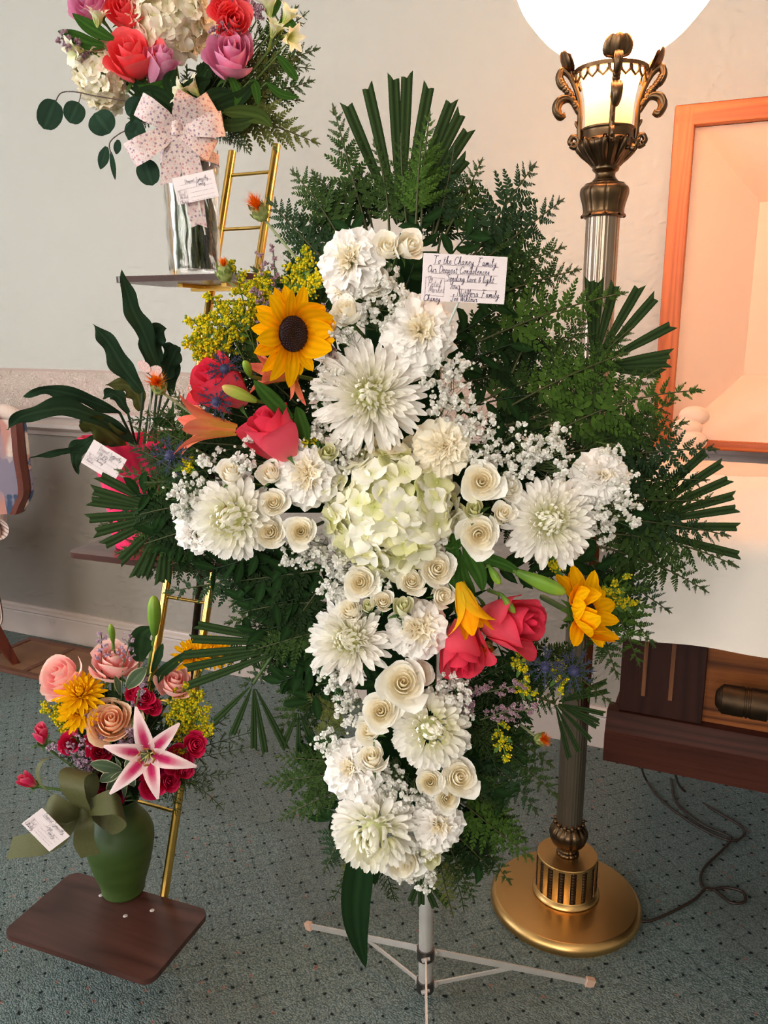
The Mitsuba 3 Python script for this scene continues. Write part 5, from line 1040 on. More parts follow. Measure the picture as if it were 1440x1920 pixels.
FR = [  # x0, y0, Y0, x1, y1, Y1, w, v
 (690, 440, 1.06, 624, 196, 1.08, .34, 0), (660, 430, 1.06, 584, 318, 1.07, .46, 1), (650, 470, 1.05, 545, 318, 1.07, .50, 0), (640, 520, 1.05, 500, 372, 1.06, .46, 1), (730, 440, 1.05, 700, 262, 1.06, .36, 0), (765, 440, 1.05, 752, 250, 1.05, .36, 0), (790, 430, 1.04, 806, 210, 1.05, .38, 2), (780, 420, 1.03, 790, 262, 1.03, .42, 2),
 (830, 450, 1.05, 905, 296, 1.09, .42, 0), (815, 440, 1.05, 852, 270, 1.07, .38, 1), (870, 510, 1.06, 1005, 305, 1.12, .46, 1), (890, 500, 1.06, 1058, 372, 1.11, .42, 1), (880, 530, 1.06, 1062, 462, 1.11, .42, 0), (910, 560, 1.05, 1090, 505, 1.10, .40, 0), (900, 640, 1.04, 1176, 548, 1.06, .34, 2), (860, 560, 1.06, 960, 400, 1.09, .44, 0), (820, 480, 1.07, 860, 350, 1.09, .46, 3),
 (870, 660, 1.05, 1010, 580, 1.08, .5, 0), (880, 700, 1.05, 1075, 640, 1.09, .46, 3), (890, 760, 1.05, 1100, 700, 1.08, .44, 0), (960, 760, 1.04, 1180, 660, 1.07, .36, 2), (940, 800, 1.05, 1140, 745, 1.08, .44, 0), (1000, 810, 1.05, 1240, 690, 1.08, .38, 0), (1010, 830, 1.04, 1320, 732, 1.07, .34, 2), (1060, 850, 1.05, 1292, 790, 1.08, .40, 0), (1080, 870, 1.05, 1348, 842, 1.09, .38, 1), (1100, 900, 1.05, 1330, 900, 1.09, .40, 3),
 (1120, 930, 1.05, 1360, 935, 1.09, .34, 0), (1120, 970, 1.05, 1370, 1005, 1.09, .34, 1), (1110, 1000, 1.04, 1386, 1064, 1.08, .34, 0), (1100, 1020, 1.04, 1330, 1112, 1.08, .38, 0), (1100, 1040, 1.05, 1260, 1150, 1.08, .38, 1), (1110, 1060, 1.04, 1200, 1250, 1.07, .42, 2), (1080, 1050, 1.05, 1230, 1215, 1.08, .36, 0), (1090, 1090, 1.05, 1160, 1275, 1.08, .40, 0), (960, 700, 1.05, 1040, 560, 1.08, .44, 3), (900, 600, 1.06, 940, 470, 1.08, .5, 3),
 (900, 830, 1.05, 1030, 770, 1.06, .5, 3), (960, 870, 1.06, 1150, 820, 1.06, .46, 3), (1000, 900, 1.06, 1220, 850, 1.08, .4, 3), (1100, 850, 1.06, 1270, 745, 1.08, .42, 0), (1060, 760, 1.06, 1190, 610, 1.09, .4, 0), (1020, 720, 1.06, 1110, 580, 1.09, .42, 0),
 (620, 1060, 1.05, 330, 1050, 1.07, .30, 1), (560, 1075, 1.05, 306, 1112, 1.08, .36, 1), (610, 1100, 1.05, 400, 1110, 1.07, .42, 3), (620, 1130, 1.05, 420, 1170, 1.07, .44, 0), (625, 1150, 1.05, 380, 1250, 1.07, .36, 0), (620, 1170, 1.05, 450, 1290, 1.07, .42, 1), (625, 1200, 1.05, 520, 1380, 1.06, .42, 0), (630, 1250, 1.05, 560, 1400, 1.06, .44, 3), (640, 1300, 1.04, 600, 1420, 1.05, .46, 4), (580, 1080, 1.05, 470, 1190, 1.06, .48, 3), (600, 1060, 1.06, 500, 1130, 1.06, .5, 3), (550, 1060, 1.06, 400, 1080, 1.07, .5, 3), (520, 1050, 1.05, 430, 1140, 1.07, .44, 0), (600, 1180, 1.06, 500, 1260, 1.07, .5, 3), (610, 1220, 1.06, 540, 1310, 1.06, .5, 0), (640, 1340, 1.04, 575, 1300, 1.04, .5, 4),
 (650, 1430, 1.03, 512, 1418, 1.03, .36, 0), (650, 1450, 1.03, 492, 1470, 1.03, .42, 0), (650, 1480, 1.03, 520, 1540, 1.03, .38, 0), (650, 1540, 1.02, 605, 1640, 1.03, .42, 1), (680, 1580, 1.02, 640, 1650, 1.03, .40, 4),
 (420, 900, 1.04, 250, 800, 1.05, .32, 0), (420, 930, 1.04, 215, 880, 1.06, .36, 0), (400, 960, 1.04, 190, 940, 1.06, .34, 1), (400, 980, 1.04, 185, 985, 1.06, .36, 0), (410, 1000, 1.04, 215, 1040, 1.06, .38, 0), (420, 1020, 1.04, 260, 1080, 1.06, .40, 3), (400, 900, 1.03, 300, 770, 1.04, .36, 0), (430, 860, 1.04, 330, 760, 1.04, .40, 3), (480, 860, 1.05, 380, 830, 1.04, .5, 3), (460, 830, 1.05, 320, 880, 1.05, .42, 0), (420, 880, 1.02, 262, 850, 1.03, .42, 3), (420, 900, 1.02, 270, 905, 1.03, .42, 0), (400, 860, 1.02, 285, 800, 1.03, .42, 0), (400, 940, 1.02, 262, 965, 1.03, .44, 3), (390, 820, 1.03, 320, 730, 1.04, .44, 0), (360, 900, 1.02, 240, 830, 1.03, .40, 1), (390, 980, 1.02, 270, 1020, 1.03, .46, 3), (600, 1070, 1.03, 440, 1090, 1.04, .5, 3), (560, 760, 1.03, 420, 640, 1.03, .5, 3), (560, 780, 1.03, 450, 740, 1.02, .55, 3), (540, 800, 1.03, 380, 760, 1.02, .5, 3), (600, 700, 1.03, 480, 640, 1.03, .55, 3), (560, 840, 1.02, 400, 850, 1.02, .5, 3), (600, 620, 1.03, 500, 560, 1.03, .5, 3), (540, 700, 1.03, 400, 590, 1.03, .45, 0), (480, 840, 1.02, 350, 830, 1.02, .5, 3), (610, 1130, 1.03, 450, 1150, 1.04, .5, 3), (610, 1180, 1.03, 470, 1220, 1.04, .5, 0), (600, 1100, 1.03, 520, 1200, 1.04, .55, 3), (860, 1350, 1.03, 970, 1400, 1.04, .5, 0), (860, 1300, 1.03, 980, 1300, 1.04, .5, 3), (380, 920, 1.05, 280, 900, 1.05, .5, 3),
 (640, 620, 1.05, 470, 500, 1.07, .38, 0), (620, 640, 1.05, 540, 470, 1.06, .42, 0), (600, 660, 1.05, 400, 620, 1.06, .38, 0), (590, 700, 1.05, 430, 680, 1.05, .44, 3), (640, 580, 1.05, 560, 400, 1.06, .44, 1), (600, 760, 1.04, 480, 760, 1.03, .5, 3), (620, 720, 1.05, 520, 700, 1.04, .5, 3), (640, 480, 1.06, 610, 380, 1.06, .5, 3),
 (860, 1260, 1.04, 1010, 1400, 1.07, .40, 0), (850, 1300, 1.04, 1040, 1440, 1.07, .36, 0), (860, 1340, 1.04, 1050, 1500, 1.06, .34, 0), (850, 1390, 1.04, 1010, 1530, 1.05, .40, 1), (860, 1440, 1.03, 990, 1580, 1.05, .40, 0), (850, 1490, 1.03, 1002, 1612, 1.02, .42, 2), (840, 1520, 1.03, 960, 1660, 1.04, .42, 0), (830, 1560, 1.02, 890, 1690, 1.04, .42, 0), (850, 1560, 1.02, 930, 1640, 1.03, .48, 3), (870, 1480, 1.04, 950, 1540, 1.04, .55, 3), (870, 1400, 1.05, 960, 1450, 1.05, .55, 3), (870, 1330, 1.05, 980, 1360, 1.06, .5, 3), (900, 1250, 1.05, 1060, 1330, 1.07, .42, 0), (940, 1220, 1.05, 1110, 1300, 1.08, .38, 0), (1000, 1200, 1.05, 1150, 1320, 1.09, .36, 0), (860, 1290, 1.06, 920, 1420, 1.06, .5, 3), (820, 1600, 1.02, 850, 1720, 1.03, .34, 4),
 (700, 440, 1.08, 665, 310, 1.08, .55, 3), (760, 430, 1.08, 770, 320, 1.08, .6, 3), (810, 450, 1.07, 830, 330, 1.08, .55, 3), (900, 900, 1.07, 1000, 1040, 1.05, .5, 3), (980, 1030, 1.05, 1080, 1080, 1.05, .5, 3), (1080, 960, 1.06, 1230, 1040, 1.08, .44, 0), (880, 560, 1.07, 1000, 500, 1.08, .5, 3), (840, 600, 1.07, 900, 680, 1.06, .6, 3), (860, 720, 1.07, 960, 690, 1.07, .6, 3), (920, 740, 1.06, 1030, 820, 1.06, .5, 3)]
for f in FR: fern(*f, label=fl(f[3], f[4]))
for i, (a, b, Y) in enumerate([((400, 860), (340, 770), 1.03), ((420, 880), (330, 830), 1.03), ((860, 1300), (960, 1240), 1.0), ((880, 1340), (1010, 1300), 1.0), ((900, 1380), (960, 1340), 1.0), ((880, 1270), (1000, 1350), 1.01), ((860, 1360), (930, 1440), 1.0), ((860, 1420), (940, 1520), 1.02), ((830, 1600), (870, 1710), 1.01), ((690, 1600), (622, 1690), 1.02), ((720, 1620), (740, 1690), 1.02), ((330, 780), (240, 790), 1.04), ((940, 1250), (1080, 1230), 1.02), ((1000, 1420), (890, 1300), 1.01), ((900, 1290), (1080, 1290), 1.03)]):
    wisp(*a, Y, *b, Y + .01, where(*b, 'wispy fine fern sprig with its tip'), 26, 34, seed=i, c=(col(44, 60, 34), col(76, 90, 52)), group='wispy fern sprigs of the cross')
# leafy filler branches behind the flowers: each leaf a part
q7 = np.random.default_rng(77)
def leafy(x0, y0, x1, y1, Y, n=9, hw=9, L=46, label=None, c=(col(26, 46, 24), col(42, 68, 36))):
    a, b = at(x0, y0, Y), at(x1, y1, Y + .01); k = thing('leafy_branch', label, 'foliage branch', 'leafy filler branches of the cross'); C = bez(a, lerp(a, b, .5) + .01 * q7.standard_normal(3), b, 9); put('stem', G().tube(C, .0012, c[0], k=4).ply('mat_stem'), None, k); S = pxm(b); d = nrm(b - a)
    for i in range(n):
        p = C[int(8 * (i + .5) / n)]; e = nrm(np.cross(d, FWD)) * (-1) ** i; t = nrm(e * .9 + d * .7 + .35 * q7.standard_normal(3)) * L * S; put('leaf', blade(bez(p, p + t * .5 + .004 * q7.standard_normal(3), p + t, 5), hw * S, nrm(CAM - p + .5 * q7.standard_normal(3)), c, .2, .05, 5).ply('mat_leaf'), None, k)
for a in [(700, 560, 640, 420), (760, 540, 790, 400), (820, 520, 900, 420), (830, 640, 950, 560), (850, 700, 980, 640), (860, 780, 1000, 740), (870, 860, 1020, 800), (940, 900, 1120, 860), (1000, 940, 1160, 900), (1080, 1000, 1200, 960), (1050, 1040, 1160, 1080), (900, 1060, 1040, 1090), (880, 1120, 980, 1220), (860, 1200, 960, 1280), (850, 1300, 930, 1360), (850, 1400, 930, 1460), (850, 1500, 920, 1560), (640, 1100, 540, 1070), (640, 1140, 520, 1160), (630, 1200, 540, 1230), (630, 1280, 570, 1320), (640, 1380, 590, 1420), (660, 1500, 610, 1540), (560, 1040, 440, 1060), (480, 1040, 380, 1070), (480, 880, 380, 860), (400, 900, 300, 850), (390, 960, 290, 940), (380, 860, 310, 780), (540, 840, 440, 800), (600, 780, 500, 720), (600, 680, 500, 640), (620, 600, 540, 520), (420, 940, 320, 900), (400, 1000, 310, 1010), (720, 1000, 600, 900), (740, 1040, 860, 960), (720, 700, 600, 640), (760, 720, 860, 640), (760, 1300, 640, 1240), (740, 1340, 860, 1290), (740, 1500, 650, 1440), (740, 1480, 830, 1430), (700, 860, 620, 760), (780, 880, 860, 800), (760, 1180, 640, 1130), (760, 1200, 860, 1150), (740, 1580, 800, 1640), (740, 1600, 690, 1640), (360, 950, 270, 960), (560, 790, 470, 720), (580, 740, 490, 680), (540, 830, 440, 790), (480, 800, 380, 770), (600, 660, 520, 590), (520, 740, 430, 690), (460, 840, 370, 820), (590, 840, 600, 760), (370, 980, 280, 1010), (380, 1000, 310, 1040), (350, 930, 250, 930), (600, 1080, 480, 1090), (600, 1110, 470, 1140), (590, 1150, 460, 1190), (600, 1180, 500, 1230), (560, 1070, 440, 1100), (600, 1240, 520, 1280), (610, 1060, 540, 1120), (560, 1120, 440, 1130), (860, 1330, 960, 1300), (870, 1370, 980, 1400), (860, 1440, 950, 1500), (870, 1290, 990, 1330), (900, 1180, 1010, 1250), (840, 1550, 900, 1620)]:
    leafy(*a, 1.035, 10, 9, 46, where(a[2], a[3], 'dark leafy filler branch with its tip'))
# the foam cross that holds the stems
scene['mat_foam'] = {'type': 'diffuse', 'reflectance': rgb(30, 52, 30)}
fm = thing('foam_cross', 'dark green foam block on the stand behind the white flowers of the cross', 'floral foam')
put('upright', mikit.ply((lambda m: (np.array(m.vertices) + A([.025, 1.115, .82]), m.faces))(rbox([.10, .06, .80], .008)), 'mat_foam', 30), None, fm)
put('crossbar', mikit.ply((lambda m: (np.array(m.vertices) + A([.02, 1.113, .92]), m.faces))(rbox([.40, .058, .09], .008)), 'mat_foam', 30), None, fm)
# ---------------------------------------------------------------- cards with handwriting
GL = {'T': '0,1 .62,1|.3,1 .26,0', 't': '.12,.85 .08,.1 .16,0 .28,.08|-.04,.56 .26,.56', 'h': '.02,0 .2,.95 .1,.95 .06,.3 .04,0 .12,.4 .24,.48 .26,.1 .34,0 .4,.08', 'e': '0,.22 .22,.3 .2,.48 .06,.42 .04,.1 .16,0 .32,.12', 'o': '.14,.46 .02,.26 .1,0 .24,.14 .2,.42 .12,.46 .34,.4',
      'C': '.5,.8 .42,1 .16,.86 .04,.4 .16,.02 .36,.04 .54,.2', 'a': '.26,.4 .12,.46 .02,.2 .1,0 .22,.16 .27,.44 .26,.08 .34,0 .4,.08', 'n': '0,.4 .06,.44 .06,0 .12,.34 .22,.46 .26,.1 .34,0 .4,.1', 'y': '0,.44 .06,.12 .16,.06 .26,.44 .2,-.3 .08,-.5 .0,-.38 .4,.08', 'F': '.1,1 .7,1|.32,1 .22,0 .08,.02|.14,.5 .5,.52', 'm': '0,.42 .04,0 .1,.36 .18,.44 .2,0 .26,.36 .34,.44 .37,.06 .44,0 .5,.1',
      'i': '.02,.4 .04,.06 .12,0 .2,.1|.06,.66 .07,.68', 'l': '0,.1 .16,.8 .1,1 .04,.7 .08,.06 .18,0 .26,.1', 'O': '.3,1 .06,.7 .06,.2 .26,0 .5,.3 .46,.8 .24,1 .2,.8', 'u': '.02,.42 .03,.1 .12,0 .24,.2 .26,.42 .27,.06 .34,0 .4,.1', 'r': '0,.36 .06,.46 .1,.36 .2,.4 .2,.06 .28,0 .34,.1', 'D': '.06,1 .1,0 .36,.1 .5,.5 .36,.9 .0,1', 'p': '.04,.42 .02,-.48 .06,.3 .2,.46 .28,.2 .12,.02 .38,.1', 's': '0,.1 .16,.46 .2,.12 .08,0 .3,.1',
      'd': '.24,.4 .08,.44 .02,.14 .14,0 .26,.4 .32,1 .28,.1 .36,0 .42,.1', 'c': '.22,.38 .12,.46 .02,.2 .12,0 .3,.12', 'S': '.46,.86 .3,1 .14,.8 .36,.4 .24,.04 .02,.14', 'g': '.24,.4 .1,.46 .02,.18 .14,.02 .26,.42 .2,-.36 .06,-.5 .02,-.36 .4,.1', 'v': '0,.42 .1,0 .24,.44 .34,.4', '&': '.34,.1 .08,.6 .2,.8 .24,.6 .02,.2 .14,0 .34,.36', 'Y': '.02,1 .1,.6 .24,.56 .42,1 .3,.2 .14,-.1', 'N': '.02,0 .1,1 .4,0 .5,1', 'M': '0,0 .12,1 .26,.2 .44,1 .54,0', 'J': '.2,1 .5,1|.36,1 .3,.1 .14,-.1 .02,.12', 'W': '0,.9 .12,0 .28,.7 .4,0 .6,.95', 'k': '.0,.1 .16,.9 .08,1 .04,0 .06,.3 .24,.46 .1,.26 .3,0 .38,.1', 'P': '.06,0 .12,1 .4,.96 .42,.62 .12,.5', 'L': '.16,1 .06,.1 .02,0 .4,.04', ' ': ''}
def write(text, x, y, h, slant=.12, wd=.0011, g=None):
    """Pen strokes on a card: text from (x, y), lower-case letters half of h tall; the pen's width in card units."""
    g = g or G()
    for ch in text:
        if ch == ' ': x += .30 * h; continue
        mx = 0
        for st in GL[ch].split('|'):
            P = A([[float(v) for v in q.split(',')] for q in st.split()]); mx = max(mx, P[:, 0].max()); P = catmull(P, 5) if len(P) > 2 else P
            P = A([x, y]) + h * (P + A([1., 0]) * (P[:, 1:] * slant)); pen(g, P, wd)
        x += (mx + .05) * h
    return g, x
def pen(g, P, wd):
    P = A(P, float); t = np.gradient(P, axis=0); t /= np.linalg.norm(t, axis=1, keepdims=True) + 1e-9; n = np.stack([-t[:, 1], t[:, 0]], 1) * wd / 2
    Q = np.stack([P + n, P - n], 1); g.sheet(np.concatenate([Q, np.zeros(Q.shape[:2] + (1,)) + .0], -1))
scene['mat_card'] = two({'type': 'principled', 'base_color': rgb(238, 224, 226), 'roughness': .5})
scene['mat_ink'] = two({'type': 'diffuse', 'reflectance': rgb(34, 26, 62)})
scene['mat_print'] = two({'type': 'diffuse', 'reflectance': rgb(138, 122, 132)})
scene['mat_clear'] = {'type': 'principled', 'base_color': rgb(220, 226, 220), 'roughness': .15, 'specular': .6}
def card(tl, tr, bl, label, lines, pick, sig=None, cat='card', ruled=None):
    """Corner points; card units: width 1, height h downwards from the top left."""
    tl, tr, bl = A(tl), A(tr), A(bl); wv = tr - tl; hv = bl - tl; wl = np.linalg.norm(wv); X = wv / wl; hv = hv - X * (hv @ X); hl = np.linalg.norm(hv); Y = -hv / hl; Z = np.cross(X, Y); k = thing('gift_card', label, cat)
    if Z @ (CAM - tl) < 0: Z = -Z
    M = axes(tl, X * wl, Y * wl, Z); hh = hl / wl
    m = rbox([1, hh, 1], .0001) if False else trimesh.creation.box([1, hh, .0006]); V = np.array(m.vertices) + A([.5, -hh / 2, -.0003]); put('paper', mikit.ply((V @ M[:3, :3].T + M[:3, 3], m.faces), 'mat_card'), None, k)
    lift = axes([0, 0, .0004], [1, 0, 0], [0, 1, 0], [0, 0, 1])
    g = G()
    for x0, x1, y in ruled or []: pen(g, [[x0, y], [(x0 + x1) / 2, y], [x1, y]], .005)
    bx = [(.045, -.50 * hh), (.27, -.52 * hh), (.27, -.90 * hh), (.045, -.88 * hh), (.045, -.50 * hh)] if ruled else []
    for p, q in zip(bx, bx[1:]): pen(g, [p, lerp(p, q, .5), q], .004)
    if ruled:
        write('The', .065, -.565 * hh, .045, .1, .005, g); write('Petal', .07, -.70 * hh, .085, .2, .006, g); write('Market', .085, -.82 * hh, .075, .2, .006, g); put('print', g.ply('mat_print', False, False, M=M @ lift), None, k, 'printed box and ruled lines')
    g = G()
    for t, x, y, h in lines: write(t, x, y, h, .14, .0058, g)
    put('handwriting', g.ply('mat_ink', False, False, M=M @ lift), None, k, 'dark handwriting')
    pk = (M @ A([.5, -hh, -.0012, 1]))[:3]; put('pick', G().tube(bez(pk + Y * .012, lerp(pk, A(pick), .5), A(pick), 6), .0016, k=6).ply('mat_clear', True, False), None, k, 'clear plastic pick')
Yc = .925
card(at(794, 474, Yc), at(952, 482, Yc), at(788.5, 563, Yc), 'white card with handwriting on a clear pick, beside the topmost roses of the cross',
     [('To the Chaney Family', .12, -.115, .088), ('Our Deepest Condolences', .06, -.215, .080), ('Sending love & light', .29, -.305, .076), ('Your', .33, -.388, .08), ('NutMera Family', .43, -.472, .082), ('Joe Wiktour', .355, -.533, .072), ('Chaney', .03, -.548, .075)],
     at(800, 690, .99), ruled=[(.12, .90, -.125), (.10, .90, -.225), (.26, .90, -.31), (.35, .90, -.395), (.35, .90, -.48)])
card(at(176, 824, 1.22), at(238, 862, 1.22), at(153, 868, 1.22), 'tilted white card on a pick among the dark leaves of the potted plant', [('Deepest Sympathy', .24, -.15, .10), ('Love you all', .24, -.26, .10), ('Family', .3, -.37, .10), ('Chaney', .28, -.48, .09)], at(262, 905, 1.34), ruled=[(.24, .9, -.17), (.24, .9, -.28), (.24, .9, -.39), (.1, .9, -.60)])
card(at(322, 335, 1.385), at(399, 318, 1.385), at(333, 385, 1.385), 'cream card in front of the clear glass vase under the bow', [('Deepest Sympathy', .28, -.17, .085), ('Family', .52, -.27, .085), ('Chaney', .06, -.60, .075)], at(385, 440, 1.42), ruled=[(.15, .92, -.19), (.12, .92, -.29), (.35, .92, -.40), (.35, .92, -.50), (.35, .92, -.58)])
card(at(79, 1515, 1.125), at(131, 1568, 1.125), at(50, 1554, 1.125), 'white card hanging low beside the green frosted vase', [('Deepest Sympathy', .16, -.10, .105), ('Love', .44, -.26, .11), ('Family', .5, -.37, .11), ('Chaney', .03, -.63, .10)], at(150, 1490, 1.24), ruled=[(.14, .9, -.13), (.35, .9, -.28), (.35, .9, -.40), (.35, .9, -.50), (.35, .9, -.58)])
# ---------------------------------------------------------------- tall bouquet in the clear vase on the top shelf
MARKS.clear()
for m in [(245, 95, 'the large coral rose over the glass vase'), (430, 95, 'the large lavender rose over the glass vase'), (320, 40, 'the big white hydrangea over the glass vase'), (195, 140, 'the left hanging hydrangea'), (335, 245, 'the printed bow'), (300, 110, 'the closed lavender rose'), (440, 30, 'the small coral roses'), (105, 215, 'the round eucalyptus leaves'), (545, 75, 'the drooping cream alstroemeria'), (372, 400, 'the clear glass vase'), (470, 290, 'the top of the gold rack'), (163, 10, 'the upper left lavender rose')]: mark(*m)
V1 = onshelf(2, -.022, -.085); VY = float(V1[1])
vtop = at(372, 283, VY)[2]; vh = vtop - V1[2]; vr = 52 * pxm(at(372, 420, VY))
VM = axes([V1[0], V1[1], V1[2] + .0006], [1, 0, 0], [0, 1, 0], [0, 0, 1])
scene['mat_glass'] = {'type': 'dielectric', 'int_ior': 1.5}
scene['mat_water'] = {'type': 'dielectric', 'int_ior': 1.33}
vase1 = thing('glass_vase', 'tall clear glass vase with stems in water on the top shelf', 'vase')
wav = lambda a, z: 1 + .018 * np.cos(a * 9 + 40 * z) * np.sin(z * 60)
put('glass', G().lathe(np.vstack([[(.0004, 0)], catmull([(vr * .86, .0), (vr * .90, .006), (vr * .92, .03), (vr * .95, .11), (vr, vh)], 5), catmull([(vr - .003, vh), (vr * .95 - .0035, .11), (vr * .92 - .0035, .03), (vr * .86, .013)], 5), [(.0004, .012)]]), 72, None, wav).ply('mat_glass', 40, False, M=VM), None, vase1)
put('water', G().lathe(np.vstack([[(.0004, .0135)], [(vr * .86 - .002, .014)], [(vr * .92 - .0055, .03), (vr * .95 - .0055, .11), (vr * .97 - .0055, vh * .78)], [(.0004, vh * .78)]]), 48).ply('mat_water', 40, False, M=VM), None, vase1)
qv = np.random.default_rng(5)
for i in range(16): a_ = i * 2.4; r_ = .012 + .024 * ((i * .618) % 1); put('cut_stem', G().tube(bez(V1 + A([r_ * math.cos(a_), r_ * math.sin(a_), .016]), V1 + A([r_ * .4 * math.cos(a_), r_ * .4 * math.sin(a_), vh * .6]), V1 + A([-.026 * math.cos(a_ + .6), -.026 * math.sin(a_ + .6), vh * .98]), 6), .0028, (col(70, 84, 40), col(96, 92, 50), col(54, 76, 40))[i % 3], k=6).ply('mat_stem'), None, vase1, 'green stem in the water')
def in1(i): a = i * 2.4; r = .012 + .024 * ((i * .618) % 1); return V1 + A([r * math.cos(a), r * math.sin(a), .02 + .02 * (i % 4)])
MOUTH = V1 + A([0, 0, vh])
nst = 0
def bouq(p, through=MOUTH, inn=in1):                           # the foot of a stem inside the vase and the vase's mouth
    global nst; nst += 1
    return through + A([qv.uniform(-.018, .018), qv.uniform(-.018, .018), 0]), inn(nst)
def longstem(key, p, through=None, inn=None, r=.0022, c=None):
    m, f = bouq(p, *( [through, inn] if through is not None else []))
    put('stem', G().tube(catmull([p, lerp(p, m, .6) + A([0, 0, .004]), m, f], 5), r, STEM if c is None else c, k=6).ply('mat_stem'), None, key)
YB = VY - .09
G1 = 'roses of the bouquet in the glass vase'
def vrose(kind, x, y, r, Y, tx, ty, label, name, group, roll=0., sc=(1, 1, 1), thr=None, inn=None):
    p = at(x, y, Y); R = r * pxm(p); k = rose(kind, x, y, r, Y, tx, ty, label, group, roll, name, anchor=p - facing(p, tx, ty) * R * 1.1, sc=sc); longstem(k, p - facing(p, tx, ty) * R * 1.02 * sc[2], thr, inn); return k
vrose('red_coral', 244, 98, 68, YB, -.25, .75, 'large coral rose low in the bouquet of the glass vase', 'coral_rose', G1, .5)
vrose('lavender', 434, 98, 66, YB, -.05, .75, 'large lavender pink rose on the bouquet of the glass vase', 'lavender_rose', G1, 1.4)
vrose('lavender', 302, 112, 58, YB + .01, .35, 1.3, 'closed lavender rose hanging beside the large coral rose', 'lavender_rose', G1, .2, sc=(.72, .72, 1.1))
vrose('lavender', 163, 6, 50, YB + .02, -.5, .5, 'lavender rose at the upper left of the high bouquet', 'lavender_rose', G1, .3)
vrose('red_coral', 232, 14, 50, YB + .02, -.2, .6, 'coral rose cut by the top of the picture', 'coral_rose', G1, 2.2)
for i, a in enumerate([(415, 12, 26, -.3, .4, 'small coral spray rose right of the big white hydrangea'), (440, 38, 34, .2, .3, 'open coral spray rose above the large lavender rose'), (425, 58, 20, -.1, .0, 'little coral rose petals just over the large lavender rose')]): vrose('red_coral', a[0], a[1], a[2] * 1.3, YB, a[3], a[4], a[5], 'coral_spray_rose', G1, i)
vrose('lavender', 452, 2, 24, YB + .02, .2, .6, 'lavender rose peeking in at the top right of the high bouquet', 'lavender_rose', G1, 1.)
FLG_, FLW_ = FLG, FLW
FLG = FLW = [floret(s + 19, col(214, 206, 160), col(248, 240, 220)) for s in range(3)]
def hyd(*a, **k): kk = hydrangea(*a, **k, anchor=at(a[0], a[1], a[4]) - facing(at(a[0], a[1], a[4]), a[5], a[6]) * a[2] * .9 * pxm(at(a[0], a[1], a[4]))); longstem(kk, at(a[0], a[1], a[4]) - facing(at(a[0], a[1], a[4]), a[5], a[6]) * a[2] * .7 * pxm(at(a[0], a[1], a[4])))
hyd(318, 36, 84, 68, YB + .03, .05, .1, 'big creamy white hydrangea over the glass vase', 80, 5, 1., .27)
hyd(192, 142, 54, 68, YB + .03, -.5, .05, 'left hanging creamy hydrangea at the side of the high bouquet', 60, 6, 1., .30)
FLG, FLW = FLG_, FLW_
ALS = [tepal(.55, col(206, 214, 140), col(250, 246, 226), col(232, 232, 186), .26), tepal(.45, col(190, 206, 120), col(248, 244, 220), col(226, 220, 150), .20)]
for i, (x, y, dx, dy, lb) in enumerate([(515, 62, .4, -.6, 'cream alstroemeria bloom nearest the large lavender rose'), (545, 75, .7, .5, 'cream alstroemeria bloom drooping at the right of the high bouquet'), (505, 18, -.1, -1, 'cream alstroemeria at the top right of the high bouquet'), (540, 35, .6, -.7, 'upright cream alstroemeria at the far right of the high bouquet'), (365, 172, -.5, -.5, 'small cream alstroemeria just above the printed bow'), (345, 180, -.8, -.1, 'yellowish cream alstroemeria bud above the printed bow'), (186, 40, .2, -.8, 'small cream alstroemeria by the upper left lavender rose'), (148, 100, -.6, .4, 'small white alstroemeria left of the hanging hydrangea')]):
    Y = YB + .01; p = at(x, y, Y); Z = dirn(dx, dy, .6); S = 34 * pxm(p); k = lily(ALS, x - dx * 14, y - dy * 14, 44, Y, Z, lb, 'alstroemeria', group='alstroemeria of the high bouquet', anchor=p - Z * S, spread=1.1); longstem(k, p - Z * S, r=.0014)
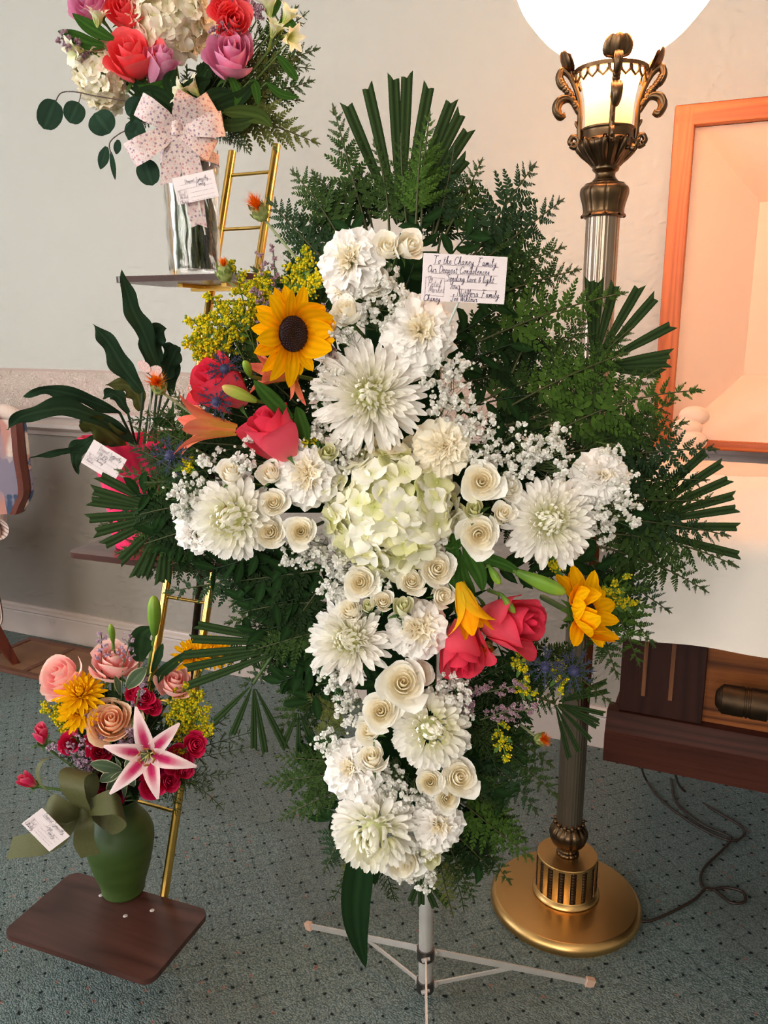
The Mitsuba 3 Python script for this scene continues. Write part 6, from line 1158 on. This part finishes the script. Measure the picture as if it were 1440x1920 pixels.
for i, (pts, hw, c) in enumerate([([(215, 75), (185, 60), (160, 45), (135, 25)], 13, LEAFC), ([(195, 85), (165, 80), (135, 68), (108, 58)], 13, LEAFC), ([(470, 150), (478, 160), (482, 180), (485, 200)], 9, LEAFC), ([(520, 105), (535, 120), (550, 140), (558, 152)], 9, LEAFC), ([(500, 155), (520, 172), (540, 180), (562, 182)], 8, LEAFC), ([(420, 210), (455, 212), (490, 220), (512, 240)], 15, (col(52, 72, 34), col(82, 98, 48))), ([(560, 60), (548, 50), (535, 40), (520, 52)], 10, LEAFC), ([(512, 30), (516, 10), (520, -10), (522, -30)], 10, LEAFC), ([(430, 140), (440, 160), (446, 180), (440, 200)], 9, LEAFC), ([(320, 150), (300, 165), (280, 170), (255, 160)], 13, LEAFC), ([(390, 130), (370, 160), (350, 170), (330, 165)], 14, (col(36, 58, 34), col(52, 78, 44))), ([(300, 190), (280, 200), (260, 215), (245, 240)], 17, (col(36, 58, 40), col(50, 74, 50))), ([(340, 220), (310, 190), (280, 175), (250, 178)], 16, (col(30, 46, 28), col(44, 64, 38))), ([(340, 210), (350, 180), (372, 160), (395, 150)], 17, (col(30, 46, 28), col(44, 64, 38))), ([(360, 220), (390, 190), (415, 178), (440, 175)], 16, (col(30, 46, 28), col(44, 64, 38))), ([(380, 210), (420, 195), (455, 180), (480, 150)], 13, (col(30, 46, 28), col(44, 64, 38))), ([(340, 190), (325, 165), (320, 150), (330, 130)], 16, (col(30, 46, 28), col(44, 64, 38))), ([(310, 200), (280, 190), (262, 165), (255, 150)], 14, (col(30, 46, 28), col(44, 64, 38))), ([(370, 180), (378, 150), (385, 130), (388, 110)], 14, (col(30, 46, 28), col(44, 64, 38))), ([(400, 230), (430, 235), (455, 232), (478, 222)], 12, (col(44, 62, 34), col(66, 84, 46)))]):
    P0 = pts[0]; k = leaf('bouquet_leaf', where(pts[-1][0], pts[-1][1], 'green leaf of the high bouquet with its tip'), pts, hw, YB + .01, c, 'green leaves of the high bouquet', wave=.06); longstem(k, at(P0[0], P0[1], YB + .01), r=.0012)
for i, f in enumerate([(400, 200, 600, 270, 4), (430, 180, 590, 150, 0), (430, 160, 560, 110, 4), (450, 130, 600, 90, 0), (400, 220, 520, 200, 4), (420, 230, 470, 290, 0), (400, 240, 440, 270, 0), (300, 180, 235, 250, 1), (350, 160, 300, 180, 0), (380, 140, 400, 180, 3), (330, 140, 270, 160, 3), (360, 180, 420, 190, 3), (300, 200, 360, 200, 3), (480, 90, 560, 10, 0), (350, 130, 460, 170, 3), (260, 180, 330, 220, 3), (340, 220, 300, 130, 3), (350, 220, 350, 120, 3), (370, 220, 420, 130, 3), (330, 220, 260, 200, 3), (390, 220, 480, 190, 0), (360, 200, 470, 150, 3)]):
    x0, y0, x1, y1, v = f; k = fern(x0, y0, YB + .05, x1, y1, YB + .03, .40, v, where(x1, y1, 'fern frond of the high bouquet with its tip'), n=8, group='fern fronds of the high bouquet', name='fern_frond'); longstem(k, at(x0, y0, YB + .05), r=.0013)
for i, a in enumerate([(400, 200, 540, 230), (420, 150, 570, 190), (430, 120, 590, 130), (460, 80, 580, 20), (350, 150, 300, 230), (380, 220, 490, 240)]):
    wisp(a[0], a[1], YB + .04, a[2], a[3], YB + .03, where(a[2], a[3], 'wispy fern sprig of the high bouquet with its tip'), 30, 40, seed=30 + i, c=(col(58, 74, 40), col(92, 104, 60)), group='wispy fern sprigs of the high bouquet')
for i, a in enumerate([(440, 90, 425, 45), (450, 80, 405, 55), (480, 40, 488, 15), (160, 90, 115, 72), (170, 100, 130, 85)]):
    sprig(*a, YB, where(a[2], a[3], 'mauve limonium sprig of the high bouquet with its tip'), 'statice', 7, 6, 5.0, 22, 80 + i, group='limonium sprigs of the high bouquet', anchor=MOUTH + A([0, 0, .02]))
# eucalyptus: round leaves on thin stems
EUC = (col(40, 62, 50), col(56, 80, 64))
def euc(label, stem, leaves, Y):
    k = thing('eucalyptus_branch', label, 'eucalyptus'); P = catmull([at(x, y, Y) for x, y in stem], 6); put('stem', G().tube(P, .0010, col(96, 80, 76), k=5).ply('mat_stem'), None, k)
    for (ax, ay, bx, by, hw, rd) in leaves:
        P = catmull([at(ax, ay, Y), at((ax + bx) / 2, (ay + by) / 2, Y - .004), at(bx, by, Y)], 6)
        sh = (lambda u: np.sqrt(np.clip(1 - (2 * np.clip(u, .0, 1) - 1) ** 2, 0, 1)) ** (1.0) * (1 - .12 * u) + .02) if rd else None
        put('leaf', blade(P, hw * pxm(P[0]), nrm(nrm(CAM - P[0]) + .2 * rng.standard_normal(3)), EUC, .10, .04, 9, sh).ply('mat_leaf'), None, k)
    return k
k = euc('eucalyptus branch with round grey green leaves hanging left of the high bouquet', [(290, 200), (240, 190), (180, 180), (140, 172), (115, 174), (104, 190)], [(104, 188, 82, 242, 23, 1), (148, 192, 130, 230, 20, 1), (178, 212, 206, 250, 27, 1)], YB + .02); longstem(k, at(290, 200, YB + .02), r=.0012)
put('stem', G().tube(catmull([at(152, 175, YB + .02), at(150, 185, YB + .02), at(147, 193, YB + .02)], 4), .0008, col(96, 80, 76), k=5).ply('mat_stem'), None, k)
k = euc('eucalyptus branch with long and round leaves below the printed bow', [(300, 210), (260, 235), (225, 250), (205, 270), (212, 300), (216, 335)], [(200, 275, 188, 318, 10, 0), (222, 262, 218, 290, 7, 0), (208, 285, 216, 338, 5, 0), (265, 235, 240, 262, 16, 1), (270, 300, 286, 348, 22, 1), (246, 225, 262, 270, 20, 1), (270, 190, 238, 215, 20, 1)], YB + .01); longstem(k, at(300, 210, YB + .01), r=.0012)
# printed ribbon bow
def floral(p, n, uv):
    u, v = uv.x, uv.y; d1, d2, r = voronoi(u * 1., v * 1.); e1, e2, r2 = voronoi(u * 1.7 + 11, v * 1.7 + 5)
    c = mix(col(206, 182, 176), col(222, 200, 194), noise(u * .8, v * .8))
    c = mix(c, mix(col(140, 104, 130), col(206, 140, 140), smoothstep(.45, .55, r)), smoothstep(.30, .20, d1) * .85)
    c = mix(c, col(96, 84, 108), smoothstep(.12, .06, d1) * .8)
    c = mix(c, col(126, 120, 128), smoothstep(.17, .12, e1) * .7)
    return mix(c, col(170, 150, 150), smoothstep(.035, .015, dr.abs(noise(u * 1.6, v * 1.6, 4.) - .5)) * .6)
scene['mat_ribbon'] = two({'type': 'principled', 'base_color': proc(floral), 'roughness': .55, 'sheen': .3})
scene['mat_olive'] = two({'type': 'principled', 'base_color': proc(lambda p, n, uv: mix(col(70, 72, 38), col(92, 92, 52), fbm(uv.x * 3, uv.y * 60, 0., 2))), 'roughness': .6, 'sheen': .4})
def ribbon(pts, w, dirs, mat, k, name, tw=None, us=.0075, fish=False):
    """A ribbon along pts (world), w wide, its width along dirs (one or per point)."""
    P = catmull(pts, 8); D = A(dirs, float); D = np.broadcast_to(D, P.shape) if D.ndim == 1 else catmull(D, 8); D = D / np.linalg.norm(D, axis=1, keepdims=True); W = np.broadcast_to(w, len(P)) if np.ndim(w) == 0 else np.interp(np.linspace(0, 1, len(P)), np.linspace(0, 1, len(w)), w)
    v = np.linspace(-1, 1, 7); Q = P[:, None] + (W[:, None] * v / 2)[..., None] * D[:, None]; s = np.concatenate([[0], np.cumsum(np.linalg.norm(np.diff(P, axis=0), axis=1))])
    if fish: Q[-1] += (P[-1] - P[-2])[None] * (1.2 * np.abs(v) - .6)[:, None]
    U = np.stack(np.broadcast_arrays(s[:, None] / us, (W[:, None] * v / 2) / us), -1); put(name, G().sheet(Q, None, U=U).ply(mat, True, False, True), None, k)
bow1 = thing('ribbon_bow', 'pale ribbon bow with a small flower print tied on the glass vase', 'bow')
Yw = VY - .105
def loop(c, tip, spread, depth, w, mat, k, Yw, ww=None, name='loop', back=.03):
    """A loop from the knot c out to tip (pixels): goes out in front and returns behind."""
    a, t = at(*c, Yw), at(*tip, Yw); d = t - a; L = np.linalg.norm(d); d = d / L; f = nrm(CAM - a); s = np.cross(d, f)
    pts = [a, a + d * L * .35 + f * depth * .8 , a + d * L * .75 + f * depth, t + f * depth * .4, t - f * depth * .35, a + d * L * .7 - f * depth * .9, a + d * L * .3 - f * depth * .5, a - f * .003]
    tilt = nrm(s + f * spread); W = [w * .35, w * .8, w, w, w, w, w * .7, w * .35]
    ribbon(pts, W, tilt, mat, k, name)
for tip, sp, dep in (((262, 196), .35, .016), ((398, 196), -.3, .018), ((416, 232), .4, .018), ((246, 290), -.35, .018), ((398, 282), .5, .018), ((355, 180), -.1, .014)):
    loop((333, 240), tip, sp, dep, .040, 'mat_ribbon', bow1, Yw)
for pts, w in (([(333, 245), (325, 280), (322, 310), (318, 345)], .034), ([(340, 245), (352, 280), (362, 330), (366, 380), (373, 424)], .034)):
    ribbon([at(x, y, Yw - .012 + .012 * i / 3) for i, (x, y) in enumerate(pts)], [.012, .030, .034, .030, .026][:len(pts)], RIGHT, 'mat_ribbon', bow1, 'tail', fish=True)
ribbon([at(333, 242, Yw) + A([.009 * math.cos(a), -.004 + .009 * math.sin(a), 0]) for a in np.linspace(0, 2 * PI, 13)], .024, UP, 'mat_ribbon', bow1, 'knot')
ribbon([V1 + A([vr * 1.03 * math.cos(a), vr * 1.03 * math.sin(a), vh * .93]) for a in np.linspace(0, 2 * PI, 17)], .018, [0, 0, 1.], 'mat_ribbon', bow1, 'band')
# ---------------------------------------------------------------- low bouquet in the green vase on the bottom shelf
MARKS.clear()
for m in [(110, 1262, 'the far left pink rose'), (212, 1233, 'the topmost pink rose'), (327, 1275, 'the right pink rose'), (208, 1350, 'the peach rose'), (300, 1375, 'the stargazer lily'), (150, 1300, 'the yellow daisy mum'), (195, 1470, 'the crimson roses'), (130, 1470, 'the olive bow'), (290, 1155, 'the tall green lily bud'), (370, 1330, 'the goldenrod by the right pink rose')]: mark(*m)
V2 = atz(232, 1668, SH[0][2, 3]); V2M = axes(V2 + A([0, 0, .0005]), [1, 0, 0], [0, 1, 0], [0, 0, 1]); S2 = pxm(V2 + A([0, 0, .1])) 
scene['mat_green_vase'] = two({'type': 'principled', 'base_color': proc(lambda p, n, uv: mix(col(44, 66, 18), col(56, 78, 26), fbm(p.x * 30, p.y * 30, p.z * 60, 2))), 'roughness': .55, 'specular': .5, 'sheen': .5})
vase2 = thing('green_vase', 'frosted olive green glass vase standing on the bottom shelf of the rack', 'vase')
hv = at(232, 1505, V2[1])[2] - V2[2]
put('body', G().lathe(np.vstack([[(.0004, 0)], catmull([(.033, .0), (.035, .004), (.037, .02), (.047, .06), (.0545, .105), (.0555, .128), (.050, .150), (.040, .168), (.0335, .182), (.0330, .195), (.040, .212)], 5), catmull([(.0385, .212), (.031, .195), (.032, .18)], 3)]) * A([1.08, hv / .196]), 64).ply('mat_green_vase', 40, False, M=V2M), None, vase2)
M2 = V2 + A([0, 0, hv]); in2 = lambda i: V2 + A([.012 * math.cos(i * 2.4), .012 * math.sin(i * 2.4), hv * .55])
Y2 = float(V2[1]) - .06
G2 = 'roses of the bouquet in the green vase'
def r2(kind, x, y, r, tx, ty, label, name='pink_rose', dy=0., roll=0., sc=(1, 1, 1)): return vrose(kind, x, y, r, Y2 + dy, tx, ty, label, name, G2, roll, sc, M2, in2)
r2('pink', 112, 1264, 52, -.75, .45, 'far left pink rose turned aside in the low bouquet', dy=.02, roll=.4)
r2('pink', 212, 1236, 54, .05, 1.15, 'topmost pink rose of the low bouquet seen from the side', dy=.03, roll=1.8)
r2('pink', 328, 1278, 42, .2, .95, 'right pink rose of the low bouquet beside the yellow goldenrod', dy=.03, roll=3.)
r2('peach', 208, 1350, 52, -.05, .40, 'large open peach rose at the middle of the low bouquet', 'peach_rose', roll=.9)
for i, (kd, x, y, r, tx, ty, lb) in enumerate([('magenta', 270, 1308, 22, .1, .3, 'magenta spray rose left of the stargazer lily tip'), ('magenta', 286, 1326, 18, .3, .1, 'small magenta spray rose beside the stargazer lily'), ('magenta', 248, 1298, 17, -.2, .4, 'small magenta rose behind the variegated leaves'), ('magenta', 186, 1408, 27, -.1, .1, 'magenta spray rose under the peach rose'), ('crimson', 196, 1462, 36, -.1, -.1, 'dark crimson rose low by the vase neck'), ('crimson', 215, 1488, 30, .1, -.4, 'dark crimson rose over the rim of the green vase'), ('magenta', 286, 1470, 28, -.1, -.1, 'bright pink spray rose low at the right of the vase neck'), ('magenta', 318, 1464, 22, .4, .0, 'half open pink spray rose at the lower right of the low bouquet'), ('magenta', 333, 1424, 30, .2, .1, 'bright pink rose below the stargazer lily'), ('magenta', 366, 1396, 25, .5, .1, 'bright pink rose at the far right of the low bouquet'), ('magenta', 345, 1446, 20, .4, -.1, 'small pink rose under the far right spray roses'), ('crimson', 300, 1430, 26, .0, .0, 'dark pink rose behind the stargazer lily petals'), ('magenta', 130, 1392, 22, -.2, .2, 'muted pink rose dusted with limonium over the olive bow'), ('magenta', 172, 1385, 14, -.1, .2, 'tiny pink rose left under the peach rose')]):
    r2(kd, x, y, r * 1.05, tx, ty, lb, 'spray_rose', .005 * (i % 3), i)
r2('pink_bud', 76, 1372, 36, -.3, 1.3, 'pink rosebud standing out at the left of the low bouquet', 'spray_rosebud'); r2('pink_bud', 48, 1460, 32, -1.1, .7, 'pink rosebud beside the thin loop of the olive bow', 'spray_rosebud'); r2('pink_bud', 140, 1370, 18, -.1, 1.1, 'tiny pink rosebud over the muted pink rose', 'spray_rosebud')
YM = [mum_petal(1, .10, .3, .4, col(226, 160, 14), col(250, 206, 30)), mum_petal(1, .10, -.1, .4, col(216, 150, 10), col(248, 196, 20))]
YCORE = G().tm(trimesh.creation.icosphere(2, .2), col(206, 150, 16)).ply('mat_petal')
for i, (x, y, r, tx, ty, dy, lb) in enumerate([(150, 1298, 52, -.1, .7, .0, 'spiky yellow mum below the far left pink rose'), (148, 1334, 44, -.2, .25, .0, 'smaller spiky yellow mum left of the peach rose'), (362, 1228, 42, .1, .9, .05, 'yellow mum behind the right pink rose'), (402, 1222, 40, .4, .7, .07, 'yellow mum half hidden behind the cut palm blades')]):
    p = at(x, y, Y2 + dy); R = r * pxm(p); Z = facing(p, tx, ty); F = frame(p - Z * R * .2, Z, i, R); k = thing('yellow_mum', lb, 'flower', 'yellow mums of the low bouquet')
    for j in range(64):
        t = (j + .5) / 64; th = .2 + 1.35 * t ** .7; ph = j * 2.4; d = A([math.sin(th) * math.cos(ph), math.sin(th) * math.sin(ph), math.cos(th)]); zz = A([0, 0, 1.]) - d * d[2]; zz = nrm(zz); put('petal', YM[int(t > .5)], F @ axes(d * .12, np.cross(d, zz) * .9, d * lerp(.5, .92, t), zz * .9), k)
    put('centre', YCORE, F, k); longstem(k, p - Z * R * .3, M2, in2, .0015)
STG = [tepal(.95, col(250, 214, 222), col(250, 226, 228), col(204, 40, 104), .20, True), tepal(.80, col(250, 214, 222), col(248, 222, 224), col(196, 36, 100), .15, True)]
p = at(280, 1412, Y2 - .005); k = lily(STG, 280, 1412, 90, Y2 - .01, dirn(.18, -.15, .9), 'pink and white stargazer lily wide open in the low bouquet', 'stargazer_lily', roll=.25, stamens=True, anchor=p + A([0, .02, -.01]), spread=1.15); longstem(k, p + A([0, .02, -.01]), M2, in2)
k = None
def b2(p0, p1, lb, wide): bud(BUDG2, p0, p1, Y2 + .03, Y2 + .03, lb, wide, anchor=M2 + A([.01, 0, .0]))
b2((289, 1192), (288, 1116), 'tall green lily bud rising over the low bouquet', 1.15); b2((212, 1205), (207, 1170), 'short pale green bud behind the topmost pink rose', 1.2)
for i, (pts, hw) in enumerate([([(262, 1240), (262, 1215), (268, 1190), (285, 1175)], 22), ([(285, 1290), (300, 1265), (330, 1240), (362, 1215)], 10), ([(285, 1260), (295, 1235), (300, 1220), (306, 1206)], 8), ([(150, 1330), (180, 1305), (210, 1303), (240, 1310)], 9), ([(255, 1500), (240, 1460), (232, 1440), (228, 1430)], 7)]):
    k = leaf('bouquet_leaf', where(pts[-1][0], pts[-1][1], 'dark green leaf of the low bouquet with its tip'), pts, hw, Y2 + .03, (col(34, 54, 34), col(50, 74, 44)), 'dark leaves of the low bouquet'); longstem(k, at(*pts[0], Y2 + .03), M2, in2, .0014)
VAR = (col(70, 88, 66), col(92, 108, 82))
for lb, c0, lv in (('sprig of cream edged leaves hanging in front of the low bouquet', (232, 1446), [((228, 1444), (168, 1432), 14), ((226, 1446), (186, 1466), 12), ((230, 1448), (200, 1490), 12), ((236, 1442), (276, 1412), 17), ((236, 1450), (252, 1476), 10), ((232, 1452), (216, 1472), 10), ((225, 1440), (205, 1395), 8), ((236, 1455), (232, 1500), 6)]), ('sprig of cream edged leaves right of the topmost pink rose', (262, 1292), [((238, 1290), (275, 1252), 14), ((216, 1268), (226, 1304), 9)])):
    k = thing('variegated_sprig', lb, 'foliage stem'); p = at(*c0, Y2 - .02); longstem(k, p, M2, in2, .0014)
    for a, b, hw in lv: P = bez(at(*a, Y2 - .02), at((a[0] + b[0]) / 2, (a[1] + b[1]) / 2 - 4, Y2 - .035), at(*b, Y2 - .025), 9); put('leaf', blade(P, hw * pxm(P[0]), nrm(nrm(CAM - P[0]) + .4 * rng.standard_normal(3)), VAR, .15, .06, 11, edge=col(232, 224, 190)).ply('mat_leaf'), None, k)
for i, a in enumerate([(330, 1380, 345, 1290, 34), (340, 1390, 385, 1330, 30), (330, 1370, 340, 1320, 26), (350, 1390, 392, 1362, 18), (330, 1360, 370, 1300, 30), (320, 1400, 350, 1345, 26), (150, 1360, 85, 1325, 22), (150, 1350, 110, 1340, 24), (150, 1370, 125, 1362, 18), (300, 1440, 335, 1410, 14)]):
    sprig(*a[:4], Y2 + .02, where(a[2], a[3], 'yellow goldenrod sprig of the low bouquet with its tip'), 'goldenrod', 8, 8, 5.6, a[4], 100 + i, group='goldenrod sprigs of the low bouquet', anchor=M2)
for i, a in enumerate([(180, 1440, 150, 1380, 16), (170, 1430, 118, 1410, 14), (180, 1450, 145, 1450, 14), (230, 1400, 245, 1375, 14), (240, 1380, 255, 1365, 12), (190, 1250, 190, 1190, 18), (230, 1250, 245, 1195, 18), (255, 1330, 268, 1290, 14), (180, 1400, 165, 1345, 16), (200, 1440, 160, 1430, 14), (260, 1290, 270, 1265, 10), (210, 1420, 190, 1380, 12), (240, 1420, 228, 1390, 12), (170, 1440, 130, 1395, 14), (180, 1460, 150, 1430, 12), (250, 1400, 262, 1345, 10), (160, 1400, 95, 1400, 10)]):
    sprig(*a[:4], Y2 - .005, where(a[2], a[3], 'pale limonium sprig of the low bouquet with its tip'), 'limonium', 7, 6, 4.2, a[4], 120 + i, group='limonium sprigs of the low bouquet', anchor=M2)
for i, a in enumerate([(300, 1430, 470, 1400), (310, 1440, 440, 1450), (300, 1450, 420, 1520), (310, 1450, 400, 1480), (320, 1420, 480, 1370), (300, 1440, 330, 1530), (330, 1400, 430, 1340)]):
    wisp(a[0], a[1], Y2 + .04, a[2], a[3], Y2 + .05, where(a[2], a[3], 'wispy fern sprig of the low bouquet with its tip'), 34, 36, seed=60 + i, c=(col(52, 66, 44), col(82, 94, 62)), group='wispy fern sprigs of the low bouquet')
for i, f in enumerate([(240, 1420, 180, 1330, 3), (240, 1420, 120, 1420, 3), (240, 1420, 300, 1340, 3), (240, 1440, 340, 1440, 0), (240, 1450, 300, 1500, 3), (240, 1400, 230, 1300, 3), (240, 1420, 100, 1350, 0), (250, 1400, 300, 1300, 3), (230, 1450, 160, 1460, 3), (240, 1430, 90, 1390, 0), (240, 1430, 200, 1290, 3), (250, 1420, 340, 1350, 3), (250, 1450, 370, 1470, 0), (240, 1430, 140, 1380, 3), (250, 1410, 270, 1250, 3), (240, 1450, 260, 1500, 3)]):
    k = fern(f[0], f[1], Y2 + .03, f[2], f[3], Y2 + .03, .45, f[4], where(f[2], f[3], 'dark fern frond of the low bouquet with its tip'), n=7, group='fern fronds of the low bouquet'); longstem(k, at(f[0], f[1], Y2 + .03), M2, in2, .0012)
bow2 = thing('ribbon_bow', 'wide olive green ribbon bow hanging at the left of the green vase', 'bow')
Yo = Y2 - .03
def path(pts, w, dirs, name): ribbon([at(x, y, Yo + dz) for x, y, dz in pts], [v for v in w], dirs, 'mat_olive', bow2, name, us=.01)
path([(170, 1520, 0), (130, 1500, -.01), (85, 1480, -.02), (70, 1450, -.01), (82, 1425, .0), (112, 1420, .02), (140, 1440, .03)], [.014, .020, .024, .026, .026, .022, .012], nrm(RIGHT * .6 - FWD * .8 + UP * .2), 'loop')
path([(160, 1520, 0), (150, 1510, -.03), (136, 1482, -.045), (136, 1452, -.03), (158, 1445, .0), (170, 1470, .01), (165, 1510, .01)], [.018, .034, .042, .042, .04, .03, .014], nrm(RIGHT * .95 - UP * .25), 'loop')
path([(160, 1520, 0), (130, 1525, -.03), (95, 1512, -.035), (82, 1530, -.01), (110, 1555, .01), (150, 1530, .01)], [.018, .034, .042, .042, .036, .014], nrm(UP * .9 + RIGHT * .3), 'loop')
path([(160, 1520, 0), (185, 1510, -.035), (215, 1505, -.04), (232, 1525, -.015), (205, 1545, .01), (165, 1525, .01)], [.018, .034, .042, .042, .036, .014], nrm(UP * .9 - RIGHT * .2), 'loop')
path([(155, 1522, 0), (130, 1560, -.01), (90, 1580, -.02), (50, 1585, -.015), (18, 1590, 0.)], [.014, .036, .042, .042, .040], nrm(UP * .95 + RIGHT * .3), 'tail')
path([(160, 1522, 0), (158, 1550, -.02), (158, 1580, -.015), (170, 1605, -.01)], [.014, .034, .036, .034], nrm(RIGHT * .9 + UP * .2), 'tail')
ribbon([at(160, 1520, Yo) + A([.010 * math.cos(a), -.004 + .010 * math.sin(a), 0]) for a in np.linspace(0, 2 * PI, 13)], .024, UP, 'mat_olive', bow2, 'knot')
put('wire', G().tube(catmull([at(160, 1520, Yo + .01), at(200, 1500, Y2 + .02), M2 + A([0, -.012, 0])], 5), .0012, col(60, 66, 40), k=5).ply('mat_stem'), None, bow2)
# ---------------------------------------------------------------- potted plant in pink foil on the middle shelf
PP = onshelf(1, -.040, -.085); PY = float(PP[1])
pot = thing('foil_wrapped_pot', 'bright pink foil wrapped plant pot on the middle shelf of the rack', 'plant pot')
scene['mat_foil'] = two({'type': 'principled', 'base_color': rgb(228, 44, 96), 'roughness': .32, 'specular': .6})
scene['mat_soil'] = {'type': 'diffuse', 'reflectance': rgb(40, 30, 24)}
def foilw(a, z): t = np.clip((z - .06) / .14, 0, 1); return 1 + t ** 1.5 * (.42 * np.abs(np.cos(2 * a + .5)) ** 3 - .06) + .035 * np.sin(a * 17 + z * 90) * (.4 + t)
pm = axes(PP + A([0, 0, .0005]), [1, 0, 0], [0, 1, 0], [0, 0, 1])
put('foil', G().lathe(np.vstack([[(.0004, .0)], catmull([(.050, 0), (.056, .02), (.062, .08), (.068, .12), (.076, .15), (.086, .19)], 6)]), 120, None, foilw).ply('mat_foil', True, False, M=pm), None, pot)
put('soil', G().lathe([(.0004, .118), (.056, .112)], 32).ply('mat_soil', True, False, M=pm), None, pot)
plant = thing('leafy_plant', 'potted plant with long dark wavy leaves rising behind the pink foil', 'potted plant')
ctr = PP + A([0, 0, .12]); DK = (col(28, 44, 32), col(44, 64, 44))
for i, (pts, hw, Ys, c) in enumerate([([(300, 700), (270, 625), (243, 565), (228, 505)], 17, 1.36, DK), ([(268, 735), (236, 695), (205, 645), (175, 608)], 19, 1.34, DK), ([(290, 710), (284, 655), (297, 625), (313, 616)], 21, 1.38, DK), ([(310, 715), (316, 690), (328, 660), (338, 650)], 15, 1.40, DK), ([(250, 830), (195, 790), (140, 768), (85, 770), (40, 782), (13, 806)], 18, [1.34, 1.31, 1.28, 1.26, 1.25, 1.25], DK), ([(225, 775), (180, 755), (130, 738), (85, 731), (43, 744)], 14, [1.35, 1.33, 1.31, 1.3, 1.3], DK), ([(240, 775), (224, 748), (207, 738), (192, 748)], 12, 1.35, DK), ([(265, 770), (256, 740), (236, 722), (198, 722)], 17, 1.36, (col(58, 62, 34), col(86, 86, 48))), ([(215, 835), (170, 827), (138, 836), (122, 852)], 8, 1.33, DK), ([(195, 842), (150, 842), (100, 850), (55, 858)], 7, [1.33, 1.32, 1.31, 1.3], DK), ([(190, 820), (160, 835), (142, 860), (147, 890)], 12, 1.32, DK), ([(150, 790), (185, 800), (215, 825), (240, 855)], 24, [1.30, 1.31, 1.33, 1.36], (col(56, 60, 30), col(80, 84, 44))), ([(320, 740), (322, 700), (318, 660), (300, 640)], 14, 1.42, DK)]):
    Yl = np.broadcast_to(Ys, len(pts)); P = catmull([at(x, y, Y) for (x, y), Y in zip(pts, Yl)], 8); m = P[len(P) // 2]
    lk = put('leaf', blade(P, hw * pxm(m), nrm(nrm(CAM - m) + .35 * (1 - 2 * (i % 2)) * UP), c, .28, .42, 9, seed=i).ply('mat_leaf'), None, plant)
    put('stalk', G().tube(bez(P[0], lerp(P[0], ctr, .5) + A([0, 0, .02]), ctr + A([.03 * math.cos(i * 2.4), .03 * math.sin(i * 2.4), 0]), 6), .0022, DK[1], k=6).ply('mat_stem'), None, plant)
bf = thing('butterfly_pick', 'pink butterfly decoration with dark speckles on a pick beside the orange safflower', 'decoration')
scene['mat_butterfly'] = two({'type': 'principled', 'base_color': proc(lambda p, n, uv: mix(col(230, 190, 186), col(70, 50, 54), smoothstep(.30, .18, voronoi(uv.x * 7, uv.y * 7)[0]))), 'roughness': .5})
for (cx, cy, rx, ry, an) in ((270, 687, 15, 9, .7), (291, 695, 13, 10, -.2)):
    o = at(282, 702, 1.30); c = at(cx, cy, 1.29); a = np.linspace(0, 2 * PI, 17); S = pxm(c); P = np.stack([np.stack([c * (1) + 0 * x for x in a]), np.stack([c + S * ((rx * math.cos(x) * math.cos(an) - ry * math.sin(x) * math.sin(an)) * RIGHT - (rx * math.cos(x) * math.sin(an) + ry * math.sin(x) * math.cos(an)) * UP) for x in a])])
    U = np.stack([np.zeros((17, 2)), np.stack([np.cos(a), np.sin(a)], 1)]) + cx; put('wing', G().sheet(P, None, U=U).ply('mat_butterfly', True, False, True), None, bf)
put('body', G().tube([at(275, 698, 1.293), at(283, 702, 1.293), at(290, 708, 1.293)], [.001, .002, .001], col(40, 30, 30)).ply('mat_stem'), None, bf)
put('pick', G().tube(bez(at(283, 702, 1.297), at(285, 780, 1.33), ctr, 6), .0012, col(170, 180, 160)).ply('mat_stem'), None, bf)
